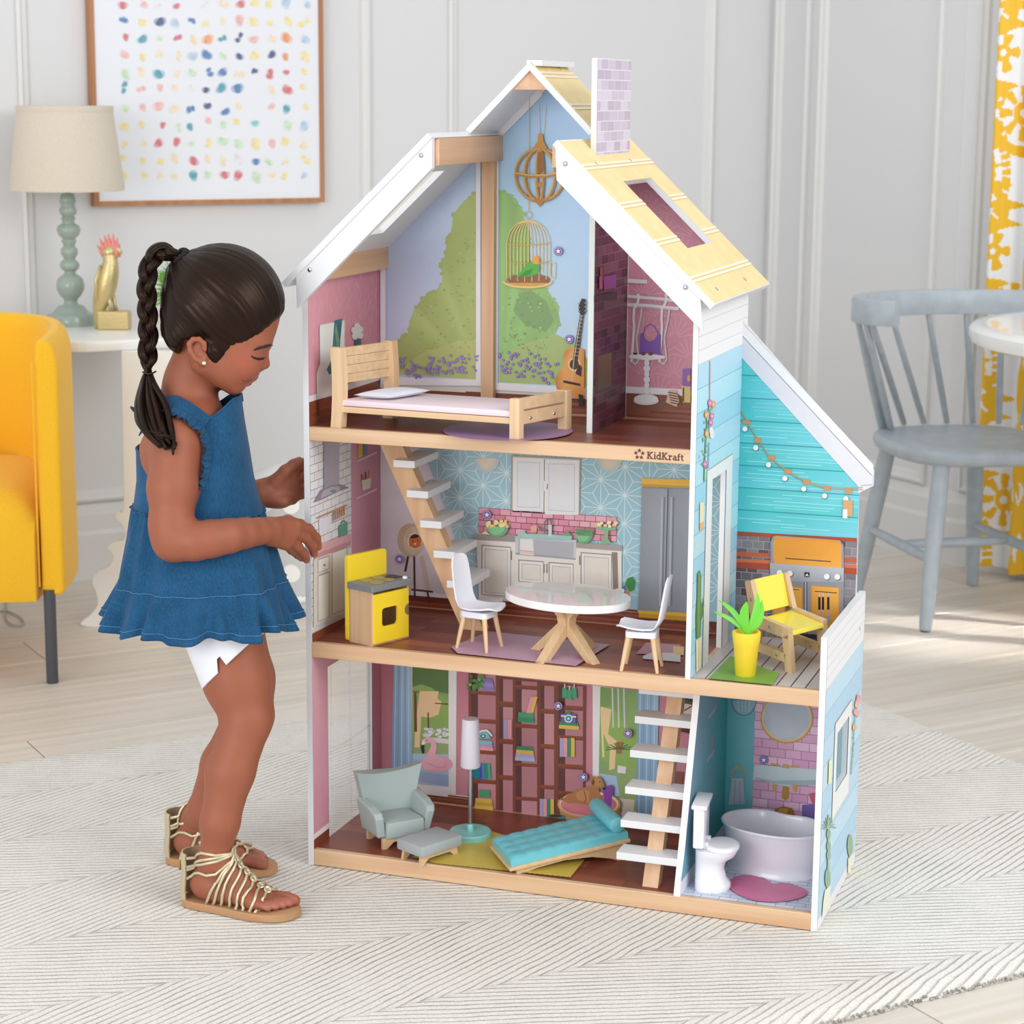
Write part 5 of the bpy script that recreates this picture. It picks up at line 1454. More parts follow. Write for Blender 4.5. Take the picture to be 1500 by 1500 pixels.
def panel_hole(mb, outer, inner, M, y0, y1):
    """door leaf with a rounded window: ring between a rectangle and a rounded hole"""
    n = len(inner); cc = (sum(p[0] for p in inner) / n, sum(p[1] for p in inner) / n)
    xs = [p[0] for p in outer]; zs = [p[1] for p in outer]; x0, x1, z0, z1 = min(xs), max(xs), min(zs), max(zs)
    ring = []
    for p in inner:
        dx, dz = p[0] - cc[0], p[1] - cc[1]
        t = min([((x1 if dx > 0 else x0) - cc[0]) / dx if abs(dx) > 1e-9 else 1e9, ((z1 if dz > 0 else z0) - cc[1]) / dz if abs(dz) > 1e-9 else 1e9])
        ring.append((cc[0] + dx * t, cc[1] + dz * t))
    # make sure the four corners are present
    for c in outer:
        k = min(range(n), key=lambda i: (ring[i][0] - c[0]) ** 2 + (ring[i][1] - c[1]) ** 2); ring[k] = c
    rs = [[M @ Vector((a, y0, b)) for a, b in ring], [M @ Vector((a, y0, b)) for a, b in inner], [M @ Vector((a, y1, b)) for a, b in inner], [M @ Vector((a, y1, b)) for a, b in ring]]
    rs.append(rs[0]); mb.loft(rs)
panel_hole(dm, outer, inner, Mo, -.0035, .0)
recalc(dm.build('oven_door', yellow, OV, world=True))
m = MB(); hx = [(WO - .004 - .0085 * math.sin(t), .047 + .009 * math.cos(t)) for t in [PI * k / 10 for k in range(11)]]
m.prism([Mo @ Vector((a, -.0037, b)) for a, b in hx], Mo.to_3x3() @ Vector((0, .0006, 0))); m.build('finger_notch', mat('notch', '8A6A4A', 0.7), OV, world=True)
MB().box(-.004, WO + .003, -.006, DO + .001, HO, HO + .0105, Mo, bev=.0012).build('hob', mat('hob_grey', '7D8084', 0.4, bump=((300, 300, 300), .1, .0004)), OV, world=True)
for (x, y, r) in ((.024, .012, .011), (.024, .034, .010), (.050, .012, .009), (.050, .034, .010)):
    m = MB(); m.lathe([(r, HO + .0105), (r, HO + .0111)], 20, Mo @ Matrix.Translation((x, y, 0))); b_ = m.build('burner', mat('burner', 'A89D62', 0.5), OV, world=True)
MB().box(.058, .078, .010, .034, HO + .0105, HO + .0112, Mo).build('hob_plate', mat('hob_black', '2A2C30', 0.3), OV, world=True)
m = MB(); m.lathe([(.004, HO + .0105), (.0036, HO + .0135), (.002, HO + .014)], 14, Mo @ Matrix.Translation((.073, .001, 0))); m.build('hob_knob', plas, OV, True, world=True)
m = MB(); pts = [(a + WO / 2, b + .068) for a, b in rrect(WO + .002, .136, .006, 5)]
m.prism([Mo @ Vector((a, DO + .001, b)) for a, b in pts], Mo.to_3x3() @ Vector((0, .0075, 0)), bev=.0006); m.build('splash_panel', yellow, OV, world=True)
# ---- dining chairs
def dining_chair(o, ang, label):
    M = fr2(o, ang)
    R_ = thing('doll_dining_chair', label, 'doll chair', o, 0, 'white moulded chairs around the doll dining table')
    prof = [(.036, .0645), (.031, .0660), (.022, .0645), (.010, .0625), (-.004, .0615), (-.016, .0625), (-.025, .0680), (-.031, .0790), (-.034, .0940), (-.0365, .1110), (-.039, .1270), (-.041, .1395), (-.042, .1440)]
    wid = [.018, .024, .0265, .027, .027, .0265, .0255, .0245, .0240, .0235, .0225, .019, .011]
    rows = []; n = 12
    nor = []
    for i in range(len(prof)):
        a = prof[max(i - 1, 0)]; b = prof[min(i + 1, len(prof) - 1)]
        tx, tz = b[0] - a[0], b[1] - a[1]; L = math.hypot(tx, tz); nor.append((tz / L, -tx / L))
    top = []; bot = []
    for i, (x, z) in enumerate(prof):
        r1, r2 = [], []
        for k in range(n + 1):
            s = -1 + 2 * k / n
            lift = .0045 * s * s
            px_, pz_ = x - nor[i][0] * -lift * .8, z - nor[i][1] * lift * .0 + (lift if i < 6 else 0)
            px_ = x + (lift * .9 if i >= 6 else 0)
            r1.append(M @ Vector((px_ + nor[i][0] * .001, s * wid[i], pz_ - nor[i][1] * .001)))
            r2.append(M @ Vector((px_ - nor[i][0] * .0016, s * wid[i], pz_ + nor[i][1] * .0016)))
        top.append(r1); bot.append(r2)
    m = MB()
    loop = [t + b[::-1] for t, b in zip(top, bot)]
    m.loft(loop, cap=True); recalc(m.build('seat_shell', plas, R_, True, world=True, angle=60))
    m = MB(); m.prism([M @ Vector((a, b, .0515)) for a, b in rrect(.046, .040, .006, 3)], (0, 0, .0095), bev=.001); m.build('under_frame', plas, R_, world=True)
    for sx in (-1, 1):
        for sy in (-1, 1):
            m = MB(); a = M @ Vector((sx * .018, sy * .015, .054)); b = M @ Vector((sx * .027, sy * .0225, .001))
            m.tube([a.lerp(b, t) for t in (0, .5, 1)], [.0042, .0036, .0026], 10)
            m.build('leg', beechz, R_, True, world=True)
    return R_
dining_chair((0.2650, 0.0560, Z2), -12, 'white moulded doll chair with wooden legs left of the dining table, back to the stairs')
dining_chair((0.5310, 0.0270, Z2), 186, 'white moulded doll chair seen edge-on right of the dining table, by the fridge')
# ---- dining table
TB = thing('doll_dining_table', 'oval white doll dining table on crossed wooden legs', 'doll table', (0.397, 0.066, Z2))
Mt = fr2((0.3960, 0.0880, Z2), -13)
pr = [(0, .0780), (.985, .0780), (1.0, .0792), (1.0, .0885), (.992, .0900), (0, .0905)]
m = MB(); m.lathe([(r * .1030, z) for r, z in pr], 48, Mt, cap=False, sy=.70); recalc(m.build('table_top', mat('table_white', 'F0F0EE', 0.12, coat=0.5), TB, True, world=True, angle=30))
def tleg(fx, fy):
    f_ = Vector((fx, fy, Z2)); c_ = Vector((0.402, 0.066, Z2)); d = (f_ - c_); d.z = 0; L = d.length; d.normalize(); s = Vector((-d.y, d.x, 0)) * .0075
    pr_ = [(.006, .078), (.030, .078), (.014, .060), (.012, .050), (L + .003, .0), (L - .014, .0), (.0, .038), (-.004, .05), (-.002, .070)]
    m = MB(); m.prism([c_ + d * a + EZ * b - s for a, b in pr_], s * 2, bev=.0008); recalc(m.build('leg', ply, TB, world=True))
for q in ((.344, .080), (.379, .006), (.459, .031), (.428, .128)): tleg(*q)
# ---- living room armchair and ottoman
sage = mat('sage_vinyl', 'A7B5B4', 0.5, spec=0.4)
sage2 = mat('sage_grey', 'A6ADB1', 0.5, spec=0.4)
AC = thing('doll_armchair', 'sage green wing-back doll armchair in the living room', 'doll armchair', (0.12, 0.08, Z1))
Ma = fr2((0.1150, 0.0840, Z1), -42) @ Matrix.Diagonal((1.06, 1.06, 1.04, 1))              # x forward, y to the chair's left
# back: flared wings
rings = []
for k in range(9):
    t = k / 8; z = .018 + .088 * t
    hw = .036 + .018 * t ** 1.2
    bk = -.030 - .014 * t
    ring = []
    for j in range(13):
        s = -1 + 2 * j / 12
        dip = -.007 * (1 - s * s) * t ** 3
        ring.append(Ma @ Vector((bk + .012 * s * s * t + .011, s * hw, z + dip + .004 * abs(s) ** 3 * t)))
    for j in range(13):
        s = 1 - 2 * j / 12
        dip = -.007 * (1 - s * s) * t ** 3
        ring.append(Ma @ Vector((bk + .012 * s * s * t - .002, s * (hw + .001), z + dip + .004 * abs(s) ** 3 * t)))
    rings.append(ring)
m = MB(); m.loft(rings, cap=True); o = recalc(m.build('back_rest', sage, AC, True, world=True, angle=50))
for sy in (-1, 1):
    m = MB(); pr_ = [(-.030, .018), (.028, .018), (.033, .050), (.030, .058), (.012, .064), (-.030, .070)]
    rr_ = [[Ma @ Vector((a, sy * (.030 + (b - .018) * .16), b)) for a, b in pr_], [Ma @ Vector((a, sy * (.043 + (b - .018) * .20), b)) for a, b in pr_]]
    m.loft(rr_, cap=True); o = recalc(m.build('arm_rest', sage, AC, world=True)); bv = o.modifiers.new('b', 'BEVEL'); bv.width = .003; bv.segments = 2
m = MB(); m.box(-.028, .034, -.031, .031, .016, .042, Ma, bev=.003); m.build('seat_cushion', sage, AC, True, world=True)
for sx in (1, -1):
    m = MB(); x = .024 if sx > 0 else -.028
    pr_ = [(-.036, 0), (-.029, 0), (-.018, .010), (.018, .010), (.029, 0), (.036, 0), (.036, .017), (-.036, .017)]
    m.prism([Ma @ Vector((x, a, b)) for a, b in pr_], Ma.to_3x3() @ Vector((.006, 0, 0))); recalc(m.build('leg_frame', ply, AC, world=True))
OT = thing('doll_ottoman', 'grey doll footstool on wooden legs in front of the armchair', 'doll footstool', (0.192, 0.03, Z1))
Mt2 = fr2((0.1925, 0.0318, Z1), -26.6)
m = MB(); m.box(-.030, .030, -.043, .043, .0150, .0335, Mt2, bev=.004); m.build('cushion', sage2, OT, True, world=True)
for x in (-.022, .018):
    m = MB(); pr_ = [(-.040, 0), (-.033, 0), (-.022, .009), (.022, .009), (.033, 0), (.040, 0), (.037, .016), (-.037, .016)]
    m.prism([Mt2 @ Vector((x, a, b)) for a, b in pr_], Mt2.to_3x3() @ Vector((.005, 0, 0))); recalc(m.build('leg_frame', ply, OT, world=True))
# ---- floor lamp
teal = mat('toy_teal', '86CFCB', 0.3, coat=0.15)
LP = thing('doll_floor_lamp', 'doll floor lamp with white shade and round turquoise base', 'doll lamp', (0.2215, 0.1380, Z1))
m = MB(); m.lathe([(0, 0), (.0325, 0), (.034, .0012), (.034, .0095), (.0325, .0115), (0, .0115)], 36, Matrix.Translation((0.2215, 0.1380, Z1)), cap=False); recalc(m.build('base', teal, LP, True, world=True, angle=30))
m = MB(); m.lathe([(.006, .0115), (.0055, .020), (.004, .0225)], 16, Matrix.Translation((0.2215, 0.1380, Z1))); m.build('socket', teal, LP, True, world=True)
m = MB(); m.lathe([(.0037, .012), (.0037, .122)], 16, Matrix.Translation((0.2215, 0.1380, Z1))); m.build('pole', mat('lamp_chrome', 'B9BDC0', 0.25, 0.9), LP, True, world=True, angle=60)
m = MB(); m.lathe([(0, .118), (.0150, .118), (.0160, .1195), (.0136, .195), (.0125, .1975), (0, .198)], 32, Matrix.Translation((0.2215, 0.1380, Z1)), cap=False); recalc(m.build('lamp_shade', mat('shade_lilac', 'DEDBE6', 0.4), LP, True, world=True, angle=40))
# ---- chaise longue
CH = thing('doll_chaise', 'turquoise quilted doll chaise with rolled bolster on a low wooden frame', 'doll chaise', (0.39, 0.09, Z1))
cang = 40
Mc = fr2((0.3400, -0.0030, Z1), cang, 126)
tilt = Matrix.Rotation(math.radians(-6.5), 4, 'Y')
Mc2 = Mc @ Matrix.Translation((0, 0, .0125)) @ tilt
LC, WC = .196, .100
m = MB(); nx, ny = 40, 24
def qz(i, j):
    u, v = i / nx * 8, j / ny * 4
    return .0145 + .0020 * (abs(math.sin(PI * u)) * abs(math.sin(PI * v))) ** .5
vs = []
for i in range(nx + 1):
    for j in range(ny + 1):
        e = min(i, nx - i, j, ny - j)
        vs.append(Mc2 @ Vector((LC * i / nx, WC * j / ny, qz(i, j) - (.0022 if e == 0 else 0))))
fs = [[i * (ny + 1) + j, (i + 1) * (ny + 1) + j, (i + 1) * (ny + 1) + j + 1, i * (ny + 1) + j + 1] for i in range(nx) for j in range(ny)]
m.add(vs, fs); m.box(0, LC, 0, WC, .001, .0125, Mc2)
tq = mat('turquoise_vinyl', '6FC3D0', 0.3, spec=0.5)
m.build('quilted_cushion', tq, CH, True, world=True)
MB().box(-.004, LC + .002, -.004, WC + .002, -.004, .0015, Mc2, bev=.0008).build('frame_board', ply, CH, world=True)
for y in (.004, WC - .014):
    m = MB(); pr_ = [(.010, 0), (.022, 0), (.045, .006), (.090, .0125), (.135, .012), (.168, .005), (.180, 0), (.192, 0), (.192, .0285), (.010, .0105)]
    m.prism([Mc @ Vector((a, y, b)) for a, b in pr_], Mc.to_3x3() @ Vector((0, .009, 0))); recalc(m.build('base_rail', ply, CH, world=True))
m = MB(); a = Mc2 @ Vector((LC - .016, -.002, .0270)); b = Mc2 @ Vector((LC - .016, WC + .002, .0270))
pts = [a.lerp(b, t) for t in (0, .015, .05, .5, .95, .985, 1)]
m.tube(pts, [.010, .0122, .0130, .0130, .0130, .0122, .010], 20); m.build('bolster', tq, CH, True, world=True)
# ---- toilet
porc = mat('porcelain', 'EEEEF6', 0.22, coat=0.3)
TO = thing('doll_toilet', 'white plastic doll toilet with raised cistern beside the bathtub', 'doll toilet', (0.635, 0.045, Z1))
Mw = fr2((0.6135, 0.0500, Z1), 6)                  # x forward
m = MB(); m.box(.000, .0165, -.030, .030, .070, .132, Mw, bev=.0025); m.build('cistern', porc, TO, True, world=True)
m = MB(); m.box(-.003, .0205, -.034, .034, .1315, .1385, Mw, bev=.002); m.build('cistern_lid', porc, TO, True, world=True)
rings = []
for z, x0, x1, w in ((0, .001, .053, .024), (.004, .001, .055, .025), (.010, .001, .055, .025), (.018, .001, .048, .0215), (.034, .001, .044, .020), (.046, .001, .048, .022), (.054, .001, .060, .027), (.062, .001, .064, .030), (.066, .001, .065, .0305)):
    ring = []
    for k in range(28):
        t = 2 * PI * k / 28; c, s = math.cos(t), math.sin(t)
        x = (x0 + x1) / 2 + (x1 - x0) / 2 * (abs(c) ** (.55 if c < 0 else 1)) * (1 if c > 0 else -1); y = w * (abs(s) ** .85) * (1 if s > 0 else -1)
        ring.append(Mw @ Vector((x, y, z)))
    rings.append(ring)
m = MB(); m.loft(rings, cap=True); recalc(m.build('bowl', porc, TO, True, world=True, angle=60))
rings = []
for z, e in ((.0665, 0), (.0665, .001), (.0700, .0012), (.0722, -.001), (.0728, -.006)):
    ring = []
    for k in range(28):
        t = 2 * PI * k / 28; c, s = math.cos(t), math.sin(t)
        ring.append(Mw @ Vector((.040 + (.0255 + e) * c, (.0305 + e) * s, z)))
    rings.append(ring)
m = MB(); m.loft(rings, cap=True); recalc(m.build('seat_lid', porc, TO, True, world=True, angle=50))
for sy in (-1, 1):
    m = MB(); m.box(.0150, .0215, sy * .014 - .004, sy * .014 + .004, .0660, .0765, Mw, bev=.001); m.build('hinge', porc, TO, world=True)
# ---- bathtub
TU = thing('doll_bathtub', 'white oval roll-top doll bathtub against the pink tiles', 'doll bathtub', (0.705, 0.165, Z1))
Mu = fr2((0.7080, 0.1660, Z1), -11) @ Matrix.Diagonal((1, 1, .94, 1))
n = 48
def oval(a, b, z, lob=0.0):
    r = []
    for k in range(n):
        t = 2 * PI * k / n; c, s = math.cos(t), math.sin(t)
        dent = 1 - lob * math.exp(-((t - PI / 2) / .30) ** 2)
        r.append(Mu @ Vector((a * (abs(c) ** .9) * (1 if c > 0 else -1) * dent, b * s * dent, z)))
    return r
rings = [oval(.055, .036, .012, 0), oval(.066, .044, .014, .0), oval(.070, .047, .030, .1), oval(.076, .052, .066, .18), oval(.079, .054, .0745, .2), oval(.0805, .0555, .0780, .2), oval(.083, .058, .0785, .2), oval(.0842, .0592, .0765, .2), oval(.083, .058, .0740, .2), oval(.081, .056, .070, .15), oval(.077, .053, .045, .05), oval(.073, .049, .020, 0), oval(.070, .047, .008, 0), oval(.073, .050, .004, 0), oval(.073, .050, 0, 0)]
m = MB(); m.loft(rings, cap=True); recalc(m.build('tub_shell', mat('tub_white', 'E3E4EE', 0.25, coat=0.3), TU, True, world=True, angle=70))
# ---- patio chair
PC = thing('doll_patio_chair', 'yellow doll lounge chair with plywood side frames on the balcony', 'doll chair', (0.72, 0.12, Z2))
Mp = fr2((0.6980, 0.1240, Z2), -40, 62)              # x forward, y across
WP = .080
yb_ = mat('patio_yellow', 'F5E04A', 0.25, coat=0.3)
for y in (0, WP):
    m = MB()
    M_ = Mp
    y0 = y - .005
    def pz(pts, nm):
        q = MB(); q.prism([M_ @ Vector((a, y0, b)) for a, b in pts], M_.to_3x3() @ Vector((0, .010, 0)), bev=.0012); return recalc(q.build(nm, ply, PC, world=True))
    frm = [(-.034, .040), (-.052, .112), (-.050, .118), (-.040, .120), (-.022, .072), (.000, .068), (.052, .066), (.058, .060), (.066, .000), (.052, .000), (.044, .014), (-.012, .016), (-.024, .000), (-.040, .000)]
    hole = None
    q = MB()
    # frame as a closed band: outline with a trapezoid opening joined by a hidden slit
    opn = [(.036, .046), (.044, .050), (.040, .028), (-.014, .030), (-.014, .052), (.036, .052)]
    inner = [(-.016, .050), (.040, .050), (.036, .028), (-.018, .030)]
    ring_o = [(-.022, .070), (.055, .066), (.064, .000), (.050, .000), (.043, .014), (-.014, .016), (-.024, .000), (-.038, .000)]
    def band(a, b, c, d): 
        q.prism([M_ @ Vector((x, y0, z)) for x, z in (a, b, c, d)], M_.to_3x3() @ Vector((0, .010, 0)))
    band((-.036, .071), (.055, .066), (.053, .050), (-.036, .052))           # arm rail
    band((.040, .050), (.0555, .058), (.065, .000), (.050, .000))            # front leg
    band((-.036, .052), (-.016, .052), (-.022, .000), (-.040, .000))         # rear leg
    band((-.026, .029), (.050, .027), (.0475, .014), (-.024, .016))          # lower rail
    band((-.036, .060), (-.018, .070), (-.040, .120), (-.054, .116))         # back upright
    recalc(q.build('side_frame', ply, PC, world=True))
    for (x, z) in ((-.036, .092), (.010, .060), (.028, .021)):
        m = MB(); bolt(m, M_ @ Matrix.Translation((x, y0, z)) @ Matrix.Rotation(PI / 2, 4, 'X')); m.build('bolt', steel, PC, True, world=True)
m = MB(); m.prism([Mp @ Vector((a, .005, b)) for a, b in ((-.020, .066), (.056, .0615), (.058, .0555), (.052, .0545), (-.020, .059))], Mp.to_3x3() @ Vector((0, WP - .010, 0)), bev=.001); recalc(m.build('seat', yb_, PC, world=True))
m = MB(); m.prism([Mp @ Vector((a, .005, b)) for a, b in ((-.026, .072), (-.043, .120), (-.048, .1185), (-.031, .070))], Mp.to_3x3() @ Vector((0, WP - .010, 0)), bev=.001); recalc(m.build('back_panel', yb_, PC, world=True))
# ---- potted plant
PP = thing('doll_potted_plant', 'bright green plastic plant in a yellow doll pot on the green mat', 'toy plant', (0.6838, 0.0440, Z2))
Mq = Matrix.Translation((0.6838, 0.0440, Z2))
m = MB(); m.lathe([(0, 0), (.0135, 0), (.0150, .0020), (.0185, .048), (.0195, .050), (.0210, .064), (.0205, .067), (.0175, .0675), (.0165, .062), (0, .062)], 36, Mq, cap=False); recalc(m.build('pot', mat('pot_yellow', 'F3D23A', 0.35), PP, True, world=True, angle=35))
leafm = mat('leaf_green', '72CF40', 0.35, sss=0.0)
def leaf(base, tip, w, bendv, nm='leaf'):
    base, tip = Vector(base), Vector(tip); rings = []
    d = tip - base; side = d.cross(Vector((CAM_LOC)) - base).normalized(); nrm = side.cross(d).normalized()
    for k in range(9):
        t = k / 8; c = base.lerp(tip, t) + Vector(bendv) * math.sin(PI * t)
        h = w * (math.sin(PI * (t * .86 + .10)) ** .8) * (1 if t < 1 else .05)
        rings.append([c - side * h, c - nrm * .0012 * (1 - t) + side * 0, c + side * h, c + nrm * .0022 * (1 - t * .7)])
    m = MB(); m.loft(rings, cap=True); recalc(m.build(nm, leafm, PP, True, world=True, angle=70))
c0 = Vector((0.6838, 0.0440, Z2 + .063))
tips = [on('y', .050, *zr('H', 297, 728)), on('y', .060, *zr('H', 340, 652)), on('y', .036, *zr('H', 535, 660)), on('y', .050, *zr('H', 606, 595)), on('y', .052, *zr('H', 640, 650))]
wd_ = [.0034, .0040, .0070, .0058, .0062]
bn = [(0.004, 0, .004), (.004, 0, .005), (-.004, 0, .002), (.006, 0, 0), (.006, 0, -.004)]
for t_, w_, b_ in zip(tips, wd_, bn): leaf(c0 + (t_ - c0) * .02, t_, w_, b_)
# ---- lettering on the attic floor front: ring of stars and the word KidKraft
inkm = mat('print_brown', '5A2A20', 0.5)
zc_ = (Z3B + Z3) / 2
pa = on('y', 0.0, *zr('B', 920, 1090)); pb_ = on('y', 0.0, *zr('B', 1250, 1108)); pk0 = on('y', 0.0, *zr('B', 1003, 1098)).x
lg = MB(); yy = -0.0006
def star5(cx_, cz_, r, rot=0):
    pts = []
    for k in range(10):
        a = PI / 2 + rot + k * PI / 5; q = r * (1 if k % 2 == 0 else .45)
        pts.append(Vector((cx_ + q * math.cos(a), yy, cz_ + q * math.sin(a))))
    lg.add(pts, [list(range(10))[::-1]])
cxs = pa.x + .0082; zls = zc_ + .0002
for k in range(5):
    a = PI / 2 + k * 2 * PI / 5
    star5(cxs + .0054 * math.cos(a), zls + .0054 * math.sin(a), .0034, a - PI / 2)
lg.build('logo_stars', inkm, TOP)
# slab-serif glyphs drawn on a 0..1 cap-height grid with strokes (x0, z0, x1, z1, width)
S, SL = .17, .13
G_ = {
 'K': (.92, [(.20, 0, .20, 1, S), (.03, .06, .40, .06, SL), (.03, .94, .40, .94, SL), (.24, .42, .66, .92, S), (.34, .52, .72, .08, S), (.52, .94, .84, .94, SL), (.52, .06, .90, .06, SL)]),
 'i': (.40, [(.20, 0, .20, .66, S), (.04, .06, .37, .06, SL), (.05, .62, .24, .62, SL), (.11, .90, .28, .90, .18)]),
 'd': (.68, [(.50, 0, .50, 1, S), (.34, .94, .54, .94, SL), (.46, .06, .66, .06, SL)] + [(.29 + .21 * math.cos(a), .33 + .29 * math.sin(a), .29 + .21 * math.cos(a + .53), .33 + .29 * math.sin(a + .53), .15) for a in [k * PI / 6 for k in range(12)]]),
 'r': (.56, [(.20, 0, .20, .66, S), (.04, .06, .38, .06, SL), (.04, .62, .22, .62, SL), (.22, .44, .34, .60, .15), (.32, .60, .50, .60, .15), (.48, .60, .48, .46, .10)]),
 'a': (.64, [(.48, .02, .48, .46, S), (.44, .06, .62, .06, SL), (.46, .48, .36, .62, .15), (.38, .61, .16, .60, .14), (.46, .36, .24, .36, .13), (.24, .36, .13, .26, .15), (.13, .26, .14, .12, .15), (.14, .12, .26, .05, .14), (.26, .05, .46, .14, .13)]),
 'f': (.46, [(.20, 0, .20, .80, S), (.04, .06, .38, .06, SL), (.04, .60, .40, .60, SL), (.20, .78, .30, .93, .15), (.28, .94, .44, .92, .14)]),
 't': (.46, [(.20, .14, .20, .86, S), (.04, .60, .40, .60, SL), (.20, .16, .28, .06, .15), (.26, .06, .42, .08, .14)]),
}
word = 'KidKraft'
tot = sum(G_[c][0] for c in word)
wx = (pb_.x - pk0 - .0015); hgt = .0104; kx_ = wx / tot; x = pk0
for ch in word:
    w, st = G_[ch]; gm = MB(); q = 0
    for (a, b, c, d, t) in st:
        A_ = Vector((x + a * kx_, yy - q * 4e-6, zc_ - .0056 + b * hgt)); B_ = Vector((x + c * kx_, yy - q * 4e-6, zc_ - .0056 + d * hgt)); q += 1
        dd = (B_ - A_); L = dd.length
        if L < 1e-9: continue
        nn = Vector((-dd.z, 0, dd.x)) / L * t * hgt / 2
        ex = dd / L * (t * hgt * .18 if ch in 'dra' else 0)
        gm.add([A_ + nn - ex, B_ + nn + ex, B_ - nn + ex, A_ - nn - ex], [[0, 1, 2, 3]])
    gm.build('letter', inkm, TOP); x += w * kx_
lg = MB(); star5(pb_.x, zc_ + .0042, .0008); lg.build('trademark_dot', inkm, TOP)
# ================================================================== AROUND THE ROOM
CR = Vector((0.94575, 0.32484, 0)).normalized(); CF = Vector((-0.32484, 0.94575, 0)).normalized()
# ---- framed print on wall_left
FD = 0.030
def lw3(u, v, off): return on_plane(CORN + E2 * off, E2, u, v)
tlx, brz = lw(139, 301, FD)[0], lw(300, 299.5, FD)[1]
trx = lw(475, 200, FD)[0]
ART = thing('framed_print', 'framed print with rows of small coloured watercolour dabs on the white wall', 'picture', CORN + E1 * ((tlx + trx) / 2) + E2 * .01 + EZ * brz)
MA_ = frame(CORN, E1, -E2); topz = brz + 0.80
oak = wood('frame_oak', 'B98258', 'A9714A', 'z', 0.5, 0.3)
fw_ = .012
for (a, b, c, d) in ((tlx, tlx + fw_, brz, topz), (trx - fw_, trx, brz, topz), (tlx + fw_, trx - fw_, brz, brz + fw_), (tlx + fw_, trx - fw_, topz - fw_, topz)):
    MB().box(a, b, -FD, -.001, c, d, MA_).build('frame_bar', oak, ART, world=True)
MB().box(tlx + fw_, trx - fw_, -FD + .004, -.006, brz + fw_, topz - fw_, MA_).build('print_sheet', mat('paper', 'E9EBF1', 0.6), ART, world=True)
PALC = {'r': 'CF6A70', 'p': 'EBB4B0', 'o': 'E79B62', 'y': 'F4DA98', 'b': '4478B0', 'n': '33487C', 't': '3E9AAC', 'g': 'C6DDBE', 'l': 'AFC8DC', 'w': 'E0DFE4', 'k': 'F3D9BC', 'a': '7CC4C6'}
rowsA = ['rpwrwwkryyll', 'bynlbykpyyyy', 'rtgrkotnpkol', 'pykklbgnynoy', 'gktkgbbknrry', 'tppkwntbwkry', 'gppkbnbkwpty', 'yyrgtpgyawgl', 'ykrrgyggypyk', 'yyykrkkwbgky', 'yykktgrrgkyl', 'kgpybtlyrnpy', 'ybptkglrypwk']
colA = [545, 628, 702, 772, 845, 910, 980, 1052, 1120, 1190, 1260, 1335]; rowA = [20, 97, 170, 245, 318, 392, 475, 550, 628, 702, 775, -55, -130]
ra = random.Random(21)
dm = MB()
for r_, (row, v) in enumerate(zip(rowsA, rowA)):
    for c_, (ch, u) in enumerate(zip(row, colA)):
        if ch == 'w' and ra.random() < .5: continue
        U, V = (u + ra.uniform(-8, 8)) / 3, (v + ra.uniform(-9, 9)) / 3
        nb2 = 1 if ra.random() < .72 else 2
        for q in range(nb2):
            uu = U + (ra.uniform(-5, 5) if nb2 > 1 else 0); vv = V + (ra.uniform(-5, 5) if nb2 > 1 else 0)
            R_ = ra.uniform(5.2, 8.6) / (1.5 if nb2 > 1 else 1)
            for lay, (sc_, op) in enumerate(((1.0, .55), (.72, .9))):
                base = lin(PALC[ch]); pap = lin('EDEEF3'); cc = tuple(base[i] * op + pap[i] * (1 - op) for i in range(3)) + (1,)
                ph = ra.uniform(0, 6); pts = []
                for k in range(12):
                    t = 2 * PI * k / 12; rr2 = R_ * sc_ * (1 + .18 * math.sin(2 * t + ph) + .10 * math.sin(3 * t + 2 * ph))
                    p = lw3(uu + rr2 * math.cos(t), vv + rr2 * math.sin(t), FD - .004 + .0004 + .00012 * lay + .00003 * q)
                    pts.append(p)
                c2 = tuple(x * .8 for x in cc[:3]) + (1,)
                dm.add(pts, [list(range(12))[::-1]], [cc if k % 3 else c2 for k in range(12)])
for f in range(len(dm.f)): pass
o = dm.build('paint_dabs', print_mat(), ART, world=True); o['kind'] = 'stuff'
# ---- console table
ZT = 0.650
con_m = mat('table_cream', 'F0EFEA', 0.35, coat=0.2)
pA, pB = on('z', ZT, 52, 490), on('z', ZT, 338, 500)
sA, sB = (pA - CORN).dot(E1), (pB - CORN).dot(E1)
dist_front = (on('z', ZT, 180, 498) - CORN).dot(E2)
CT = thing('console_table', 'cream white side table with scroll-cut trestle legs by the wall', 'side table', CORN + E1 * ((sA + sB) / 2) + E2 * (dist_front / 2))
MC_ = frame(CORN, E1, E2)
ov = rrect(sB - sA, dist_front - .035, .08, 6)
ctx, cty = (sA + sB) / 2, (dist_front + .035) / 2
def slab(z0, z1, gx):
    m = MB(); pts = [MC_ @ Vector((ctx + a * gx, cty + b * gx, z0 - ZF)) for a, b in ov]; m.prism(pts, (0, 0, z1 - z0), bev=.003); return m
recalc(slab(ZT - .024, ZT, 1.0).build('table_top', con_m, CT, True, world=True, angle=30))
fp = on('z', ZF, 155, 918); fd = (fp - CORN).dot(E2)
def lv(u, v, off=0): 
    q = on_plane(Vector((fp.x, fp.y, 0)) + CF * off, CF, u, v); return q
leg_px = [(177, 490), (252, 490), (252, 880), (236, 908), (214, 914), (186, 914), (162, 920), (128, 921), (118, 913), (134, 899), (143, 885), (141, 868), (135, 852), (144, 837), (160, 829), (166, 815), (158, 803), (164, 795), (180, 791), (184, 779), (178, 767), (169, 759), (172, 749), (181, 742), (180, 640)]
zlim = ZT - .024
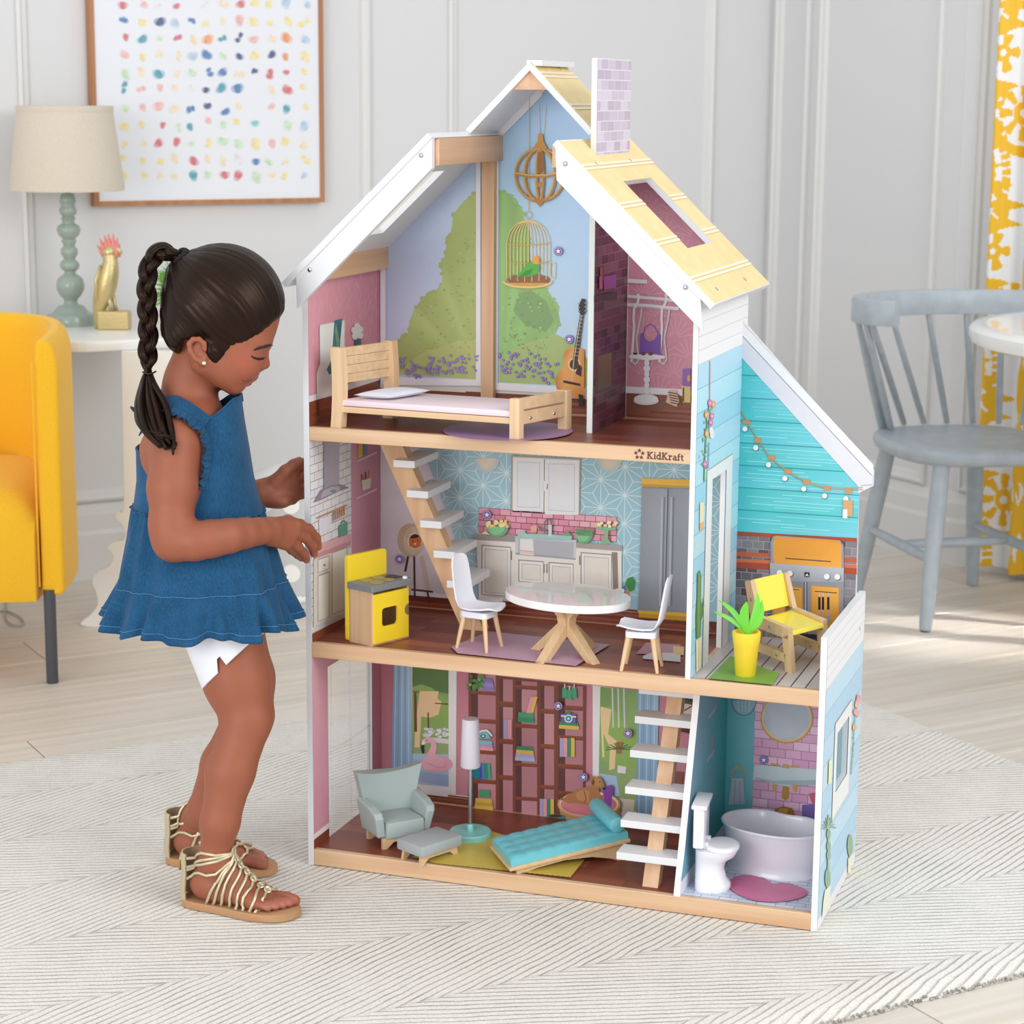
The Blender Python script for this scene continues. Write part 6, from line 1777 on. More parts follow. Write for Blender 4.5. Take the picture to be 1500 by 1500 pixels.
def legboard(mir, shift):
    m = MB(); c = lv(225, 700)
    ps = []
    for u, v in leg_px:
        q = lv(u, v); q.z = max(ZF, min(q.z, zlim)); 
        if mir: q = c + (q - c) - CR * 2 * (q - c).dot(CR)
        ps.append(q + CR * shift)
    ps = ps[:3] + catmull(ps[3:], 4)
    m.prism(ps, CF * .03, bev=.001)
    return recalc(m.build('trestle_leg', con_m, CT, world=True))
legboard(False, 0)
# ---- table lamp
lp0 = on('z', ZT, 105, 476)
dl = -(CAM_ROT.T @ (np.array(lp0) - CAM_LOC))[2]; sp = dl / FPX
TL = thing('table_lamp', 'table lamp with turned sage green base and beige linen shade on the side table', 'lamp', lp0)
ML_ = Matrix.Translation(lp0)
def hz(v): return (477 - v) * sp * 1.018
sg = mat('lamp_sage', '9AAAA0', 0.3, coat=0.4)
pf = [(0, 477), (35, 477), (35, 464), (33, 461), (28, 460), (23, 455), (19, 450), (11, 447), (9.5, 443), (10, 440), (15, 435), (20, 426), (20.5, 419), (18, 410), (11, 405), (8, 403), (8, 400), (13, 396), (14.5, 391), (12, 386), (8, 383), (9, 380), (12.5, 375), (12, 368), (8, 364), (9, 361), (11, 357), (9, 354), (15, 348), (17.5, 341), (15, 335), (9, 332), (8.5, 328), (11, 325), (8, 322), (12, 318), (13, 313), (10, 308), (10, 305), (12, 301), (10.5, 293), (8, 289), (0, 289)]
m = MB(); m.lathe([(r * sp, hz(v)) for r, v in pf], 32, ML_, cap=False); recalc(m.build('turned_base', sg, TL, True, world=True, angle=50))
m = MB(); m.lathe([(4 * sp, hz(292)), (4 * sp, hz(270))], 12, ML_); m.build('socket', mat('lamp_black', '2A2A2C', 0.4), TL, True, world=True)
lin_m = mat('linen_shade', 'CFC4B2', 0.85, var=('DBD1C1', (260, 260, 900), 3), bump=((400, 400, 700), .15, .001))
m = MB(); m.lathe([(81 * sp, hz(284)), (81.5 * sp, hz(276)), (68.5 * sp, hz(175)), (68 * sp, hz(167)), (66.5 * sp, hz(167)), (66.5 * sp, hz(175)), (80 * sp, hz(276)), (80 * sp, hz(284)), (81 * sp, hz(284))], 48, ML_, cap=False); recalc(m.build('lamp_shade', lin_m, TL, True, world=True, angle=60))
for v, r in ((281, 81.8), (171, 68.8)):
    m = MB(); m.lathe([(r * sp, hz(v + 4)), ((r + .4) * sp, hz(v)), (r * sp, hz(v - 4))], 48, ML_, cap=False); m.build('shade_trim', lin_m, TL, True, world=True)
# ---- gold parrot figurine
pp0 = on('z', ZT, 165, 482)
PG = thing('parrot_figurine', 'gold parrot figurine with coral pink crest beside the lamp base', 'figurine', pp0)
sp2 = -(CAM_ROT.T @ (np.array(pp0) - CAM_LOC))[2] / FPX
def fgp(u, v, d=0): return pp0 + CR * ((u - 165) * sp2) + EZ * ((484 - v) * sp2 * 1.018) + CF * (d * sp2)
gold = mat('gold_leaf', 'D2C08C', 0.38, 0.7, bump=((220, 220, 220), .5, .0015))
m = MB(); m.tube([fgp(162, 368), fgp(163, 376), fgp(165, 388), fgp(162, 402), fgp(158, 418), fgp(154, 432), fgp(149, 445), fgp(145, 460), fgp(143, 476), fgp(142, 484)], [7 * sp2, 9.5 * sp2, 11 * sp2, 15 * sp2, 16 * sp2, 15 * sp2, 12 * sp2, 8 * sp2, 5 * sp2, 2.5 * sp2], 16); m.ball(fgp(163, 374), 10.5 * sp2, 16); m.build('body', gold, PG, True, world=True, angle=180)
m = MB(); m.tube([fgp(152, 392, -8), fgp(148, 412, -11), fgp(146, 432, -9), fgp(143, 455, -4)], [4 * sp2, 9 * sp2, 8 * sp2, 2 * sp2], 12, flat=.4); m.build('wing', gold, PG, True, world=True, angle=180)
m = MB(); m.tube([fgp(170, 369), fgp(176, 370), fgp(180, 374), fgp(178, 381)], [5 * sp2, 4.5 * sp2, 3 * sp2, .8 * sp2], 10); m.build('beak', gold, PG, True, world=True, angle=180)
for u, d in ((163, -5), (168, 5)):
    m = MB(); m.tube([fgp(u - 2, 436, d), fgp(u, 448, d), fgp(u + 2, 458, d)], [4 * sp2, 2.6 * sp2, 3.4 * sp2], 8); m.build('leg', gold, PG, True, world=True, angle=180)
Mb2 = frame(pp0, CR, CF)
m = MB(); m.box(-20 * sp2, 26 * sp2, -14 * sp2, 14 * sp2, 0, 27 * sp2, Mb2, bev=.003); m.build('plinth', gold, PG, world=True)
crm = mat('coral', 'E58A82', 0.5)
for k, (u, v, b0) in enumerate(((146, 364, 158), (150, 354, 160), (157, 349, 162), (163, 347, 165), (170, 347, 168), (176, 353, 170), (179, 362, 171))):
    m = MB(); a = fgp(b0, 384); c = fgp(u, v); m.tube([a, a.lerp(c, .5) + CR * (.5 * sp2), c], [4.0 * sp2, 5.6 * sp2, .6 * sp2], 8, flat=.7); m.build('crest_feather', crm, PG, True, world=True, angle=180)
# ---- small faux grass plant, behind the girl's head
gp0 = on('z', ZT, 273, 488)
spg = -(CAM_ROT.T @ (np.array(gp0) - CAM_LOC))[2] / FPX
PLN = thing('grass_plant', 'bright green grassy pot plant on the side table behind the braid', 'plant', gp0)
m = MB(); m.lathe([(0, 0), (16 * spg, 0), (19 * spg, 34 * spg), (17 * spg, 34 * spg), (16 * spg, 28 * spg), (0, 28 * spg)], 24, Matrix.Translation(gp0), cap=False); recalc(m.build('pot', con_m, PLN, True, world=True, angle=40))
rg = random.Random(2); m = MB()
for k in range(520):
    th = rg.uniform(0, 2 * PI); ph = rg.uniform(-.5, PI / 2) ; 
    c = gp0 + EZ * (62 * spg)
    d = Vector((math.cos(th) * math.cos(ph), math.sin(th) * math.cos(ph), math.sin(ph)))
    r0, r1 = 14 * spg, rg.uniform(40, 58) * spg
    a = c + d * r0; b = c + d * r1 + Vector((rg.uniform(-1, 1), rg.uniform(-1, 1), rg.uniform(-1, .6))) * 6 * spg
    s = d.cross(Vector((rg.uniform(-1, 1), rg.uniform(-1, 1), rg.uniform(-1, 1)))).normalized() * 1.8 * spg
    m.add([a - s, a + s, b.lerp(a, .4) + s * 1.2, b, b.lerp(a, .4) - s * 1.2], [[0, 1, 2, 3, 4]])
o = m.build('foliage', mat('grass_green', '5FA036', 0.6, var=('86C04E', (120, 120, 120), 2)), PLN, world=True); o['kind'] = 'stuff'
# ---- yellow tub armchair
ac0 = Vector((-0.9569, 0.8268, ZF))
YC = thing('yellow_armchair', 'mustard yellow upholstered tub armchair on dark metal legs at the left edge', 'armchair', ac0 + CR * -.30 + CF * .3)
My = frame(ac0, CR, CF)
yf = mat('mustard_fabric', 'F6BE22', 0.9, var=('EFB31A', (500, 40, 500), 3), bump=((700, 700, 700), .25, .0012), sheen=0.15)
kk = 4.38 / FPX
zb_, zt2 = .187, .722
path = []
cxa = -.335
for k in range(33):
    t = PI * k / 32; x = cxa + (.345) * (abs(math.cos(t)) ** .62) * (1 if math.cos(t) > 0 else -1); y = -.005 + .46 * (math.sin(t) ** .75)
    path.append((x, y))
rings = []
for i, (x, y) in enumerate(path):
    a = path[max(i - 1, 0)]; b = path[min(i + 1, 32)]; tx, ty = b[0] - a[0], b[1] - a[1]; L = math.hypot(tx, ty); nx_, ny_ = ty / L, -tx / L
    prof = [(.0225, zb_ + .012), (.0225, zt2 - .075), (.021, zt2 - .045), (.013, zt2 - .018), (0, zt2 - .006), (-.010, zt2 - .003), (-.020, zt2 - .010), (-.0245, zt2 - .035), (-.0245, zb_ + .01), (-.018, zb_), (.016, zb_)]
    lift = .012 * min(1, min(i, 32 - i) / 4)
    rings.append([My @ Vector((x + nx_ * p, y + ny_ * p, z + (lift if z > .6 else 0))) for p, z in prof])
m = MB(); m.loft(rings, cap=True); o = recalc(m.build('tub_shell', yf, YC, True, world=True, angle=60))
bv = o.modifiers.new('b', 'BEVEL'); bv.width = .008; bv.segments = 3; bv.limit_method = 'ANGLE'; bv.angle_limit = math.radians(50)
m = MB(); seam = [My @ Vector((cxa + .345 - .028, -.0075, z)) for z in (zb_ + .02, .4, zt2 - .05)]; m.tube(seam, .0022, 6); m.build('piping', yf, YC, True, world=True)
seat = []
for j, (y, z) in enumerate(((-.030, .178), (-.036, .20), (-.038, .30), (-.034, .37), (-.015, .405), (.03, .418), (.20, .420), (.40, .415), (.40, .178))):
    seat.append([(y, z)])
rings = []
for s in [-1 + k / 10 for k in range(21)]:
    ed = abs(s) ** 8
    rings.append([My @ Vector((cxa + .312 * s, y + .012 * ed, (z if z < .3 else z - .055 * ed))) for ((y, z),) in seat])
m = MB(); m.loft(rings, cap=True); recalc(m.build('seat_cushion', yf, YC, True, world=True, angle=50))
dk = mat('dark_metal', '4A4C50', 0.45)
for x, y in ((0, .0), (-.60, .0), (-.26, .34), (-.44, .34)):
    m = MB(); m.lathe([(0, 0), (.0118, 0), (.0125, .003), (.0125, .20), (0, .20)], 16, My @ Matrix.Translation((x, y, 0)), cap=False); recalc(m.build('leg', dk, YC, True, world=True, angle=40))
# thin grey cord on the floor behind the armchair
cp = [on('z', ZF + .004, u, v) for u, v in ((-40, 893), (-10, 896), (8, 895), (22, 900), (33, 908), (34, 914), (26, 917), (14, 913), (8, 905), (8, 896), (9, 880), (10, 872))]
CB = MB(); CB.tube(catmull(cp, 6), .0022, 6); o = CB.build('cord', mat('cord_grey', 'A9A6A2', 0.6), None, True); tag(o, 'thin grey cord looped on the wooden floor under the yellow armchair', 'cord')
# ---- dotted basket behind the girl's hands
bk0 = on('z', ZF, 452, 880)
spb = -(CAM_ROT.T @ (np.array(bk0) - CAM_LOC))[2] / FPX
BK = thing('dotted_basket', 'pale grey drum stool with big white dots and rope trim by the wall', 'stool', bk0)
Mk = Matrix.Translation(bk0)
rb_k = 78 * spb
def hb(v): return (880 - v) * spb * 1.02
m = MB(); m.lathe([(0, 0), (rb_k * .96, 0), (rb_k, .006), (rb_k, hb(708)), (rb_k * .97, hb(704)), (0, hb(704))], 48, Mk, cap=False); recalc(m.build('drum', mat('basket_grey', 'C6C7C8', 0.8, bump=((300, 300, 300), .2, .001)), BK, True, world=True, angle=40))
m = MB(); m.lathe([(rb_k * 1.0, hb(714)), (rb_k * 1.05, hb(710)), (rb_k * 1.06, hb(702)), (rb_k * 1.0, hb(694)), (rb_k * .6, hb(684)), (0, hb(680))], 48, Mk, cap=False); recalc(m.build('padded_lid', mat('lid_white', 'E6E8E8', 0.6), BK, True, world=True, angle=50))
m = MB(); nt_ = 40
for st in range(2):
    pts = [Mk @ Vector(((rb_k + .003 + .003 * math.cos(k * 1.2 + st * PI)) * math.cos(2 * PI * k / 160), (rb_k + .003 + .003 * math.cos(k * 1.2 + st * PI)) * math.sin(2 * PI * k / 160), hb(860) + .004 * math.sin(k * 1.2 + st * PI))) for k in range(160)]
    m.tube(pts, .0045, 6, closed=True)
m.build('rope', mat('rope_white', 'F0F0EC', 0.8), BK, True, world=True)
dotm = mat('dot_white', 'F2F2F0', 0.7)
for row, v in enumerate((726, 775, 823)):
    for k in range(12):
        a = 2 * PI * (k + .5 * (row % 2)) / 12 + .12
        m = MB(); dr = 13 * spb; pts = []
        for j in range(18):
            t = 2 * PI * j / 18; aa = a + dr * math.cos(t) / rb_k
            pts.append(Mk @ Vector(((rb_k + .0012) * math.cos(aa), (rb_k + .0012) * math.sin(aa), hb(v) + dr * math.sin(t))))
        m.add(pts, [list(range(18))]); m.build('dot', dotm, BK, world=True)
# ---- grey Windsor chair
grey = mat('chair_grey', 'B4BEC5', 0.4, var=('AAB4BC', (30, 30, 30), 3))
WC_ = thing('windsor_chair', 'grey painted spindle-back wooden chair by the yellow curtain', 'chair', (0.72, 2.17, ZF))
zs_ = 0.405
cc_ = Vector((0.735, 2.175, 0)); a1 = Vector((-.50, .866, 0)).normalized(); a2 = Vector((.866, .50, 0))
rings = []
for z, g in ((zs_ - .038, .90), (zs_ - .030, .97), (zs_ - .014, 1.0), (zs_ - .003, .985), (zs_, .95)):
    ring = []
    for k in range(48):
        t = 2 * PI * k / 48; c, s = math.cos(t), math.sin(t)
        ex = .205 * g * (abs(c) ** .7) * (1 if c > 0 else -1); ey = .215 * g * (abs(s) ** .7) * (1 if s > 0 else -1)
        ring.append(cc_ + a1 * ey + a2 * ex + EZ * z)
    rings.append(ring)
rings.append([cc_ + (p - cc_) * .5 + EZ * ((zs_ - .008) - (cc_ + (p - cc_) * .5).z) for p in rings[-1]])
m = MB(); m.loft(rings, cap=True); recalc(m.build('seat', grey, WC_, True, world=True, angle=60))
rl_ = catmull([(.590, 1.975, 0), (.520, 2.000, 0), (.480, 2.075, 0), (.500, 2.180, 0), (.570, 2.270, 0), (.680, 2.345, 0), (.820, 2.385, 0), (.92, 2.39, 0), (.99, 2.385, 0)], 7)
rings = []
for i, p in enumerate(rl_):
    t = (rl_[min(i + 1, len(rl_) - 1)] - rl_[max(i - 1, 0)]).normalized(); nn = Vector((t.y, -t.x, 0))
    w = .014; z0r, z1r = .683, .742
    rings.append([p + nn * w * a + EZ * z for a, z in ((1, z0r + .004), (.85, z0r), (-.85, z0r), (-1, z0r + .004), (-1, z1r - .006), (-.7, z1r), (.7, z1r), (1, z1r - .006))])
m = MB(); m.loft(rings, cap=True); recalc(m.build('back_rail', grey, WC_, True, world=True, angle=50))
def nearest_rail(p): return min(rl_, key=lambda q: (q.x - p.x) ** 2 + (q.y - p.y) ** 2)
for ub, vb, ut, vt in ((1291, 628, 1266, 470), (1298, 627, 1277, 470), (1306, 630, 1290, 472), (1324, 620, 1301, 472), (1353, 619, 1336, 464), (1387, 619, 1384, 464), (1425, 619, 1434, 464), (1463, 620, 1478, 464), (1498, 622, 1520, 464)):
    b = on('z', zs_ - .002, ub, vb); t = nearest_rail(on('z', .686, ut, vt)); t = Vector((t.x, t.y, .688))
    m = MB(); m.tube([b, b.lerp(t, .3), b.lerp(t, .7), t], [.0075, .0085, .0078, .0068], 10); m.build('spindle', grey, WC_, True, world=True)
feet = [Vector((0.6935, 1.911, ZF)), Vector((0.4719, 2.2728, ZF)), Vector((0.7364, 2.4382, ZF)), Vector((0.975, 2.06, ZF))]
tops = []
for f in feet:
    t = f.lerp(Vector((cc_.x, cc_.y, f.z)), .26); t.z = zs_ - .036; tops.append(t)
    m = MB(); m.tube([f + EZ * .002, f.lerp(t, .04), f.lerp(t, .3), f.lerp(t, .75), t], [.0135, .015, .0185, .0215, .0195], 14); m.build('leg', grey, WC_, True, world=True)
def lerpz(i, z): return feet[i].lerp(tops[i], (z - ZF) / (tops[i].z - ZF))
s1 = (lerpz(0, .150), lerpz(1, .150)); s2 = (lerpz(3, .150), lerpz(2, .150))
for a, b in (s1, s2, (s1[0].lerp(s1[1], .5), s2[0].lerp(s2[1], .5))):
    m = MB(); m.tube([a, a.lerp(b, .3), a.lerp(b, .7), b], [.009, .0125, .0125, .009], 10); m.build('stretcher', grey, WC_, True, world=True)
for f in feet:
    m = MB(); m.lathe([(0, 0), (.011, 0), (.0125, .004), (0, .006)], 12, Matrix.Translation(f), cap=False); recalc(m.build('glide', mat('glide_brown', '6A5A50', 0.7), WC_, world=True))
# ---- white round table at the right edge
wt0 = Vector((1.262, 1.905, ZF))
WT = thing('round_table', 'white round pedestal table cut by the right edge, in front of the grey chair', 'table', wt0)
wm = mat('table_white_gloss', 'F6F6F4', 0.15, coat=0.5)
m = MB(); m.lathe([(0, .682), (.475, .682), (.492, .688), (.498, .700), (.498, .716), (.490, .723), (.46, .725), (0, .725)], 72, Matrix.Translation(wt0), cap=False); recalc(m.build('table_top', wm, WT, True, world=True, angle=40))
m = MB(); m.lathe([(.26, 0), (.25, .012), (.09, .03), (.045, .08), (.032, .25), (.035, .45), (.06, .62), (.16, .68)], 40, Matrix.Translation(wt0)); m.build('pedestal', wm, WT, True, world=True)
# ---- printed curtain
nb3 = Vector((-0.3526, -0.9358, 0))
cq = on_plane(BAY0 + nb3 * .07, nb3, 1441, 560); s0c = (cq - BAY0).dot(BDIR)
hemz = on_plane(BAY0 + nb3 * .07, nb3, 1470, 835).z
CU = thing('curtain', 'white curtain with bold yellow floral print hanging at the right edge', 'curtain', BAY0 + BDIR * (s0c + .2) + nb3 * .07)
def motif(x, z):
    """folk floral print: 1 = yellow, 0 = white ground; repeats every .40 m down and .30 m across"""
    X = (x % .30) - .15; Zq = (z % .40) - .20
    def flower(cx, cz, R, n, inner=.36, ring=False):
        dx, dz = X - cx, Zq - cz; r = math.hypot(dx, dz) / R; t = math.atan2(dz, dx)
        if r < .16: return 0 if ring else 1
        if r < inner: return 1
        if r < .97 + .05 * math.cos(n * t): return 1 if math.cos(n * t) > -.15 + .5 * (r - .6) and r > .44 else 0
        return -1
    def ringband(cx, cz, r0, r1, ax=1.0):
        r = math.hypot((X - cx), (Zq - cz) * ax); return r0 < r < r1
    f = flower(-.06, -.08, .058, 12)
    if f >= 0: return f
    if ringband(-.06, -.08, .066, .088, .8) or (ringband(-.06, -.08, .100, .122, .75) and (math.atan2(Zq + .08, X + .06) * 7 % 1) < .72): return 1
    f = flower(.085, .045, .056, 8, .42, True)
    if f >= 0: return f
    f = flower(-.085, .125, .044, 6, .42, True)
    if f >= 0: return f
    f = flower(.03, .165, .040, 5, .44, True)
    if f >= 0: return f
    if ringband(.085, .045, .066, .088) and Zq < .09: return 1
    if ringband(-.085, .125, .054, .070): return 1
    w_ = .020 * math.sin(Zq * 31)
    if abs(X - .02 - w_ * 1.6) < .011: return 1
    k = (Zq + .2) / .040; kx = .02 + w_ * 1.6
    if abs((k % 1) - .5) < .36 * (1 - abs(X - kx) / .055) and abs(X - kx) < .05: return 1
    if abs(X + .135) < .014 + .008 * math.sin(Zq * 60): return 1
    if abs(X - .14) < .012 + .009 * math.sin(Zq * 52 + 1): return 1
    return 0
nxc, nzc = 150, 640; Wc, Hc = .36, 2.05
m = MB(); vs = []; cols = []
for i in range(nxc + 1):
    for j in range(nzc + 1):
        x = Wc * i / nxc; z = Hc * j / nzc
        fo = .020 * math.sin(x * 62 + .5) + .008 * math.sin(x * 131 + z * .8)
        vs.append(BAY0 + BDIR * (s0c + x) + nb3 * (.07 + fo) + EZ * (hemz - ZF + z - .0 + .004 * math.sin(x * 40)))
yc, wc = lin('F4B322'), lin('F1EFEA')
val = [[motif(Wc * (i + .5) / nxc * 1.15 + .16, Hc * (j + .5) / nzc * .82 + .1) for j in range(nzc)] for i in range(nxc)]
fs, cs = [], []
for i in range(nxc):
    for j in range(nzc):
        fs.append([i * (nzc + 1) + j, (i + 1) * (nzc + 1) + j, (i + 1) * (nzc + 1) + j + 1, i * (nzc + 1) + j + 1]); cs.append(yc if val[i][j] else wc)
m.v = vs; m.f = fs; m.c = cs; m.usecol = True
o = m.build('printed_fabric', print_mat(), CU, True, world=True, angle=180)
# ================================================================== THE GIRL
D0 = 3.125
CFn, CRn = np.array(CF), np.array(CR)
base_w = CAM_LOC + CFn * D0
def gw(u, v, d):                               # world point on the upright plane d metres behind her mid-plane
    r = ray(u, v); k = (D0 + d) / (r @ CFn); return CAM_LOC + k * r
g_org = gw(310, 1300, 0.0); g_org[2] = 0.0
GROT = math.atan2(CR.y, CR.x)
GIRL = thing('person', 'young girl in blue denim top and white shorts reaching into the doll house', 'person', tuple(g_org), GROT)
def GP(u, v, d=0.0):
    w = gw(u, v, d) - g_org
    return np.array([w @ CRn, w @ CFn, w[2]])
def W2L(p): 
    w = np.array(p) - g_org; return np.array([w @ CRn, w @ CFn, w[2]])
PXM = 0.001012
PR = []                                        # (kind, data, blend)
def cone(a, ra, b, rb, k=0.012): PR.append(('c', np.array(a), ra, np.array(b), rb, k))
def ellp(c, r, k=0.012, ax=None): PR.append(('e', np.array(c), np.array(r), np.eye(3) if ax is None else np.array(ax), k))
def chain(pts, k=0.010):
    """pts = [(u, v, d, r_px)]"""
    for (a, b) in zip(pts[:-1], pts[1:]): cone(GP(*a[:3]), a[3] * PXM, GP(*b[:3]), b[3] * PXM, k)
def sd_prim(p, P):
    if p[0] == 'c':
        _, a, ra, b, rb, k = p
        ba = b - a; L2 = ba @ ba; pa = P - a
        h = np.clip((pa @ ba) / max(L2, 1e-12), 0, 1)
        q = pa - h[..., None] * ba
        return np.sqrt((q * q).sum(-1)) - (ra + (rb - ra) * h)
    _, c, r, ax, k = p
    q = (P - c) @ ax.T
    k0 = np.sqrt(((q / r) ** 2).sum(-1)); k1 = np.sqrt(((q / r ** 2) ** 2).sum(-1))
    return k0 * (k0 - 1.0) / np.maximum(k1, 1e-9)
def bounds(p):
    if p[0] == 'c': 
        r = max(p[2], p[4]); return np.minimum(p[1], p[3]) - r, np.maximum(p[1], p[3]) + r
    r = p[2].max(); return p[1] - r, p[1] + r
def sd_all(P, prims):
    f = np.full(P.shape[:-1], 0.05)
    for p in prims:
        b = sd_prim(p, P); k = p[-1]; h = np.clip(.5 + .5 * (f - b) / k, 0, 1)
        f = f * (1 - h) + b * h - k * h * (1 - h)
    return f
def sd_grid(prims, lo, hi, st):
    n = np.ceil((hi - lo) / st).astype(int) + 1
    ax = [lo[i] + st * np.arange(n[i]) for i in range(3)]
    f = np.full(n, 0.05, dtype=np.float64)
    for p in prims:
        a, b = bounds(p); m = p[-1] + 3 * st
        i0 = np.maximum(np.floor((a - m - lo) / st).astype(int), 0); i1 = np.minimum(np.ceil((b + m - lo) / st).astype(int) + 1, n)
        if (i1 <= i0).any(): continue
        sl = tuple(slice(i0[i], i1[i]) for i in range(3))
        G = np.stack(np.meshgrid(*[ax[i][sl[i]] for i in range(3)], indexing='ij'), -1)
        bq = sd_prim(p, G); k = p[-1]; fs = f[sl]
        h = np.clip(.5 + .5 * (fs - bq) / k, 0, 1)
        f[sl] = fs * (1 - h) + bq * h - k * h * (1 - h)
    return f, ax
def surf_nets(f, lo, st):
    s = f < 0; n = f.shape
    c = [(i, j, k) for i in (0, 1) for j in (0, 1) for k in (0, 1)]
    cs = sum(s[i:n[0] - 1 + i, j:n[1] - 1 + j, k:n[2] - 1 + k].astype(int) for i, j, k in c)
    act = np.argwhere((cs > 0) & (cs < 8))
    idx = -np.ones((n[0] - 1, n[1] - 1, n[2] - 1), dtype=int); idx[tuple(act.T)] = np.arange(len(act))
    acc = np.zeros((len(act), 3)); cnt = np.zeros(len(act))
    for a in c:
        for d in range(3):
            if a[d]: continue
            b = list(a); b[d] = 1
            fa = f[act[:, 0] + a[0], act[:, 1] + a[1], act[:, 2] + a[2]]; fb = f[act[:, 0] + b[0], act[:, 1] + b[1], act[:, 2] + b[2]]
            m = (fa < 0) != (fb < 0); t = np.where(m, fa / np.where(m, fa - fb, 1), 0)
            p = np.tile(np.array(a, float), (len(act), 1)); p[:, d] += t
            acc[m] += p[m]; cnt[m] += 1
    V = lo + st * (act + acc / cnt[:, None])
    F = []
    for d in range(3):
        u, v = (d + 1) % 3, (d + 2) % 3
        sl0 = [slice(1, n[i] - 1) for i in range(3)]; sl1 = list(sl0); sl0[d] = slice(0, n[d] - 1); sl1[d] = slice(1, n[d])
        A, B = s[tuple(sl0)], s[tuple(sl1)]
        e = np.argwhere(A != B)
        if not len(e): continue
        flip = A[tuple(e.T)]
        o = np.array([1, 1, 1]); o[d] = 0; e = e + o
        def g(du, dv): q = e.copy(); q[:, u] -= du; q[:, v] -= dv; return idx[tuple(q.T)]
        q = np.stack([g(1, 1), g(0, 1), g(0, 0), g(1, 0)], 1)
        q[~flip] = q[~flip][:, ::-1]
        F.append(q[(q >= 0).all(1)])
    return V, np.concatenate(F)
def grad(P, prims, e=5e-4):
    g = np.stack([sd_all(P + e * d, prims) - sd_all(P - e * d, prims) for d in np.eye(3)], -1)
    return g / np.maximum(np.linalg.norm(g, axis=-1, keepdims=True), 1e-9)
CAML = W2L(CAM_LOC)
HEADP = []
def on_skin(u, v, off=0.0, start=None):
    if not HEADP: HEADP.extend(near(np.array([GP(330, 450, 0)]), .14))
    """point of her skin seen at (u, v)"""
    r = ray(u, v); r = np.array([r @ CRn, r @ CFn, r[2]]); r /= np.linalg.norm(r); t = 2.7 if start is None else start; best = (9, t)
    for _ in range(160):
        P = CAML + t * r; d = float(sd_all(P[None], HEADP)[0]) - off
        if abs(d) < best[0]: best = (abs(d), t)
        if abs(d) < 2e-4: break
        t += d * .8
        if t > 3.6: break
    return push(CAML + best[1] * r, off)
def near(P, m=.05):
    lo, hi = P.min(0) - m, P.max(0) + m; out = []
    for p in PR:
        a, b = bounds(p)
        if (a < hi).all() and (b > lo).all(): out.append(p)
    return out
def push_many(P, off, it=5):
    P = np.array(P, float); pr = near(P)
    for _ in range(it):
        d = sd_all(P, pr) - off; P = P - grad(P, pr) * d[:, None] * .9
    return P
def push(p, off, it=4): return push_many(np.array(p, float)[None], off, it)[0]
# ---- skeleton (pixels measured on the photograph, d = metres away from the mid-plane)
# torso
for d in (-.020, .020):
    chain([(296, 880, d, 58), (290, 830, d, 60), (288, 745, d, 60), (286, 690, d, 60), (284, 648, d * 1.2, 50), (281, 622, d * 1.4, 42)], .02)
    chain([(263, 700, d * 1.6, 50), (258, 660, d * 1.8, 48), (262, 630, d * 1.8, 36)], .02)
chain([(258, 637, -.062, 33), (281, 612, 0, 40), (300, 634, .068, 32)], .022)          # shoulder girdle
chain([(268, 606, 0, 40), (279, 560, 0, 36), (290, 525, 0, 37)], .016)                   # neck
# head: tilted forward and down
pt = math.radians(24); fx = np.array([math.cos(pt), 0, -math.sin(pt)]); ux = np.array([math.sin(pt), 0, math.cos(pt)]); dx_ = np.array([0, 1.0, 0])
AXH = [fx, dx_, ux]
HC = GP(327, 447, 0)
ellp(HC, (.0850, .0705, .0850), .014, AXH)
ellp(GP(350, 505, 0), (.0405, .0540, .056), .022, AXH)                                    # face block
for s in (-1, 1):
    ellp(GP(352, 528, s * .027), (.032, .026, .033), .016, AXH)                           # cheek
    cone(GP(300, 530, s * .050), .020, GP(343, 561, s * .018), .0165, .016)               # jaw
    ellp(GP(373, 496, s * .022), (.0255, .024, .014), .012, AXH)                           # brow ridge
    ellp(GP(373, 521, s * .0270), (.0105, .0135, .0095), .004, AXH)                       # eyelid over the eye
cone(GP(342, 561, -.006), .0145, GP(342, 561, .006), .0145, .010)                        # chin
cone(GP(383, 510, 0), .0075, GP(387, 532.5, 0), .0088, .007)                             # nose
for s in (-1, 1): ellp(GP(380, 537, s * .0085), (.0078, .0062, .0060), .006, AXH)          # nostril wings
ellp(GP(365, 548, 0), (.0135, .0200, .0110), .010, AXH)                                  # muzzle
ellp(GP(369.5, 551.5, 0), (.0070, .0150, .0048), .004, AXH)                              # upper lip
ellp(GP(361.5, 560.0, 0), (.0075, .0135, .0052), .004, AXH)                              # lower lip
# ear on the near side and the far side
for s in (-1, 1):
    dE = s * .0690
    he = [(296, 531), (287, 526), (279, 515), (277, 504), (283, 497), (292, 497), (299, 503), (300, 512)]
    for a, b in zip(he[:-1], he[1:]): cone(GP(a[0], a[1], dE + s * .004), .0036, GP(b[0], b[1], dE + s * .004), .0036, .003)
    cone(GP(297, 531, dE + s * .001), .0058, GP(299, 522, dE - s * .001), .0050, .004)
    ellp(GP(290, 513, dE - s * .006), (.0125, .0070, .0175), .005, AXH)
# right arm (towards the camera)
chain([(257, 650, -.080, 35), (252, 715, -.100, 33.5), (251, 770, -.114, 30), (254, 792, -.118, 28)], .014)
chain([(254, 792, -.118, 28.5), (285, 793, -.124, 28)], .012)
chain([(285, 793, -.124, 28), (310, 789, -.121, 27), (335, 785, -.110, 25), (358, 781, -.088, 22.5), (378, 778.5, -.066, 20), (396, 777, -.046, 18.5)], .004)
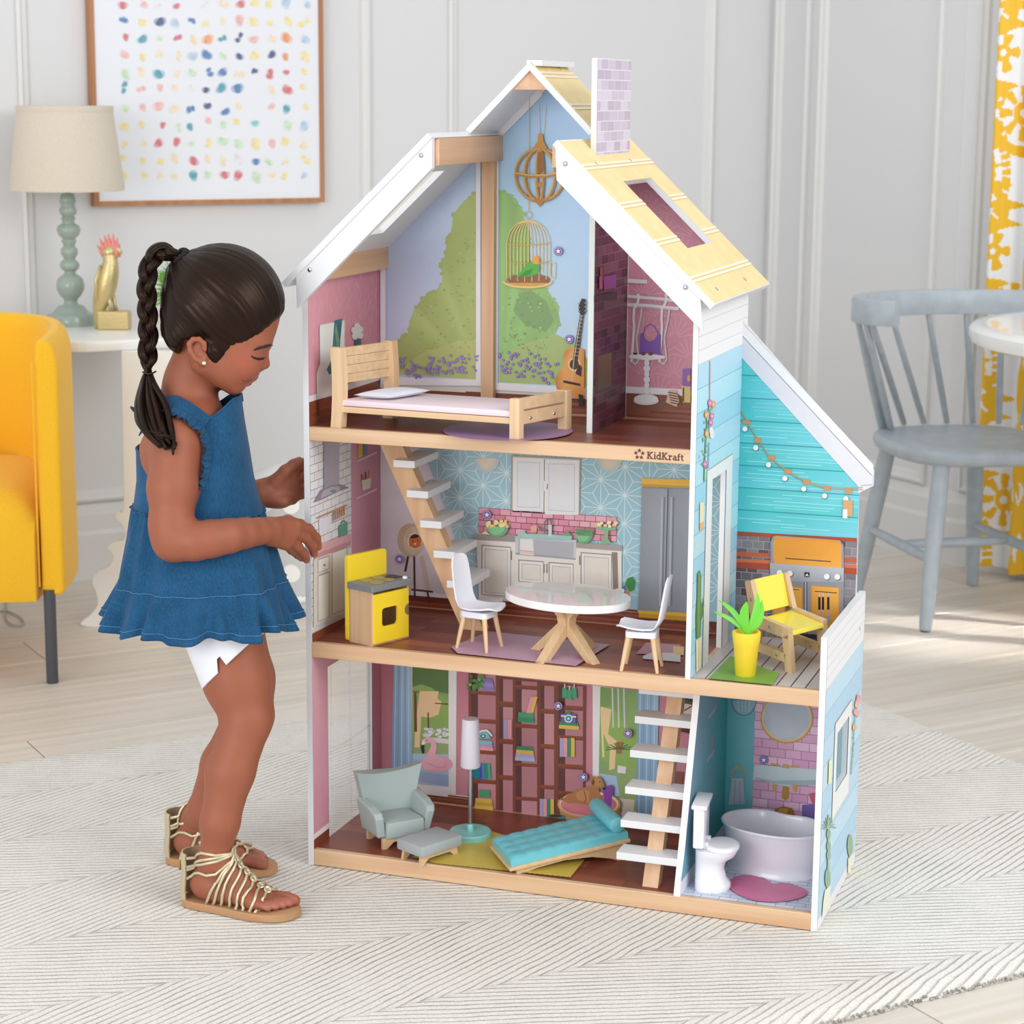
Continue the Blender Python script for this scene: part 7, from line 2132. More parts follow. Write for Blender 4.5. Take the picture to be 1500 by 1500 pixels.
# left arm (beyond the torso)
chain([(300, 645, .076, 33), (306, 715, .094, 30), (316, 752, .098, 26)], .014)
chain([(316, 752, .098, 26), (350, 735, .100, 23), (382, 722, .102, 19), (392, 719, .104, 18)], .010)
BODY_N = len(PR)
# legs
FR_H, FR_T = np.array([-.097, -.208]), np.array([.078, -.214]); FL_H, FL_T = np.array([-.206, -.055]), np.array([-.036, -.052])
def fpt(H, T_, a, s, z):
    """point of a foot: a along it (metres from the heel), s to her left, z up"""
    d = (T_ - H) / np.linalg.norm(T_ - H); n = np.array([-d[1], d[0]])
    q = H + d * a + n * s; return W2L((q[0], q[1], z))
anR = fpt(FR_H, FR_T, .040, 0, .075); anL = fpt(FL_H, FL_T, .040, 0, .075)
cone(GP(330, 930, -.045), .054, GP(348, 998, -.058), .0490, .02); cone(GP(348, 998, -.058), .0490, GP(361, 1052, -.073), .0375, .014)
cone(GP(361, 1056, -.073), .0370, GP(337, 1130, -.093), .0355, .012); cone(GP(337, 1130, -.093), .0355, GP(322, 1205, -.108), .0280, .012); cone(GP(322, 1205, -.108), .0280, anR, .0215, .012)
cone(GP(338, 930, .045), .052, GP(356, 995, .040), .0470, .02); cone(GP(356, 995, .040), .0470, GP(366, 1046, .034), .0370, .014)
cone(GP(364, 1050, .034), .0365, GP(328, 1120, .036), .0345, .012); cone(GP(328, 1120, .036), .0345, GP(300, 1190, .048), .0275, .012); cone(GP(300, 1190, .048), .0275, anL, .0210, .012)
def foot(H, T_, an, left):
    s = -1 if left else 1                                  # s: +1 puts the big toe on her left side (right foot)
    zs = .0125
    cone(an, .0225, fpt(H, T_, .028, 0, .040), .0260, .012)
    cone(fpt(H, T_, .026, 0, zs + .022), .0225, fpt(H, T_, .040, 0, zs + .020), .0225, .012)
    cone(an, .0215, fpt(H, T_, .085, .004 * s, zs + .024), .0200, .014)
    cone(fpt(H, T_, .040, 0, zs + .018), .0190, fpt(H, T_, .118, .012 * s, zs + .0130), .0135, .012)
    cone(fpt(H, T_, .050, -.006 * s, zs + .015), .0170, fpt(H, T_, .112, -.015 * s, zs + .0110), .0115, .012)
    cone(fpt(H, T_, .115, .014 * s, zs + .011), .0120, fpt(H, T_, .112, -.018 * s, zs + .0095), .0100, .010)
    for i, (st_, ln, r) in enumerate(((.0205, .162, .0088), (.0080, .160, .0066), (-.0025, .154, .0062), (-.0125, .147, .0059), (-.0215, .139, .0057))):
        a0 = fpt(H, T_, .118 - .003 * i, st_ * s * .92, zs + .010); a1 = fpt(H, T_, ln - .014, st_ * s, zs + .0098); a2 = fpt(H, T_, ln, st_ * s, zs + .0070)
        cone(a0, r * .95, a1, r, .003); cone(a1, r, a2, r * .95, .002)
foot(FR_H, FR_T, anR, False); foot(FL_H, FL_T, anL, True)
# right hand: back of the hand to the camera, fingers curling on the edge of the doll house
def hand_chain(pts, k): chain(pts, k)
HA0 = len(PR)
for a, b in (((394, 770, -.046, 11.5), (432, 770, -.008, 9.5)), ((394, 777, -.048, 12), (430, 780, -.012, 9.5)), ((394, 784, -.048, 11.5), (424, 790, -.016, 9.5)), ((396, 790, -.046, 9), (418, 798, -.018, 8.5))):
    chain([a, b], .008)
hand_chain([(433, 769, -.008, 9.2), (452, 775, .022, 7.8), (463, 788, .042, 7.2), (466, 801, .052, 6.0)], .0025)
hand_chain([(430, 780, -.012, 9.0), (448, 788, .014, 7.8), (458, 800, .032, 7.2), (460, 811, .042, 6.0)], .0025)
hand_chain([(424, 790, -.016, 8.6), (437, 802, .004, 7.4), (446, 812, .022, 6.8), (449, 820, .032, 5.6)], .0025)
hand_chain([(418, 797, -.016, 7.6), (427, 806, .006, 6.4), (436, 813, .022, 5.8), (441, 818, .032, 4.8)], .0025)
hand_chain([(402, 767, -.030, 9.5), (422, 763, .000, 8.6), (440, 768, .026, 7.4), (450, 776, .042, 6.2)], .004)
# left hand: palm to the camera, thumb up, on the outside of the left wall
for a, b in (((394, 712, .104, 12), (428, 694, .112, 10)), ((394, 719, .104, 12.5), (430, 707, .114, 10)), ((394, 726, .104, 12.5), (430, 720, .114, 10)), ((396, 733, .102, 10), (428, 731, .112, 9))):
    chain([a, b], .009)
hand_chain([(429, 692, .112, 9), (441, 680, .120, 7.6), (449, 676, .132, 7.0), (452, 680, .146, 6.0)], .0025)
hand_chain([(431, 705, .114, 9), (444, 696, .122, 7.6), (452, 692, .134, 7.0), (454, 695, .146, 6.0)], .0025)
hand_chain([(431, 718, .114, 8.8), (445, 711, .122, 7.2), (452, 708, .132, 6.6), (454, 711, .144, 5.6)], .0025)
hand_chain([(428, 729, .112, 8), (442, 725, .120, 6.4), (449, 723, .130, 5.8), (451, 725, .140, 5.0)], .0025)
hand_chain([(402, 706, .100, 11), (418, 690, .102, 9), (430, 681, .106, 8), (438, 675, .112, 6.4)], .005)
ellp(GP(410, 735, .098), (.016, .012, .010), .010)
# ---- mesh: coarse body, finer head, hands and feet, all from the same field
lo_all = np.array([-.22, -.20, -.002]); hi_all = np.array([.22, .26, 1.03])
def around(pts, m): 
    a = np.array(pts); return a.min(0) - m, a.max(0) + m
boxes = [around([GP(232, 355, -.08), GP(418, 585, .08), GP(300, 590, 0)], .008),
         around([GP(398, 755, -.055), GP(470, 825, .06)], .012), around([GP(398, 668, .088), GP(458, 745, .155)], .010),
         (np.minimum(fpt(FR_H, FR_T, 0, -.04, 0), fpt(FR_H, FR_T, .18, .04, 0)) - .01, np.maximum(fpt(FR_H, FR_T, 0, .04, .05), fpt(FR_H, FR_T, .18, -.04, .05)) + .01),
         (np.minimum(fpt(FL_H, FL_T, 0, -.04, 0), fpt(FL_H, FL_T, .18, .04, 0)) - .01, np.maximum(fpt(FL_H, FL_T, 0, .04, .05), fpt(FL_H, FL_T, .18, -.04, .05)) + .01)]
steps = [.0024, .0017, .0017, .0020, .0020]
SK = MB(); VS, FS = [], []; nv = 0
def add_region(lo, hi, st, keep):
    global nv
    f, ax = sd_grid(PR, lo, hi, st); V, F = surf_nets(f, lo, st)
    c = V[F].mean(1); F = F[keep(c)]
    VS.append(V); FS.append(F + nv); nv += len(V)
def in_box(c, b, m): return ((c > b[0] + m) & (c < b[1] - m)).all(1)
add_region(lo_all, hi_all, .0042, lambda c: ~np.any([in_box(c, b, .0055) for b in boxes], axis=0))
for b, st in zip(boxes, steps): add_region(b[0], b[1], st, lambda c: in_box(c, b, .001))
V = np.concatenate(VS); F = np.concatenate(FS)
used = np.unique(F); rem = -np.ones(len(V), int); rem[used] = np.arange(len(used)); V = V[used]; F = rem[F]
def skin_mat():
    m = bpy.data.materials.new('skin'); m.use_nodes = True; nt = m.node_tree; b = nt.nodes['Principled BSDF']
    b.inputs['Roughness'].default_value = .52; b.inputs['Specular IOR Level'].default_value = .35
    b.inputs['Subsurface Weight'].default_value = .12; b.inputs['Subsurface Radius'].default_value = (1, .35, .2); b.inputs['Subsurface Scale'].default_value = .004
    a = nd(nt, 'ShaderNodeVertexColor'); a.layer_name = 'Col'
    nt.links.new(a.outputs['Color'], b.inputs['Base Color'])
    tc = nd(nt, 'ShaderNodeTexCoord'); no = nd(nt, 'ShaderNodeTexNoise'); no.inputs['Scale'].default_value = 420
    nt.links.new(tc.outputs['Object'], no.inputs['Vector'])
    bp = nd(nt, 'ShaderNodeBump'); bp.inputs['Strength'].default_value = .08; bp.inputs['Distance'].default_value = .0008
    nt.links.new(no.outputs['Fac'], bp.inputs['Height']); nt.links.new(bp.outputs[0], b.inputs['Normal'])
    return m
def np_mesh(name, V, F, m, parent, col=None, smooth=True):
    me = bpy.data.meshes.new(name)
    me.vertices.add(len(V)); me.vertices.foreach_set('co', np.ascontiguousarray(V, dtype=np.float32).ravel())
    me.loops.add(F.size); me.loops.foreach_set('vertex_index', np.ascontiguousarray(F, dtype=np.int32).ravel())
    me.polygons.add(len(F)); me.polygons.foreach_set('loop_start', np.arange(0, F.size, F.shape[1], dtype=np.int32))
    me.update(calc_edges=True)
    if smooth: me.polygons.foreach_set('use_smooth', np.ones(len(F), bool))
    if col is not None:
        a = me.color_attributes.new('Col', 'FLOAT_COLOR', 'POINT'); a.data.foreach_set('color', np.ascontiguousarray(col, dtype=np.float32).ravel())
    me.materials.append(m); me.validate()
    o = bpy.data.objects.new(name, me); COL.objects.link(o); o.parent = parent
    return o
sk0 = np.array(lin('9A5A42')); col = np.tile(sk0, (len(V), 1))
def tint(c, r, hexc, amt):
    global col
    w = np.exp(-((V - c) ** 2).sum(1) / r ** 2)[:, None] * amt; col = col * (1 - w) + np.array(lin(hexc)) * w
for s in (-1, 1): tint(GP(356, 530, s * .045), .022, 'B25D4A', .5)
tint(GP(368, 552, 0), .007, 'A04A44', .8); tint(GP(362, 561, 0), .008, 'A65450', .8)
for H, T_, s in ((FR_H, FR_T, 1), (FL_H, FL_T, -1)):
    for i, (st_, ln) in enumerate(((.0205, .160), (.008, .158), (-.0025, .152), (-.0125, .145), (-.0215, .137))): tint(fpt(H, T_, ln, st_ * s, .020), .007, 'C88474', .7)
for q in ((466, 801, .052), (460, 811, .042), (449, 820, .032), (438, 675, .108)): tint(GP(*q), .008, 'B87662', .5)
np_mesh('body', V, F, skin_mat(), GIRL, col)
def sub(name, mb, m, parent=None, ang=180): return recalc(mb.build(name, m, parent or GIRL, True, angle=ang))
def tb(pts, r, name, m, n=8, flat=1.0, parent=None):
    q = MB(); q.tube([tuple(p) for p in pts], r, n, flat=flat); return sub(name, q, m, parent)
dark = mat('lash', '1E1512', 0.6)
# face details lie on the skin
tb([on_skin(u, v, .0002) for u, v in ((368, 521.5), (373, 524.5), (379, 526), (385, 525.5), (389, 523))], [.0008, .0017, .0019, .0018, .0008], 'eyelash', dark)
tb([on_skin(u, v, -.0002) for u, v in ((369, 518), (375, 518.5), (382, 518.5), (388, 517))], [.0002, .0005, .0005, .0002], 'eyelid_crease', mat('crease', '7A4436', 0.7))
tb([on_skin(u, v, .0002) for u, v in ((372, 513), (380, 509.5), (390, 507), (396, 505.5), (401, 506.5))], [.0011, .0023, .0024, .0019, .0009], 'eyebrow', mat('brow', '2E1D17', 0.8))
tb([on_skin(u, v, .0000) for u, v in ((354, 556.5), (358, 558.5), (363, 558.5), (368, 556.5), (373, 554))], [.0004, .0008, .0010, .0009, .0005], 'mouth_line', mat('mouth', '7A342E', 0.7))
m = MB(); m.ball(on_skin(383, 541.5, -.0012), .0018, 10); sub('nostril', m, mat('nostril', '5A2A22', 0.8))
m = MB(); m.ball(on_skin(299, 532, .0018), .0034, 12); sub('earring', m, mat('earring', 'E8DCC0', 0.15, 0.6))
# ---- hair cap: skull shell cut along the hairline
hl = [(417, 455), (410, 464), (398, 474), (384, 486), (368, 496), (350, 507), (336, 516), (331, 521), (326, 533), (322, 533), (318, 526), (311, 508), (300, 495), (287, 491), (276, 494), (271, 503), (269, 514), (266, 523), (259, 518), (252, 508), (245, 494), (225, 494), (200, 300), (440, 300)]
HP = np.array([[GP(u, v, 0)[0], GP(u, v, 0)[2]] for u, v in hl])
def poly_sd(P2):
    d = np.full(len(P2), 1e9); ins = np.zeros(len(P2), bool)
    for i in range(len(HP)):
        a, b = HP[i], HP[(i + 1) % len(HP)]; e = b - a; w = P2 - a
        t = np.clip((w @ e) / (e @ e), 0, 1); d = np.minimum(d, np.linalg.norm(w - t[:, None] * e, axis=1))
        c = ((a[1] > P2[:, 1]) != (b[1] > P2[:, 1])); xi = a[0] + (P2[:, 1] - a[1]) / np.where(b[1] == a[1], 1e-9, b[1] - a[1]) * e[0]
        ins ^= c & (P2[:, 0] < xi)
    return np.where(ins, -d, d)
hair_pr = [('e', HC, np.array([.0905, .0760, .0900]), np.array(AXH), .01), ('c', GP(287, 440, 0), .052, GP(270, 400, 0), .018, .03), ('c', GP(264, 492, -.035), .024, GP(264, 492, .035), .024, .02), ('e', GP(316, 508, 0), np.array([.034, .0712, .040]), np.array(AXH), .01)]
lo, hi = around([GP(225, 345, -.09), GP(425, 545, .09)], .004)
st = .0023
f, ax = sd_grid(hair_pr, lo, hi, st)
X2 = np.stack(np.meshgrid(ax[0], ax[2], indexing='ij'), -1).reshape(-1, 2)
pd = poly_sd(X2).reshape(len(ax[0]), 1, len(ax[2]))
k = .006; g_ = np.broadcast_to(pd, f.shape); h = np.clip(.5 - .5 * (g_ - f) / k, 0, 1); fh = g_ * (1 - h) + f * h + k * h * (1 - h)
VH, FH = surf_nets(fh, lo, st)
TIE = GP(266, 384, 0)
axd = (HC - TIE); axd /= np.linalg.norm(axd); e1_ = np.cross(axd, [0, 1, 0]); e1_ /= np.linalg.norm(e1_); e2_ = np.cross(axd, e1_)
q = VH - TIE; ph = np.arctan2(q @ e2_, q @ e1_); rd = np.linalg.norm(q - (q @ axd)[:, None] * axd, axis=1)
rs = np.random.RandomState(3); tabs = [rs.rand(n_ + 1) for n_ in (60, 150, 340)]
def n1(t, tab): 
    n_ = len(tab) - 1; x = (t / (2 * PI) + .5) * n_; i = np.floor(x).astype(int) % n_; fr = x - np.floor(x); return tab[i] * (1 - fr) + tab[(i + 1) % n_] * fr
wob = ph + .05 * np.sin(rd * 60 + 2)
nz = .40 * n1(wob, tabs[0]) + .35 * n1(wob, tabs[1]) + .25 * n1(wob, tabs[2])
NH = grad(VH, hair_pr)
VH = VH + NH * ((nz - .5) * .0030)[:, None]
ca, cb = np.array(lin('100907')), np.array(lin('26160F'))
hc = ca * (1 - nz[:, None]) + cb * nz[:, None]
def hair_mat():
    m = bpy.data.materials.new('hair'); m.use_nodes = True; nt = m.node_tree; b = nt.nodes['Principled BSDF']
    a = nd(nt, 'ShaderNodeVertexColor'); a.layer_name = 'Col'; nt.links.new(a.outputs['Color'], b.inputs['Base Color'])
    b.inputs['Roughness'].default_value = .36; b.inputs['Specular IOR Level'].default_value = .34; b.inputs['Specular Tint'].default_value = (.75, .55, .45, 1)
    return m
hm = hair_mat()
HAIR = np_mesh('hair', VH, FH, hm, GIRL, hc)
# braid: three strands plaited round one line, each bundle ribbed with finer locks
bp_ = catmull([tuple(GP(u, v, d)) for u, v, d in ((268, 383, 0), (256, 374, -.006), (240, 369, -.010), (226, 375, -.014), (218, 392, -.018), (215, 420, -.022), (216, 455, -.024), (217, 490, -.024), (216, 520, -.024), (217, 547, -.024))], 14)
Ls = [0.0]
for a, b in zip(bp_[:-1], bp_[1:]): Ls.append(Ls[-1] + (b - a).length)
def hcol(t): c = ca * (1 - t) + cb * t; return tuple(c)
bm2 = MB(); rg2 = random.Random(6)
per = .088
for s3 in range(3):
    for lk in range(5):
        pts, rad = [], []
        for i, p in enumerate(bp_):
            t = (bp_[min(i + 1, len(bp_) - 1)] - bp_[max(i - 1, 0)]).normalized(); sd_ = t.cross(Vector((0, 1, 0))).normalized(); dp = Vector((0, 1, 0))
            a = 2 * PI * (Ls[i] / per + s3 / 3)
            env = min(1, .35 + Ls[i] / .05) * (1 if Ls[i] < Ls[-1] - .02 else max(.3, (Ls[-1] - Ls[i]) / .02))
            c = p + sd_ * (.0078 * env * math.sin(a)) + dp * (.0062 * env * math.sin(2 * a))
            b2 = 2 * PI * lk / 5 + a * .3
            pts.append(c + sd_ * (.0032 * env * math.cos(b2)) + dp * (.0032 * env * math.sin(b2))); rad.append(.0044 * (.55 + .45 * env))
        c0_ = hcol(rg2.uniform(.15, .75)); c1_ = hcol(rg2.uniform(.1, .6))
        bm2.tube(pts, rad, 7, col=c0_)
o = bm2.build('braid', hm, GIRL, True, angle=180); recalc(o)
tl = MB(); a0 = GP(217, 546, -.024)
for k in range(46):
    sp_ = rg2.uniform(-1, 1); dp_ = rg2.uniform(-1, 1)
    mid = GP(221 + 26 * sp_ * (1 if sp_ > 0 else .8), 600 + rg2.uniform(-6, 6), -.070 + .014 * dp_)
    lo_ = GP(228 + 24 * sp_ + 4, 634 + 5 * sp_, -.108 + .010 * dp_)
    en = GP(246 + 10 * sp_ + rg2.uniform(-3, 3), 650 + rg2.uniform(-14, 12) + 6 * sp_, -.124 + .006 * dp_)
    pts = catmull([tuple(a0 + np.array([.004 * sp_, .004 * dp_, 0])), tuple(GP(217 + 9 * sp_, 562, -.034 + .008 * dp_)), tuple(mid), tuple(lo_), tuple(en)], 5)
    n_ = len(pts); tl.tube(pts, [.0046 * math.sin(PI * (.12 + .80 * i / (n_ - 1))) + .0004 for i in range(n_)], 6, col=hcol(rg2.uniform(.05, .75)))
recalc(tl.build('braid_tail', hm, GIRL, True, angle=180))
m = MB(); m.tube([tuple(GP(209, 545, -.030)), tuple(GP(217, 548, -.036)), tuple(GP(225, 546, -.028)), tuple(GP(228, 544, -.02))], .0014, 6); sub('hair_elastic', m, mat('elastic', '2A201C', 0.7))
m = MB(); c = GP(266, 384, -.002)
for k in range(26):
    a = 2 * PI * k / 26; m.ball(c + np.array([.0045 * math.cos(a * 3), .0140 * math.cos(a), .0160 * math.sin(a)]) + np.array([.004 * math.sin(a), 0, 0]), .0056, 8)
sub('scrunchie', m, mat('scrunchie', '14141A', 0.9))
# ---- denim top
def denim_mat():
    m = bpy.data.materials.new('denim'); m.use_nodes = True; nt = m.node_tree; b = nt.nodes['Principled BSDF']
    b.inputs['Roughness'].default_value = .85; b.inputs['Specular IOR Level'].default_value = .2; b.inputs['Sheen Weight'].default_value = .1
    tc = nd(nt, 'ShaderNodeTexCoord'); mp = nd(nt, 'ShaderNodeMapping'); mp.inputs['Scale'].default_value = (700, 700, 90)
    no = nd(nt, 'ShaderNodeTexNoise'); no.inputs['Scale'].default_value = 1; no.inputs['Detail'].default_value = 2
    nt.links.new(tc.outputs['Object'], mp.inputs[0]); nt.links.new(mp.outputs[0], no.inputs['Vector'])
    n2 = nd(nt, 'ShaderNodeTexNoise'); n2.inputs['Scale'].default_value = 22; n2.inputs['Detail'].default_value = 4; nt.links.new(tc.outputs['Object'], n2.inputs['Vector'])
    ad = nd(nt, 'ShaderNodeMath'); ad.operation = 'MULTIPLY_ADD'; ad.inputs[1].default_value = .6; nt.links.new(no.outputs['Fac'], ad.inputs[0]); 
    m2 = nd(nt, 'ShaderNodeMath'); m2.operation = 'MULTIPLY'; m2.inputs[1].default_value = .4; nt.links.new(n2.outputs['Fac'], m2.inputs[0]); nt.links.new(m2.outputs[0], ad.inputs[2])
    rp = nd(nt, 'ShaderNodeValToRGB'); rp.color_ramp.elements[0].position = .34; rp.color_ramp.elements[1].position = .68
    rp.color_ramp.elements[0].color = lin('134160'); rp.color_ramp.elements[1].color = lin('245B86')
    nt.links.new(ad.outputs[0], rp.inputs[0]); nt.links.new(rp.outputs[0], b.inputs['Base Color'])
    bp = nd(nt, 'ShaderNodeBump'); bp.inputs['Strength'].default_value = .2; bp.inputs['Distance'].default_value = .0008
    nt.links.new(no.outputs['Fac'], bp.inputs['Height']); nt.links.new(bp.outputs[0], b.inputs['Normal'])
    return m
den = denim_mat(); stitch = mat('stitch', '4E7FAA', 0.8)
NR = 240
def lvl(v, xl, xr, hd, vb=None):
    """one level of the garment: silhouette x from xl to xr at height v (front) / vb (back)"""
    vb = v if vb is None else vb
    a, b = GP(xl, vb, 0), GP(xr, v, 0); return a, b, hd
def ring_at(L_, th, amp=0.0, ph=0.0, fr=9, sq=.86):
    a, b, hd = L_; c = (a + b) / 2; rx = (b[0] - a[0]) / 2
    cs, sn = math.cos(th), math.sin(th); w = 1 + amp * math.sin(fr * th + ph) + amp * .6 * math.sin((fr * 1.9 // 1) * th + 2 * ph)
    x = c[0] + rx * w * (abs(cs) ** sq) * (1 if cs > 0 else -1); y = hd * w * (abs(sn) ** sq) * (1 if sn > 0 else -1)
    t = (x - a[0]) / (b[0] - a[0]); return np.array([x, y, a[2] * (1 - t) + b[2] * t])
levels = [lvl(565, 262, 350, .054), lvl(590, 238, 354, .064), lvl(620, 216, 358, .074), lvl(655, 201, 364, .084), lvl(700, 202, 371, .087), lvl(748, 197, 384, .089, 740)]
def bod(th, v):
    vs_ = [565, 590, 620, 655, 700, 748]; v = max(565, min(748, v))
    for i in range(5):
        if v <= vs_[i + 1]:
            t = (v - vs_[i]) / (vs_[i + 1] - vs_[i]); return ring_at(levels[i], th) * (1 - t) + ring_at(levels[i + 1], th) * t
def top_v(th):
    cs = math.cos(th)
    if cs > .10: return 614 - 34 * min(1, (cs - .10) / .75)
    if cs > -.05: return 614 + (694 - 614) * (.10 - cs) / .15
    return 694 - 40 * min(1, (-.05 - cs) / .8)
rings = []
for j in range(25):
    t = j / 24; r = []
    for k in range(NR):
        th = 2 * PI * k / NR; tv = top_v(th); r.append(Vector(bod(th, tv + (748 - tv) * t)))
    rings.append(r)
inner = [[Vector(p) * 1.0 for p in rings[0]]]
for k, p in enumerate(rings[0]):
    c = Vector((sum(q.x for q in rings[0]) / NR, 0, p.z)); inner[0][k] = p + (c - p).normalized() * .003
m = MB(); m.loft(inner + rings); bo = m.build('denim_bodice', den, GIRL, True, angle=180); recalc(bo)
m = MB(); m.tube([tuple(p) for p in rings[0]], .0016, 6, closed=True); sub('bodice_hem', m, den)
def skirt(Ls_, amps, frs, phs):
    rs_ = []
    for (L_, am, f_, p_) in zip(Ls_, amps, frs, phs): rs_.append([Vector(ring_at(L_, 2 * PI * k / NR, am, p_, f_, .92)) for k in range(NR)])
    return rs_
La = lvl(748, 197, 384, .089, 740); Lb = lvl(798, 184, 402, .092, 795); Lc = lvl(852, 175, 415, .114, 850)
rs1 = []
for j in range(13):
    t = j / 12; base_ = []
    for k in range(NR):
        th = 2 * PI * k / NR
        p0, p1, p2 = ring_at(La, th), ring_at(Lb, th), ring_at(Lc, th)
        p = p0 * (1 - t) ** 2 + 2 * p1 * t * (1 - t) + p2 * t * t
        c = (p0 + p1) / 2 * 0 + np.array([(La[0][0] + La[1][0]) / 2, 0, p[2]])
        w = 1 + (.034 * math.sin(7 * th + .6) + .030 * math.sin(17 * th + 2)) * t ** .8 + (.020 * math.sin(41 * th) + .016 * math.sin(27 * th + 1)) * max(0, 1 - t * 2.2)
        base_.append(Vector(c + (p - c) * np.array([w, w, 1])))
    rs1.append(base_)
m = MB(); m.loft(rs1); recalc(m.build('denim_skirt', den, GIRL, True, angle=180))
Ld = lvl(908, 156, 437, .148, 905)
rs2 = []
for j in range(13):
    t = j / 12; r = []
    for k in range(NR):
        th = 2 * PI * k / NR; p0, p1 = np.array(rs1[-1][k]), ring_at(Ld, th)
        p = p0 * (1 - t) + p1 * t; c = np.array([(Lc[0][0] + Lc[1][0]) / 2, 0, p[2]])
        w = 1 + (.058 * math.sin(19 * th + .4) + .044 * math.sin(29 * th + 1.7) + .028 * math.sin(11 * th)) * t ** .7 + .010 * math.sin(74 * th) * max(0, 1 - 3 * t)
        q = c + (p - c) * np.array([w, w, 1]); q[2] += .005 * math.sin(9 * th + 1) * t + (.0016 if j == 0 else 0)
        r.append(Vector(q))
    rs2.append(r)
hemr = [p + (Vector((0, 0, p.z)) - p) * .02 for p in rs2[-1]]
m = MB(); m.loft(rs2 + [hemr]); RUF = recalc(m.build('denim_ruffle', den, GIRL, True, angle=180))
for nm, rr_, off in (('seam', rs2[0], .0008), ('hem_stitching', rs2[10], .0010), ('waist_seam', rs1[0], .0010)):
    pts = [Vector((p.x, p.y, p.z)) + Vector((p.x - (Lc[0][0] + Lc[1][0]) / 2, p.y, 0)).normalized() * off for p in rr_]
    m = MB(); m.tube(pts, .0006 if nm != 'waist_seam' else .0022, 5, closed=True); sub(nm, m, stitch if nm != 'waist_seam' else den, RUF)
# straps with a frilled edge
def ribbon(pts, w, name, m_, frill=0.0, seed=0, thick=.0018, outdir=None, n=8):
    P_ = catmull([tuple(p) for p in pts], n); rings = []; rgx = random.Random(seed); Lt = 0
    for i, p in enumerate(P_):
        t = (P_[min(i + 1, len(P_) - 1)] - P_[max(i - 1, 0)]).normalized()
        nn = Vector(grad(np.array(p)[None], near(np.array(p)[None]))[0]); sd_ = t.cross(nn).normalized(); 
        if outdir is not None and sd_.dot(Vector(outdir)) < 0: sd_ = -sd_
        wv = frill * math.sin(i * 1.25) ; wv2 = frill * math.cos(i * .9)
        a, b = p - sd_ * w * .5, p + sd_ * w * .5 + nn * wv + t * wv2 * .5
        mid = (a + b) / 2 + nn * .0006
        rings.append([a + nn * thick, mid + nn * thick, b + nn * thick, b - nn * .0002, mid - nn * .0002, a - nn * .0002])
    q = MB(); q.loft(rings, cap=True); return recalc(q.build(name, m_, GIRL, True, angle=70))
def sk(u, v, d, off): return push(GP(u, v, d), off)
sp1 = [sk(222, 640, -.030, .004), sk(228, 605, -.044, .004), sk(242, 582, -.058, .004), sk(262, 590, -.070, .004), sk(282, 606, -.074, .005), sk(298, 622, -.068, .006)]
ribbon(sp1, .026, 'strap', den)
fr1 = [sk(232, 612, -.066, .004), sk(246, 600, -.078, .005), sk(266, 608, -.090, .006), sk(284, 620, -.092, .007), GP(297, 634, -.088), GP(303, 652, -.086), GP(303, 674, -.088), GP(300, 696, -.090), GP(296, 716, -.090)]
ribbon(fr1, .014, 'strap_frill', den, .0040, 2, outdir=(0, -1, .2), n=12)
sp2 = [sk(262, 625, .040, .004), sk(282, 590, .062, .004), sk(305, 588, .068, .005), sk(328, 596, .062, .006), GP(346, 585, .050)]
ribbon(sp2, .026, 'strap', den)
m = MB(); m.tube([tuple(GP(346, 580, .044)), tuple(GP(351, 577, .040)), tuple(GP(352, 588, .034))], .005, 8, flat=.5); sub('strap_tie', m, den)
m = MB(); m.tube([tuple(GP(203, 606, -.02)), tuple(GP(197, 600, -.03)), tuple(GP(191, 596, -.03))], [.004, .005, .002], 8, flat=.6); sub('back_bow', m, mat('navy', '26304E', 0.8))
# ---- white shorts
wh = mat('white_cotton', 'ECEDF4', 0.8, bump=((60, 60, 60), .15, .003))
def shorts(u0, v0, d0, r0, u1, v1, d1, r1, hem, nm):
    A_, B_ = GP(u0, v0, d0), GP(u1, v1, d1); axx = B_ - A_; Ln = np.linalg.norm(axx); axx /= Ln
    s1 = np.cross(axx, [0, 1, 0]); s1 /= np.linalg.norm(s1); s2 = np.cross(axx, s1); rings = []
    for j in range(11):
        t = j / 10; r = []
        for k in range(64):
            th = 2 * PI * k / 64; cx = math.cos(th)
            ext = hem(cx, math.sin(th)); tt = t * ext
            rr = (r0 * (1 - tt) + r1 * tt) * PXM * (1 + .015 * math.sin(5 * th + 3 * tt)) + .0035
            r.append(Vector(A_ + axx * Ln * tt + s1 * rr * cx + s2 * rr * math.sin(th)))
        rings.append(r)
    inn = [p + (Vector(B_) - p).normalized() * .003 for p in rings[-1]]
    m = MB(); m.loft(rings + [inn]); return recalc(m.build(nm, wh, GIRL, True, angle=60))
sgn = GP(340, 900, 0)
def hemR(c, s):
    # c > 0 or < 0 is front/back of the thigh; longer at the back, a notch on the near side
    v = .60 - .34 * (c * SG)
    return v - (.20 if (abs(c * SG + .16) < .09 and s * SG2 > 0) else 0)
_t = np.cross((GP(348, 998, -.05) - GP(328, 915, -.045)), [0, 1, 0]); SG = 1 if _t[0] > 0 else -1
_t2 = np.cross((GP(348, 998, -.05) - GP(328, 915, -.045)), _t); SG2 = -1 if _t2[1] > 0 else 1
shorts(326, 915, -.045, 58, 350, 1000, -.058, 51, hemR, 'shorts_leg')
shorts(334, 915, .046, 57, 356, 995, .040, 49, lambda c, s: .52 - .30 * (c * SG), 'shorts_leg')
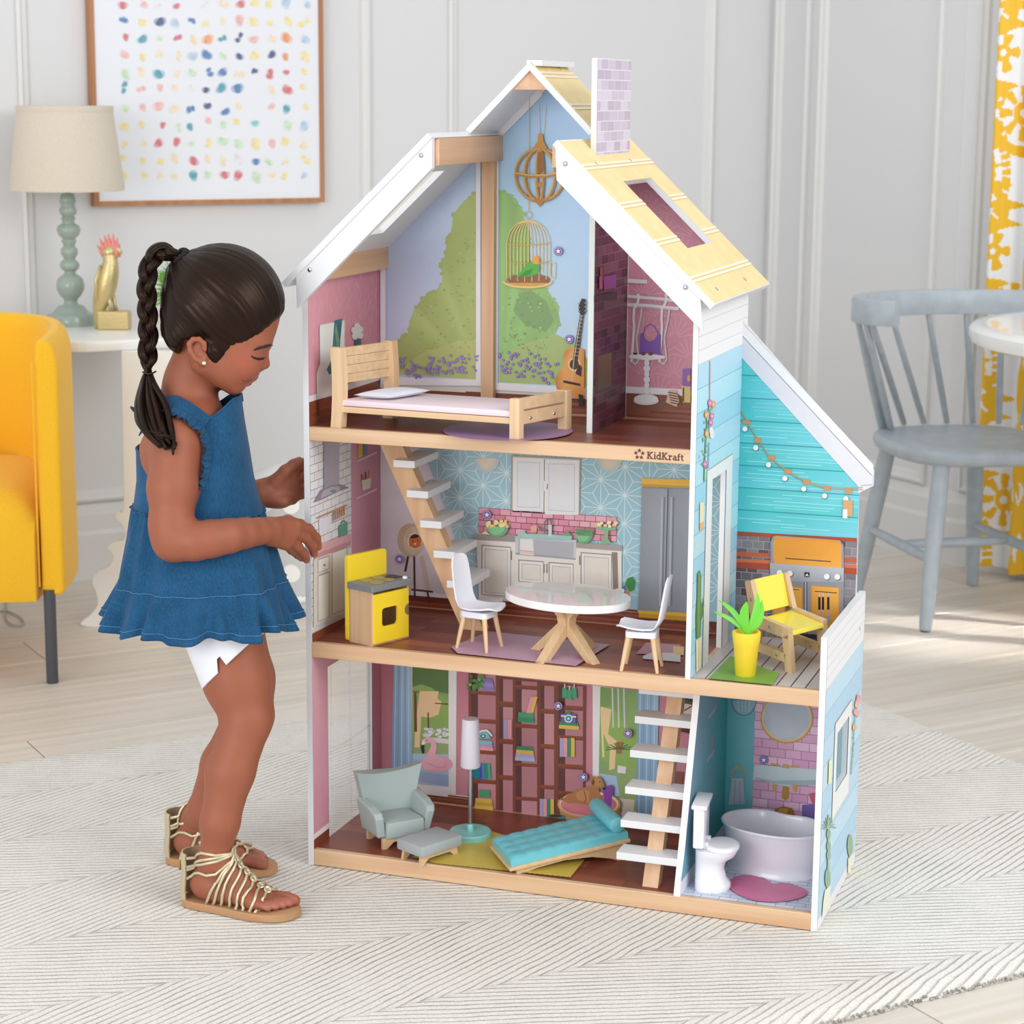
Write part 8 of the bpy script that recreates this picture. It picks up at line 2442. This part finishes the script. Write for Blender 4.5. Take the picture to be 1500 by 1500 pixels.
# ---- sandals
tan = mat('sole_tan', 'B58A62', 0.7, bump=((300, 300, 300), .15, .0005)); gs = mat('gold_leather', 'D2C6A6', 0.35, 0.55, bump=((350, 350, 350), .2, .0006))
def sandal(H, T_, left):
    s = -1 if left else 1
    out = [(-.012, .0), (-.008, .018), (.010, .0265), (.040, .0275), (.070, .0285), (.100, .0355), (.130, .0385), (.155, .0345), (.172, .020), (.176, .004), (.170, -.014), (.155, -.028), (.130, -.0355), (.100, -.0355), (.070, -.031), (.040, -.0285), (.010, -.0265), (-.008, -.018)]
    def F3(a, b, z): return Vector(fpt(H, T_, a, b * s, z))
    oc = catmull([(a, b, 0) for a, b in out], 3, True)
    m = MB(); rings = [[F3(p.x * e, p.y * e, z) for p in oc] for z, e in ((.0008, .98), (.0022, 1.0), (.0110, 1.0), (.0125, .985))]
    m.loft(rings, cap=True); so = recalc(m.build('sandal_sole', tan, GIRL, True, angle=40))
    # heel counter
    rings = []
    for z, w in ((.012, 1.0), (.03, 1.02), (.055, .92), (.078, .95), (.083, .9)):
        r = []
        for k in range(13):
            a = PI * (.62 + .76 * k / 12); r.append(F3(.016 + .0285 * math.cos(a) * w - .004, .0265 * math.sin(a) * w, z))
        for k in range(12, -1, -1):
            a = PI * (.62 + .76 * k / 12); r.append(F3(.016 + .0262 * math.cos(a) * w - .004, .0240 * math.sin(a) * w, z))
        rings.append(r)
    m = MB(); m.loft(rings, cap=True); hc_ = recalc(m.build('heel_counter', gs, GIRL, True, angle=60))
    tb([F3(-.0155, -.004 , .078), F3(-.0165, -.006, .066), F3(-.0160, -.007, .052)], .0016, 'zip_pull', mat('brass', 'B8A468', .3, .9), 6, parent=hc_)
    # chain of links along the instep
    ch = []
    for i in range(8):
        a = .052 + .0105 * i; z = .085 - .0082 * i
        ch.append(push(fpt(H, T_, a, (.001 + .0004 * i) * s, z + .01), .0022, 8))
    for i, c in enumerate(ch):
        n_ = grad(c[None], near(c[None]))[0]; q = Vector((0, 0, 1)).rotation_difference(Vector(n_)).to_matrix().to_4x4()
        m = MB(); m.lathe([(.0025, -.001), (.0058, -.001), (.0062, .0008), (.0045, .0018), (.0025, .0006)], 14, Matrix.Translation(Vector(c)) @ q); recalc(m.build('link', gs, GIRL, True, angle=60))
    def strap(c, e, bulge=.0022):
        ts = np.arange(9)[:, None] / 8
        pts = push_many(np.array(c) * (1 - ts) + np.array(e) * ts, bulge, 6); pts[8] = e
        tb(pts, .0024, 'sandal_strap', gs, 7)
    for side in (-1, 1):
        for i, a_ in enumerate((.038, .050, .063, .077, .090, .102, .113, .122)):
            e = np.array(F3(a_, side * (.0265 if a_ < .08 else .0320), .013)); strap(ch[min(i, 7)] if i else ch[0], e)
        for zz, ci in ((.078, 0), (.064, 0), (.060, 1), (.046, 2)):
            e = np.array(F3(.004, side * .0225, zz)); strap(ch[ci], e)
sandal(FR_H, FR_T, False); sandal(FL_H, FL_T, True)
